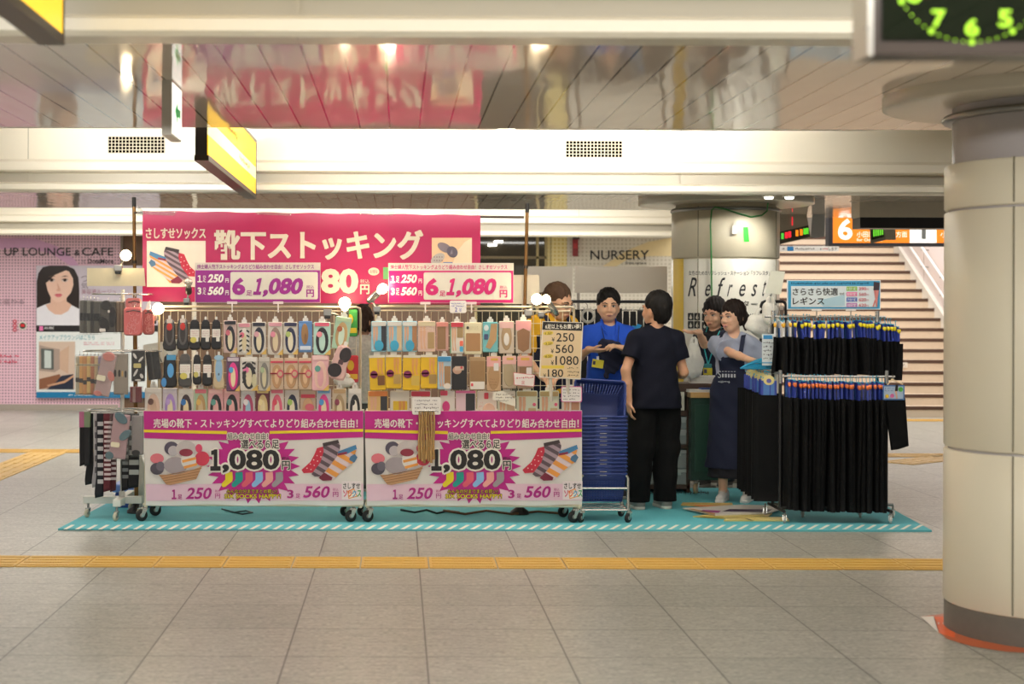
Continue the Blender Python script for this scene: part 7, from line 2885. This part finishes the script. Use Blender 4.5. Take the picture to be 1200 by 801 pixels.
class Person:
    def __init__(s, label, u, Y, H, yaw, skin_c, female=False, head=(0, 0, 0), lean=0.0, mouth='b07068', smile=0, drop=0.0, fwd=0.0):
        s.Y = Y
        x = W(u, 400, Y).x
        s.hs, s.drop, s.fwd = 1.13, drop, fwd
        s.base, s.yaw, s.S, s.fem = V3(x, Y, 0), math.radians(yaw), H / 1.735, female
        t = thing('person', label, 'person', (x, Y, ZM if Y < 13.4 else 0))
        t.rotation_euler = (0, 0, s.yaw)
        t.scale = (s.S,) * 3
        s.t = t
        s.z0 = ZM if Y < 13.4 else 0
        w = .142 if female else .164
        s.SL, s.SR = V3(w, .01, 1.35), V3(-w, .01, 1.35)
        s.skin = skin(skin_c)
        s.head = head
        s.mouth, s.smile = mouth, smile
        s.legs = [V3(.088, .0, .88), V3(.1, -.015, .48), V3(.105, .02, .085)], [V3(-.088, .0, .88), V3(-.1, -.015, .48), V3(-.105, .02, .085)]

    def loc(s, u, v, Y):
        p = np.array(W(u, v, Y)) - s.base - V3(0, 0, s.z0)
        c, n = math.cos(-s.yaw), math.sin(-s.yaw)
        return V3(p[0] * c - p[1] * n, p[0] * n + p[1] * c, p[2]) / s.S

    def dirn(s, x, y, z):
        c, n = math.cos(-s.yaw), math.sin(-s.yaw)
        return V3(x * c - y * n, x * n + y * c, z)

    def hm(s):
        yw, pt, rl = [math.radians(a) for a in s.head]
        return np.array((Matrix.Rotation(yw, 3, 'Z') @ Matrix.Rotation(pt, 3, 'X') @ Matrix.Rotation(rl, 3, 'Y')))

    def hp(s, x, y, z):
        piv = V3(0, .005, 1.475)
        d = V3(0, s.fwd, s.drop)
        return piv - d + s.hm() @ (V3(x, y, z) - piv) * s.hs

    def torso(s, sd, e=0.0, k=.05, clip=None):
        f = s.fem
        sd.ell((0, .005, 1.27), (.150 + e - .012 * f, .098 + e, .165 + e), k, clip=clip)
        if f:
            for x in (-.06, .06):
                sd.ell((x, -.075, 1.235), (.055 + e, .04 + e, .055 + e), k, clip=clip)
        sd.ell((0, .005, 1.06), (.128 + e - .012 * f, .092 + e, .14 + e), k, clip=clip)
        sd.ell((0, .008, .91), (.158 + e, .108 + e, .115 + e), k, clip=clip)
        for S_ in (s.SL, s.SR):
            sd.cone(S_ * V3(.3, 1, 1) + V3(0, .0, .055), S_, .036 + e * .8, .046 + e * .8, k, clip=clip)

    def body(s, armL, armR, handL=None, handR=None, res=.0058):
        """arm = (elbow, wrist); hand = dict for hand()"""
        sd = Sdf(res)
        s.torso(sd)
        sd.cone((0, .015, 1.40), s.hp(0, .012, 1.52), .058 - .008 * s.fem, .052 - .008 * s.fem, .03)
        hm = s.hm()
        hp = s.hp
        sd.rs = s.hs
        sd.ell(hp(0, .012, 1.605), (.074, .092, .088), .03, hm)
        sd.ell(hp(0, -.022, 1.55), (.064, .072, .082), .03, hm)
        sd.ell(hp(0, -.045, 1.492), (.036, .036, .028), .03, hm)
        sd.cone(hp(.052, .0, 1.53), hp(.02, -.05, 1.49), .018, .016, .02)
        sd.cone(hp(-.052, .0, 1.53), hp(-.02, -.05, 1.49), .018, .016, .02)
        sd.cone(hp(0, -.092, 1.572), hp(0, -.104, 1.542), .008, .0125, .012)
        for x in (-1, 1):
            sd.ell(hp(x * .013, -.094, 1.538), (.008, .01, .007), .008, hm)
            sd.ell(hp(x * .031, -.098, 1.574), (.017, .011, .010), .012, hm, 's')
            sd.cone(hp(x * .018, -.088, 1.59), hp(x * .048, -.076, 1.59), .009, .009, .012)
            sd.ell(hp(x * .03, -.072, 1.535 + .004 * s.smile), (.022, .018, .02), .02, hm)
            sd.ell(hp(x * .0735, .012, 1.555), (.010, .02, .032), .008, hm)
        sd.ell(hp(0, -.089, 1.508), (.025, .011, .010), .01, hm)
        sd.rs = 1.0
        for L in s.legs:
            h, kn, an = L
            sd.cone(h, kn, .082, .056, .04)
            sd.cone(kn, an, .055, .036, .03)
            sd.ell(kn * .7 + an * .3 + V3(0, .018, 0), (.048, .05, .1), .03)
            sd.cone(an + V3(0, .02, -.045), an + V3(0, -.14, -.06), .034, .026, .03)
        for S_, (E_, W_) in ((s.SL, armL), (s.SR, armR)):
            sd.cone(S_, E_, .048 - .006 * s.fem, .037 - .004 * s.fem, .03)
            sd.cone(E_, E_ + (W_ - E_) * .4, .037, .039 - .005 * s.fem, .02)
            sd.cone(E_ + (W_ - E_) * .4, W_, .039 - .005 * s.fem, .025, .02)
        for A_, h in ((armL, handL), (armR, handR)):
            if h:
                hand(sd, A_[1], sc=.95 if s.fem else 1.0, **h)
            else:
                sd.cone(A_[1], A_[1] + nrm(A_[1] - A_[0]) * .03, .024, .022, .01)
        s.armL, s.armR = armL, armR
        b = sdf_obj('body', sd, s.skin, s.t)
        s.face()
        return b

    def part(s, name, mb):
        return mb.build(name, s.t, None) if False else s._part(name, mb)

    def _part(s, name, mb):
        me = bpy.data.meshes.new(name)
        me.from_pydata([tuple(p) for p in mb.v], [], mb.f)
        for m in mb.mats:
            me.materials.append(m)
        me.polygons.foreach_set('material_index', mb.mi)
        me.polygons.foreach_set('use_smooth', mb.sm)
        o = bpy.data.objects.new(name, me)
        o.parent = s.t
        C.objects.link(o)
        return o

    def face(s):
        R = Matrix(s.hm().tolist())
        hp = lambda *a: Vector(s.hp(*a))
        for x in (-1, 1):
            mb = MB()
            mb.ell(hp(x * .031, -.0835, 1.573), (.0165, .009, .0078 - .002 * s.smile), K('e6e0da', .25), 12, R)
            mb.ell(hp(x * .031 - .001, -.0885, 1.573), (.0076, .005, .0072 - .0015 * s.smile), K('1d1512', .2), 12, R)
            mb.tube([hp(x * .016, -.091, 1.5765), hp(x * .03, -.0925, 1.5815), hp(x * .046, -.083, 1.577)], .0022, K('231a18', .5), n=6)
            s.part('eye', mb)
            mb = MB()
            mb.tube([hp(x * .014, -.098, 1.592), hp(x * .03, -.0975, 1.599), hp(x * .05, -.085, 1.595)], [.0036, .004, .002], K('2b201c', .6), n=6)
            s.part('eyebrow', mb)
        mb = MB()
        sm = .006 * s.smile
        w = .023 + .004 * s.smile
        mb.tube([hp(-w, -.089, 1.508 + sm), hp(-.008, -.1005, 1.5095), hp(.008, -.1005, 1.5095), hp(w, -.089, 1.508 + sm)], [.002, .0042, .0042, .002], K(s.mouth, .4), n=8)
        mb.tube([hp(-w * .8, -.090, 1.505 + sm * .6), hp(0, -.1, 1.5025 - sm * .3), hp(w * .8, -.090, 1.505 + sm * .6)], [.002, .005, .002], K(s.mouth, .4), n=8)
        if s.smile:
            mb.tube([hp(-w * .75, -.0945, 1.5072 + sm * .5), hp(0, -.1035, 1.5055), hp(w * .75, -.0945, 1.5072 + sm * .5)], [.001, .0025, .001], K('f0ebe4', .3), n=6)
        s.part('mouth', mb)

    def hair(s, fringe=1.612, long=0.0, col='1c1614', vol=0.0, part=0.0, back=1.50, tail=False, bun=False):
        hm, hp = s.hm(), s.hp
        sd = Sdf(.005)
        sd.rs = s.hs
        v = vol
        sd.ell(hp(0, .022, 1.618), (.084 + v, .101 + v, .094 + v), .02, hm)
        sd.ell(hp(0, .05, 1.56), (.07 + v, .07 + v, .09 + v), .03, hm)
        if long:
            for x in (-1, 1):
                sd.cone(hp(x * .072, -.01, 1.60), hp(x * .076, .0, 1.53 - long), .024, .018, .02)
            sd.ell(hp(0, .06, 1.53 - long * .4), (.082 + v, .05 + v, .08 + long * .5), .03, hm)
        # opening for the face and the nape
        sd.ell(hp(part, -.115, fringe - .088), (.066, .085, .088), .012, hm, 's')
        if not long:
            for x in (-1, 1):
                sd.ell(hp(x * .085, .0, 1.535), (.03, .045, .045), .01, hm, 's')
        if long or tail:
            sd.ell(hp(0, .075, back - .075), (.12, .12, .075), .01, hm, 's')
        else:
            sd.ell(hp(0, .075, back - .10), (.12, .12, .075), .02, hm, 's')
            for x in (-1, 1):
                sd.ell(hp(x * .098, .06, back - .045), (.058, .12, .085), .02, hm, 's')
        if tail:
            sd.cone(hp(.0, .10, 1.60), hp(.0, .135, 1.555), .035, .04, .03)
            sd.cone(hp(.0, .135, 1.56), hp(.01, .13, 1.48), .04, .016, .02)
        nz = lambda X, Y, Z: .0025 * np.sin(X * 190 + Y * 60 + np.sin(Z * 30) * 2) + .003 * np.sin(X * 70 - Y * 90 + Z * 25) * np.sin(Z * 60 + X * 20)
        m = mat('hair_' + col, tuple(int(col[i:i + 2], 16) for i in (0, 2, 4)), .7, var=.2, scale=70, spec=.3)
        return sdf_obj('hair', sd, m, s.t, noise=nz)

    def shirt(s, name, m, hem=.86, sleeve=.55, e=.02, er=.026, vneck=None, clipz=None, seed=0.0, noise=.004, open_=None):
        sd = Sdf(.0065)
        s.torso(sd, e)
        # straighter, looser cloth at the waist
        sd.cone((0, .006, 1.2), (0, .006, hem + .02), .142 + e, .194 + e, .04, sy=.72)
        for S_, (E_, W_) in ((s.SL, s.armL), (s.SR, s.armR)):
            q = S_ + (E_ - S_) * sleeve
            d = nrm(E_ - S_)
            sd.cone(S_, q + d * .03, .045 + er, .047 + er * 1.25, .04, clip=[(q, d)])
        if vneck:
            sd.cone((0, -.13, vneck), (0, -.12, 1.47), .008, .055, .01, 's')
        sd.cone((0, -.01, 1.455), (0, .0, 1.55), .056, .075, .012, 's')
        return sdf_obj(name, sd, m, s.t, noise=fold(noise, 1, seed), cut=[((0, 0, hem), (0, 0, -1))])

    def collar(s, m):
        mb = MB()
        for x in (-1, 1):
            P = [Vector((x * .036, -.112, 1.345)), Vector((x * .062, -.09, 1.385)), Vector((x * .07, -.03, 1.45)), Vector((x * .066, .03, 1.475)), Vector((0, .07, 1.485)), Vector((0, .06, 1.505)), Vector((x * .056, .025, 1.5)), Vector((x * .056, -.03, 1.475)), Vector((x * .046, -.08, 1.40))]
            mb.prism(P if x > 0 else P[::-1], (0, -.006, .004), m)
        return s.part('collar', mb)

    def trousers(s, m, e=.03, waist=1.0, hem=.06, seed=1.0, baggy=.0, shorts=None):
        sd = Sdf(.007)
        sd.ell((0, .008, .92), (.160 + e * .7, .112 + e * .7, .13 + e), .03)
        for L in s.legs:
            h, kn, an = L
            sd.cone(h, kn, .088 + e, .066 + e + baggy, .03)
            b = an + V3(0, 0, -.04)
            sd.cone(kn, b, .066 + e + baggy, .05 + e * .9 + baggy, .03)
        return sdf_obj('trousers', sd, m, s.t, noise=fold(.006, .8, seed), cut=[((0, 0, waist), (0, 0, 1)), ((0, 0, hem), (0, 0, -1))])

    def shoes(s, m, sole):
        for L in s.legs:
            an = L[2]
            sd = Sdf(.005)
            a = an + V3(0, .035, -.04)
            b = an + V3(0, -.15, -.052)
            sd.cone(a, b, .042, .036, .02)
            sd.cone(an + V3(0, .02, 0), a, .044, .044, .02)
            o = sdf_obj('shoe', sd, m, s.t, cut=[((0, 0, .02), (0, 0, -1)), ((0, 0, an[2] + .01), (0, 0, 1))])
            sd = Sdf(.005)
            sd.cone(an + V3(0, .04, -.07), an + V3(0, -.155, -.07), .044, .04, .01)
            so = sdf_obj('sole', sd, sole, s.t, cut=[((0, 0, .0), (0, 0, -1)), ((0, 0, .026), (0, 0, 1))])
            so.parent = o
            mb = MB()
            for k in range(4):
                y = an[1] - .03 - k * .022
                mb.tube([(an[0] - .025, y, .085 - k * .007), (an[0], y - .004, .094 - k * .008), (an[0] + .025, y, .085 - k * .007)], .0035, K('d8d4cc'), n=6)
            lo = s.part('laces', mb)
            lo.parent = o


# ---- A: man in navy polo and black trousers, back to the camera
A_ = Person('person in navy polo and black trousers with back turned, beside the blue baskets', 768, 11.95, 1.66, 180 + 12, (212, 160, 128), head=(28, -4, 0))
A_.legs = [V3(-.10, 0, .88), V3(-.115, .01, .48), V3(-.03, .05, .085)], [V3(.10, 0, .88), V3(.12, -.01, .48), V3(.16, .0, .085)]
A_.legs = [V3(.09, 0, .88), V3(.125, .01, .48), V3(.155, .03, .085)], [V3(-.09, 0, .88), V3(-.10, -.01, .48), V3(-.075, .02, .085)]
wl_ = A_.loc(737, 470, 11.85)
eL, wL = ik(A_.SL, wl_, .275, .245, A_.dirn(-.8, -.5, 0))
wr_ = A_.loc(797, 440, 12.2)
eR, wR = ik(A_.SR, wr_, .275, .245, A_.dirn(.25, -.2, -1))
A_.body((eL, wL), (eR, wR), dict(fw=A_.dirn(.05, .05, -1), pn=A_.dirn(1, .2, 0), side=1, curl=.55), dict(fw=A_.dirn(-.4, .9, .1), pn=A_.dirn(0, 0, -1), side=-1, curl=.6))
navy = mat('navy_pique', (11, 14, 30), .9, spec=.3, var=.1, scale=50)
A_.shirt('polo_shirt', navy, hem=.80, sleeve=.62, seed=.7, e=.022)
A_.collar(navy)
A_.trousers(mat('black_trousers', (8, 8, 9), .9, var=.15, scale=40, spec=.25), e=.03, baggy=.012, waist=.90)
A_.shoes(K('8d8a84', .6), K('cfc9bf', .6))
A_.hair(col='100c0b', back=1.50, vol=.003)

# ---- B: man in bright blue polo facing us, holding navy cloth
B_ = Person('person in bright blue polo facing us, holding up a dark navy garment', 713, 12.65, 1.69, 4, (232, 184, 150), head=(-8, 1, 0), mouth='b4706a')
wA = B_.loc(691, 409, 12.38)
wB = B_.loc(731, 408, 12.28)
eR, wR = ik(B_.SR, wA, .275, .245, B_.dirn(-.7, .2, -.9))
eL, wL = ik(B_.SL, wB, .275, .245, B_.dirn(.8, .3, -.9))
B_.body((eL, wL), (eR, wR), dict(fw=B_.dirn(-1, -.15, .25), pn=B_.dirn(-.1, .3, -1), side=-1, curl=.65), dict(fw=B_.dirn(1, -.1, -.15), pn=B_.dirn(0, .5, 1), side=1, curl=.35))
blue = mat('royal_blue_pique', (24, 82, 204), .8, var=.07, scale=50)
B_.shirt('polo_shirt', blue, hem=.76, sleeve=.66, vneck=1.285, seed=2.1, e=.022)
B_.collar(blue)
B_.trousers(K('3a3a40', .85))
B_.shoes(K('38383a', .6), K('bdb8ae', .6))
B_.hair(col='110d0c', fringe=1.645, back=1.53, vol=.003, part=.008)
mb = MB()
for x in (-1, 1):
    mb.tube([Vector((x * .05, .06, 1.47)), Vector((x * .075, -.06, 1.42)), Vector((x * .05, -.135, 1.28)), Vector((-.03, -.165, 1.12))], .0032, K('1c2234'), n=6)
B_.part('lanyard', mb)
mb = MB()
c = B_.loc(700.5, 426, 12.38)
mb.box(c, (.095, .006, .068), K('d8cc3c', .35), 0, .003, Matrix.Rotation(math.radians(8), 3, 'Y'))
mb.box(c + V3(-.03, -.004, .008), (.02, .003, .03), K('3a3c58', .4), 0, 0, Matrix.Rotation(math.radians(8), 3, 'Y'))
mb.box(c + V3(.0, 0, .045), (.02, .006, .03), K('d8d8d8', .3), 0, .002)
B_.part('name_badge', mb)
# garment held
t = thing('garment', 'dark navy cotton garment held between the hands of person in blue', 'clothing', W(716, 442, 12.34))
sd = Sdf(.006)
g = lambda u, v, d=0: np.array(W(u, v, 12.40 + d)) - np.array(base_of(t))
sd.cone(g(707, 402), g(722, 406), .02, .03, .03)
sd.cone(g(707, 402), g(705, 420), .022, .03, .03)
sd.cone(g(722, 404), g(726, 420), .03, .05, .03, sy=.5)
sd.cone(g(712, 406), g(715, 425), .045, .04, .03, sy=.5)
sd.cone(g(716, 415), g(711, 441), .03, .02, .03, sy=.6)
sd.cone(g(720, 415), g(719, 432), .035, .02, .03, sy=.6)
sd.cone(g(728, 412), g(733, 418), .03, .02, .03)
sdf_obj('cloth', sd, mat('navy_cotton', (30, 34, 58), .9, var=.12, scale=50), t, noise=fold(.006, 2.2, 1))

# ---- C: woman in yellow with navy apron, half hidden behind the right rack
C_ = Person('person in yellow top and navy apron with glasses, half hidden behind right rack', 648, 12.2, 1.79, 20, (222, 174, 140), female=True, drop=.06, fwd=.04, head=(25, 14, 0), mouth='b06a60')
eL, wL = ik(C_.SL, C_.loc(655, 440, 12.0), .26, .235, C_.dirn(.6, .4, -.8))
eR, wR = ik(C_.SR, C_.loc(636, 442, 12.0), .26, .235, C_.dirn(-.7, .2, -.8))
C_.body((eL, wL), (eR, wR), dict(fw=C_.dirn(-.5, -.6, -.3), pn=C_.dirn(0, 0, -1), side=-1, curl=.5), dict(fw=C_.dirn(.4, -.7, -.3), pn=C_.dirn(0, 0, -1), side=1, curl=.5))
C_.shirt('yellow_top', mat('yellow_jersey', (232, 176, 30), .8, var=.06), hem=.84, sleeve=.75, seed=4)
C_.trousers(K('2c2c38', .85))
C_.shoes(K('504c48', .6), K('a8a49c', .6))
C_.hair(col='4c3524', fringe=1.63, back=1.53, vol=-.002, tail=True)
apm = mat('navy_apron', (24, 29, 54), .85, var=.1, scale=40)


def apron(P, top=1.28, hem=.55, e=.036, name='apron', straps=True, wrap=-.02, mat_=None, back=None, bib=None):
    sd = Sdf(.007)
    P.torso(sd, e)
    sd.cone((0, .006, 1.1), (0, .006, hem - .02), .150 + e, .215 + e, .05, sy=.7)
    cut = [((0, 0, top), (0, 0, 1)), ((0, 0, hem), (0, 0, -1))]
    if back is None:
        cut.append(((0, wrap, 0), (0, 1, 0)))
    fd = fold(.005, .9, hem * 9)
    nz = fd if bib is None else (lambda X, Y, Z: fd(X, Y, Z) + np.clip((np.abs(X) - bib - np.clip(1.12 - Z, 0, 1) * .9) * 3 + np.clip(Y - .02, 0, .1) * np.clip((Z - 1.05) * 30, 0, 1) * 6, 0, .12))
    o = sdf_obj(name, sd, mat_ or apm, P.t, noise=nz, cut=cut)
    if straps:
        mb = MB()
        for x in (-1, 1):
            pts_ = [Vector((x * .075, -.145, top - .02)), Vector((x * .085, -.125, top + .06)), Vector((x * .09, -.07, 1.41)), Vector((x * .09, .0, 1.442)), Vector((x * .08, .08, 1.40)), Vector((x * .06, .14, 1.28))]
            d_ = Vector((.018, 0, 0))
            for a, b in zip(pts_[:-1], pts_[1:]):
                mb.add([a - d_, a + d_, b + d_, b - d_, a - d_ + Vector((0, -.005, .005)), a + d_ + Vector((0, -.005, .005)), b + d_ + Vector((0, -.005, .005)), b - d_ + Vector((0, -.005, .005))],
                       [(0, 1, 2, 3), (7, 6, 5, 4), (0, 4, 5, 1), (2, 6, 7, 3), (1, 5, 6, 2), (0, 3, 7, 4)], mat_ or apm)
        P.part('strap', mb)
    return o


apron(C_)
R = Matrix(C_.hm().tolist())
mb = MB()
for x in (-1, 1):
    c = Vector(C_.hp(x * .032, -.103, 1.572))
    mb.tube([c + R @ Vector((.026 * math.cos(a), 0, .019 * math.sin(a))) for a in [k * math.pi / 8 for k in range(16)]], .0018, K('3a2c28', .3), n=6, closed=True)
    mb.tube([Vector(C_.hp(x * .058, -.1, 1.574)), Vector(C_.hp(x * .078, -.03, 1.575)), Vector(C_.hp(x * .078, .02, 1.565))], .0016, K('3a2c28', .3), n=6)
mb.tube([Vector(C_.hp(-.007, -.106, 1.575)), Vector(C_.hp(.007, -.106, 1.575))], .0018, K('3a2c28', .3), n=6)
C_.part('glasses', mb)

# ---- D: woman with teal lanyard behind the counter, open hand raised
D_ = Person('person in black top and navy apron with teal lanyard, raising an open palm', 838, 13.52, 1.645, -32, (232, 184, 152), female=True, head=(-6, 10, 0), mouth='b4706a')
D_.z0 = 0
D_.t.location.z = 0
wR_ = D_.loc(819, 389, 13.2)
eR, wR = ik(D_.SR, wR_, .25, .225, D_.dirn(.5, -.1, -1))
eL, wL = ik(D_.SL, D_.loc(852, 440, 13.35), .26, .235, D_.dirn(.6, .5, -.6))
D_.body((eL, wL), (eR, wR), dict(fw=D_.dirn(-.4, -.6, -.3), pn=D_.dirn(0, 0, -1), side=-1, curl=.5), dict(fw=D_.dirn(-1, -.1, -.02), pn=D_.dirn(0, -.25, 1), side=-1, curl=.28, spread=.1))
D_.shirt('black_top', mat('black_jersey', (28, 28, 32), .85, var=.1), hem=.84, sleeve=.6, seed=5)
D_.trousers(K('22222a', .85))
D_.shoes(K('504c48', .6), K('a8a49c', .6))
D_.hair(col='181110', fringe=1.625, long=.05, vol=.004, back=1.48)
apron(D_, top=1.30)
mb = MB()
tl = K('2ab0b8', .5)
for x in (-1, 1):
    mb.tube([Vector((x * .03, .075, 1.47)), Vector((x * .068, .0, 1.47)), Vector((x * .06, -.10, 1.38)), Vector((x * .04, -.16, 1.26)), Vector((0, -.175, 1.12))], .0055, tl, n=6)
D_.part('lanyard', mb)
mb = MB()
c = V3(0, -.182, 1.06)
mb.box(c, (.085, .006, .065), K('d8cc3c', .35), 0, .003)
mb.box(c + V3(-.02, -.004, .002), (.028, .003, .035), K('4a4a60', .4))
mb.box(c + V3(.0, 0, .05), (.075, .006, .04), K('3a8a90', .4), 0, .003)
D_.part('name_badge', mb)

# ---- E: woman in grey blue blouse and navy dress apron by the leggings
E_ = Person('person in pale grey blouse and long navy apron dress touching the leggings', 860, 12.42, 1.60, -22, (236, 188, 156), female=True, head=(-30, 2, -4), mouth='c06a68', smile=1)
E_.legs = [V3(.10, .02, .88), V3(.11, -.0, .48), V3(.115, .04, .085)], [V3(-.08, .0, .88), V3(-.085, -.02, .48), V3(-.085, -.02, .085)]
wR_ = E_.loc(884, 424, 12.0)
eR, wR = ik(E_.SR, wR_, .265, .24, E_.dirn(-.5, -.9, -.5))
eL, wL = ik(E_.SL, E_.loc(893, 440, 12.25), .25, .22, E_.dirn(.6, .4, -.6))
E_.body((eL, wL), (eR, wR), dict(fw=E_.dirn(.2, -.6, -.7), pn=E_.dirn(-.3, .4, -.6), side=-1, curl=.6), dict(fw=E_.dirn(.9, -.25, -.12), pn=E_.dirn(0, .2, -1), side=1, curl=.5))
gb = mat('grey_blue_cotton', (168, 176, 198), .8, var=.08, scale=90)
sd = Sdf(.0065)
E_.torso(sd, .018)
sd.cone((0, .006, 1.2), (0, .006, .9), .15, .165, .04, sy=.72)
for S_, (q0, q1) in ((E_.SL, E_.armL), (E_.SR, E_.armR)):
    q = S_ + (q0 - S_) * .72
    d = nrm(q0 - S_)
    sd.cone(S_ + V3(0, 0, -.01), q + d * .03, .078, .112, .04, clip=[(q, d)])
sd.cone((0, -.10, 1.475), (0, -.0, 1.58), .085, .125, .012, 's')
sdf_obj('blouse', sd, gb, E_.t, noise=fold(.006, 1.3, 3), cut=[((0, 0, .9), (0, 0, -1))])
dress = mat('navy_denim', (24, 30, 56), .85, var=.1, scale=60)
apron(E_, top=1.245, hem=.285, e=.032, name='apron_dress', mat_=dress, back=True, bib=.105)
sd = Sdf(.008)
sd.cone((0, .006, .5), (0, .006, .16), .19, .235, .04, sy=.75)
sdf_obj('skirt_hem', sd, mat('dark_skirt', (22, 22, 30), .9), E_.t, noise=fold(.006, 1.4, 6), cut=[((0, 0, .205), (0, 0, -1)), ((0, 0, .34), (0, 0, 1))])
E_.shoes(K('d8d4d0', .6), K('e6e2dc', .6))
E_.hair(col='20140f', fringe=1.622, vol=.003, back=1.53, long=.012, tail=True)
mb = MB()
mpE = lambda u, v, l=0.0: Vector((u, -.205 - l, v))
cw = K('c8ccd2', .6)
for i, x in enumerate((-.07, -.045, -.02, .005, .03)):
    mb.b2((x, -.170, 1.07), (x + .014, -.164, 1.10), cw)
    mb.b2((x, -.170, 1.118), (x + .014, -.164, 1.123), cw)
mb.text('S', -.105, 1.125, -.078, 1.065, lambda u, v, l=0: Vector((u, -.171, v)), cw, 0)
mb.scrib(-.10, 1.02, .0, 1.045, 1, lambda u, v, l=0: Vector((u, -.176, v)), cw, 0, 6, .95, .4)
E_.part('apron_lettering', mb)
mb = MB()
for x in (-1, 1):
    mb.ell(Vector(E_.hp(x * .079, .005, 1.52)), .007, K('e0d8c8', .2), 10)
E_.part('earring', mb)

# ---- G: customer in a pale patterned blouse behind the gap between the racks
G_ = Person('person in pale patterned blouse glimpsed behind the gap between the racks', 424, 13.1, 1.55, 150, (200, 150, 118), female=True, head=(0, 10, 0))
eL, wL = ik(G_.SL, G_.loc(408, 450, 12.9), .26, .235, G_.dirn(-.6, -.3, -.8))
eR, wR = ik(G_.SR, G_.loc(438, 450, 13.2), .26, .235, G_.dirn(.7, -.2, -.8))
G_.body((eL, wL), (eR, wR), dict(fw=G_.dirn(.2, .6, -.5), pn=G_.dirn(0, 0, -1), side=1, curl=.5), dict(fw=G_.dirn(-.2, .6, -.5), pn=G_.dirn(0, 0, -1), side=-1, curl=.5))
G_.shirt('blouse', mat('pale_print_blouse', (206, 200, 190), .75, var=.35, scale=45), hem=.82, sleeve=.9, seed=8, er=.034)
G_.trousers(K('6a6660', .85))
G_.shoes(K('504c48', .6), K('a8a49c', .6))
G_.hair(col='3a281e', fringe=1.62, long=.03, back=1.49)
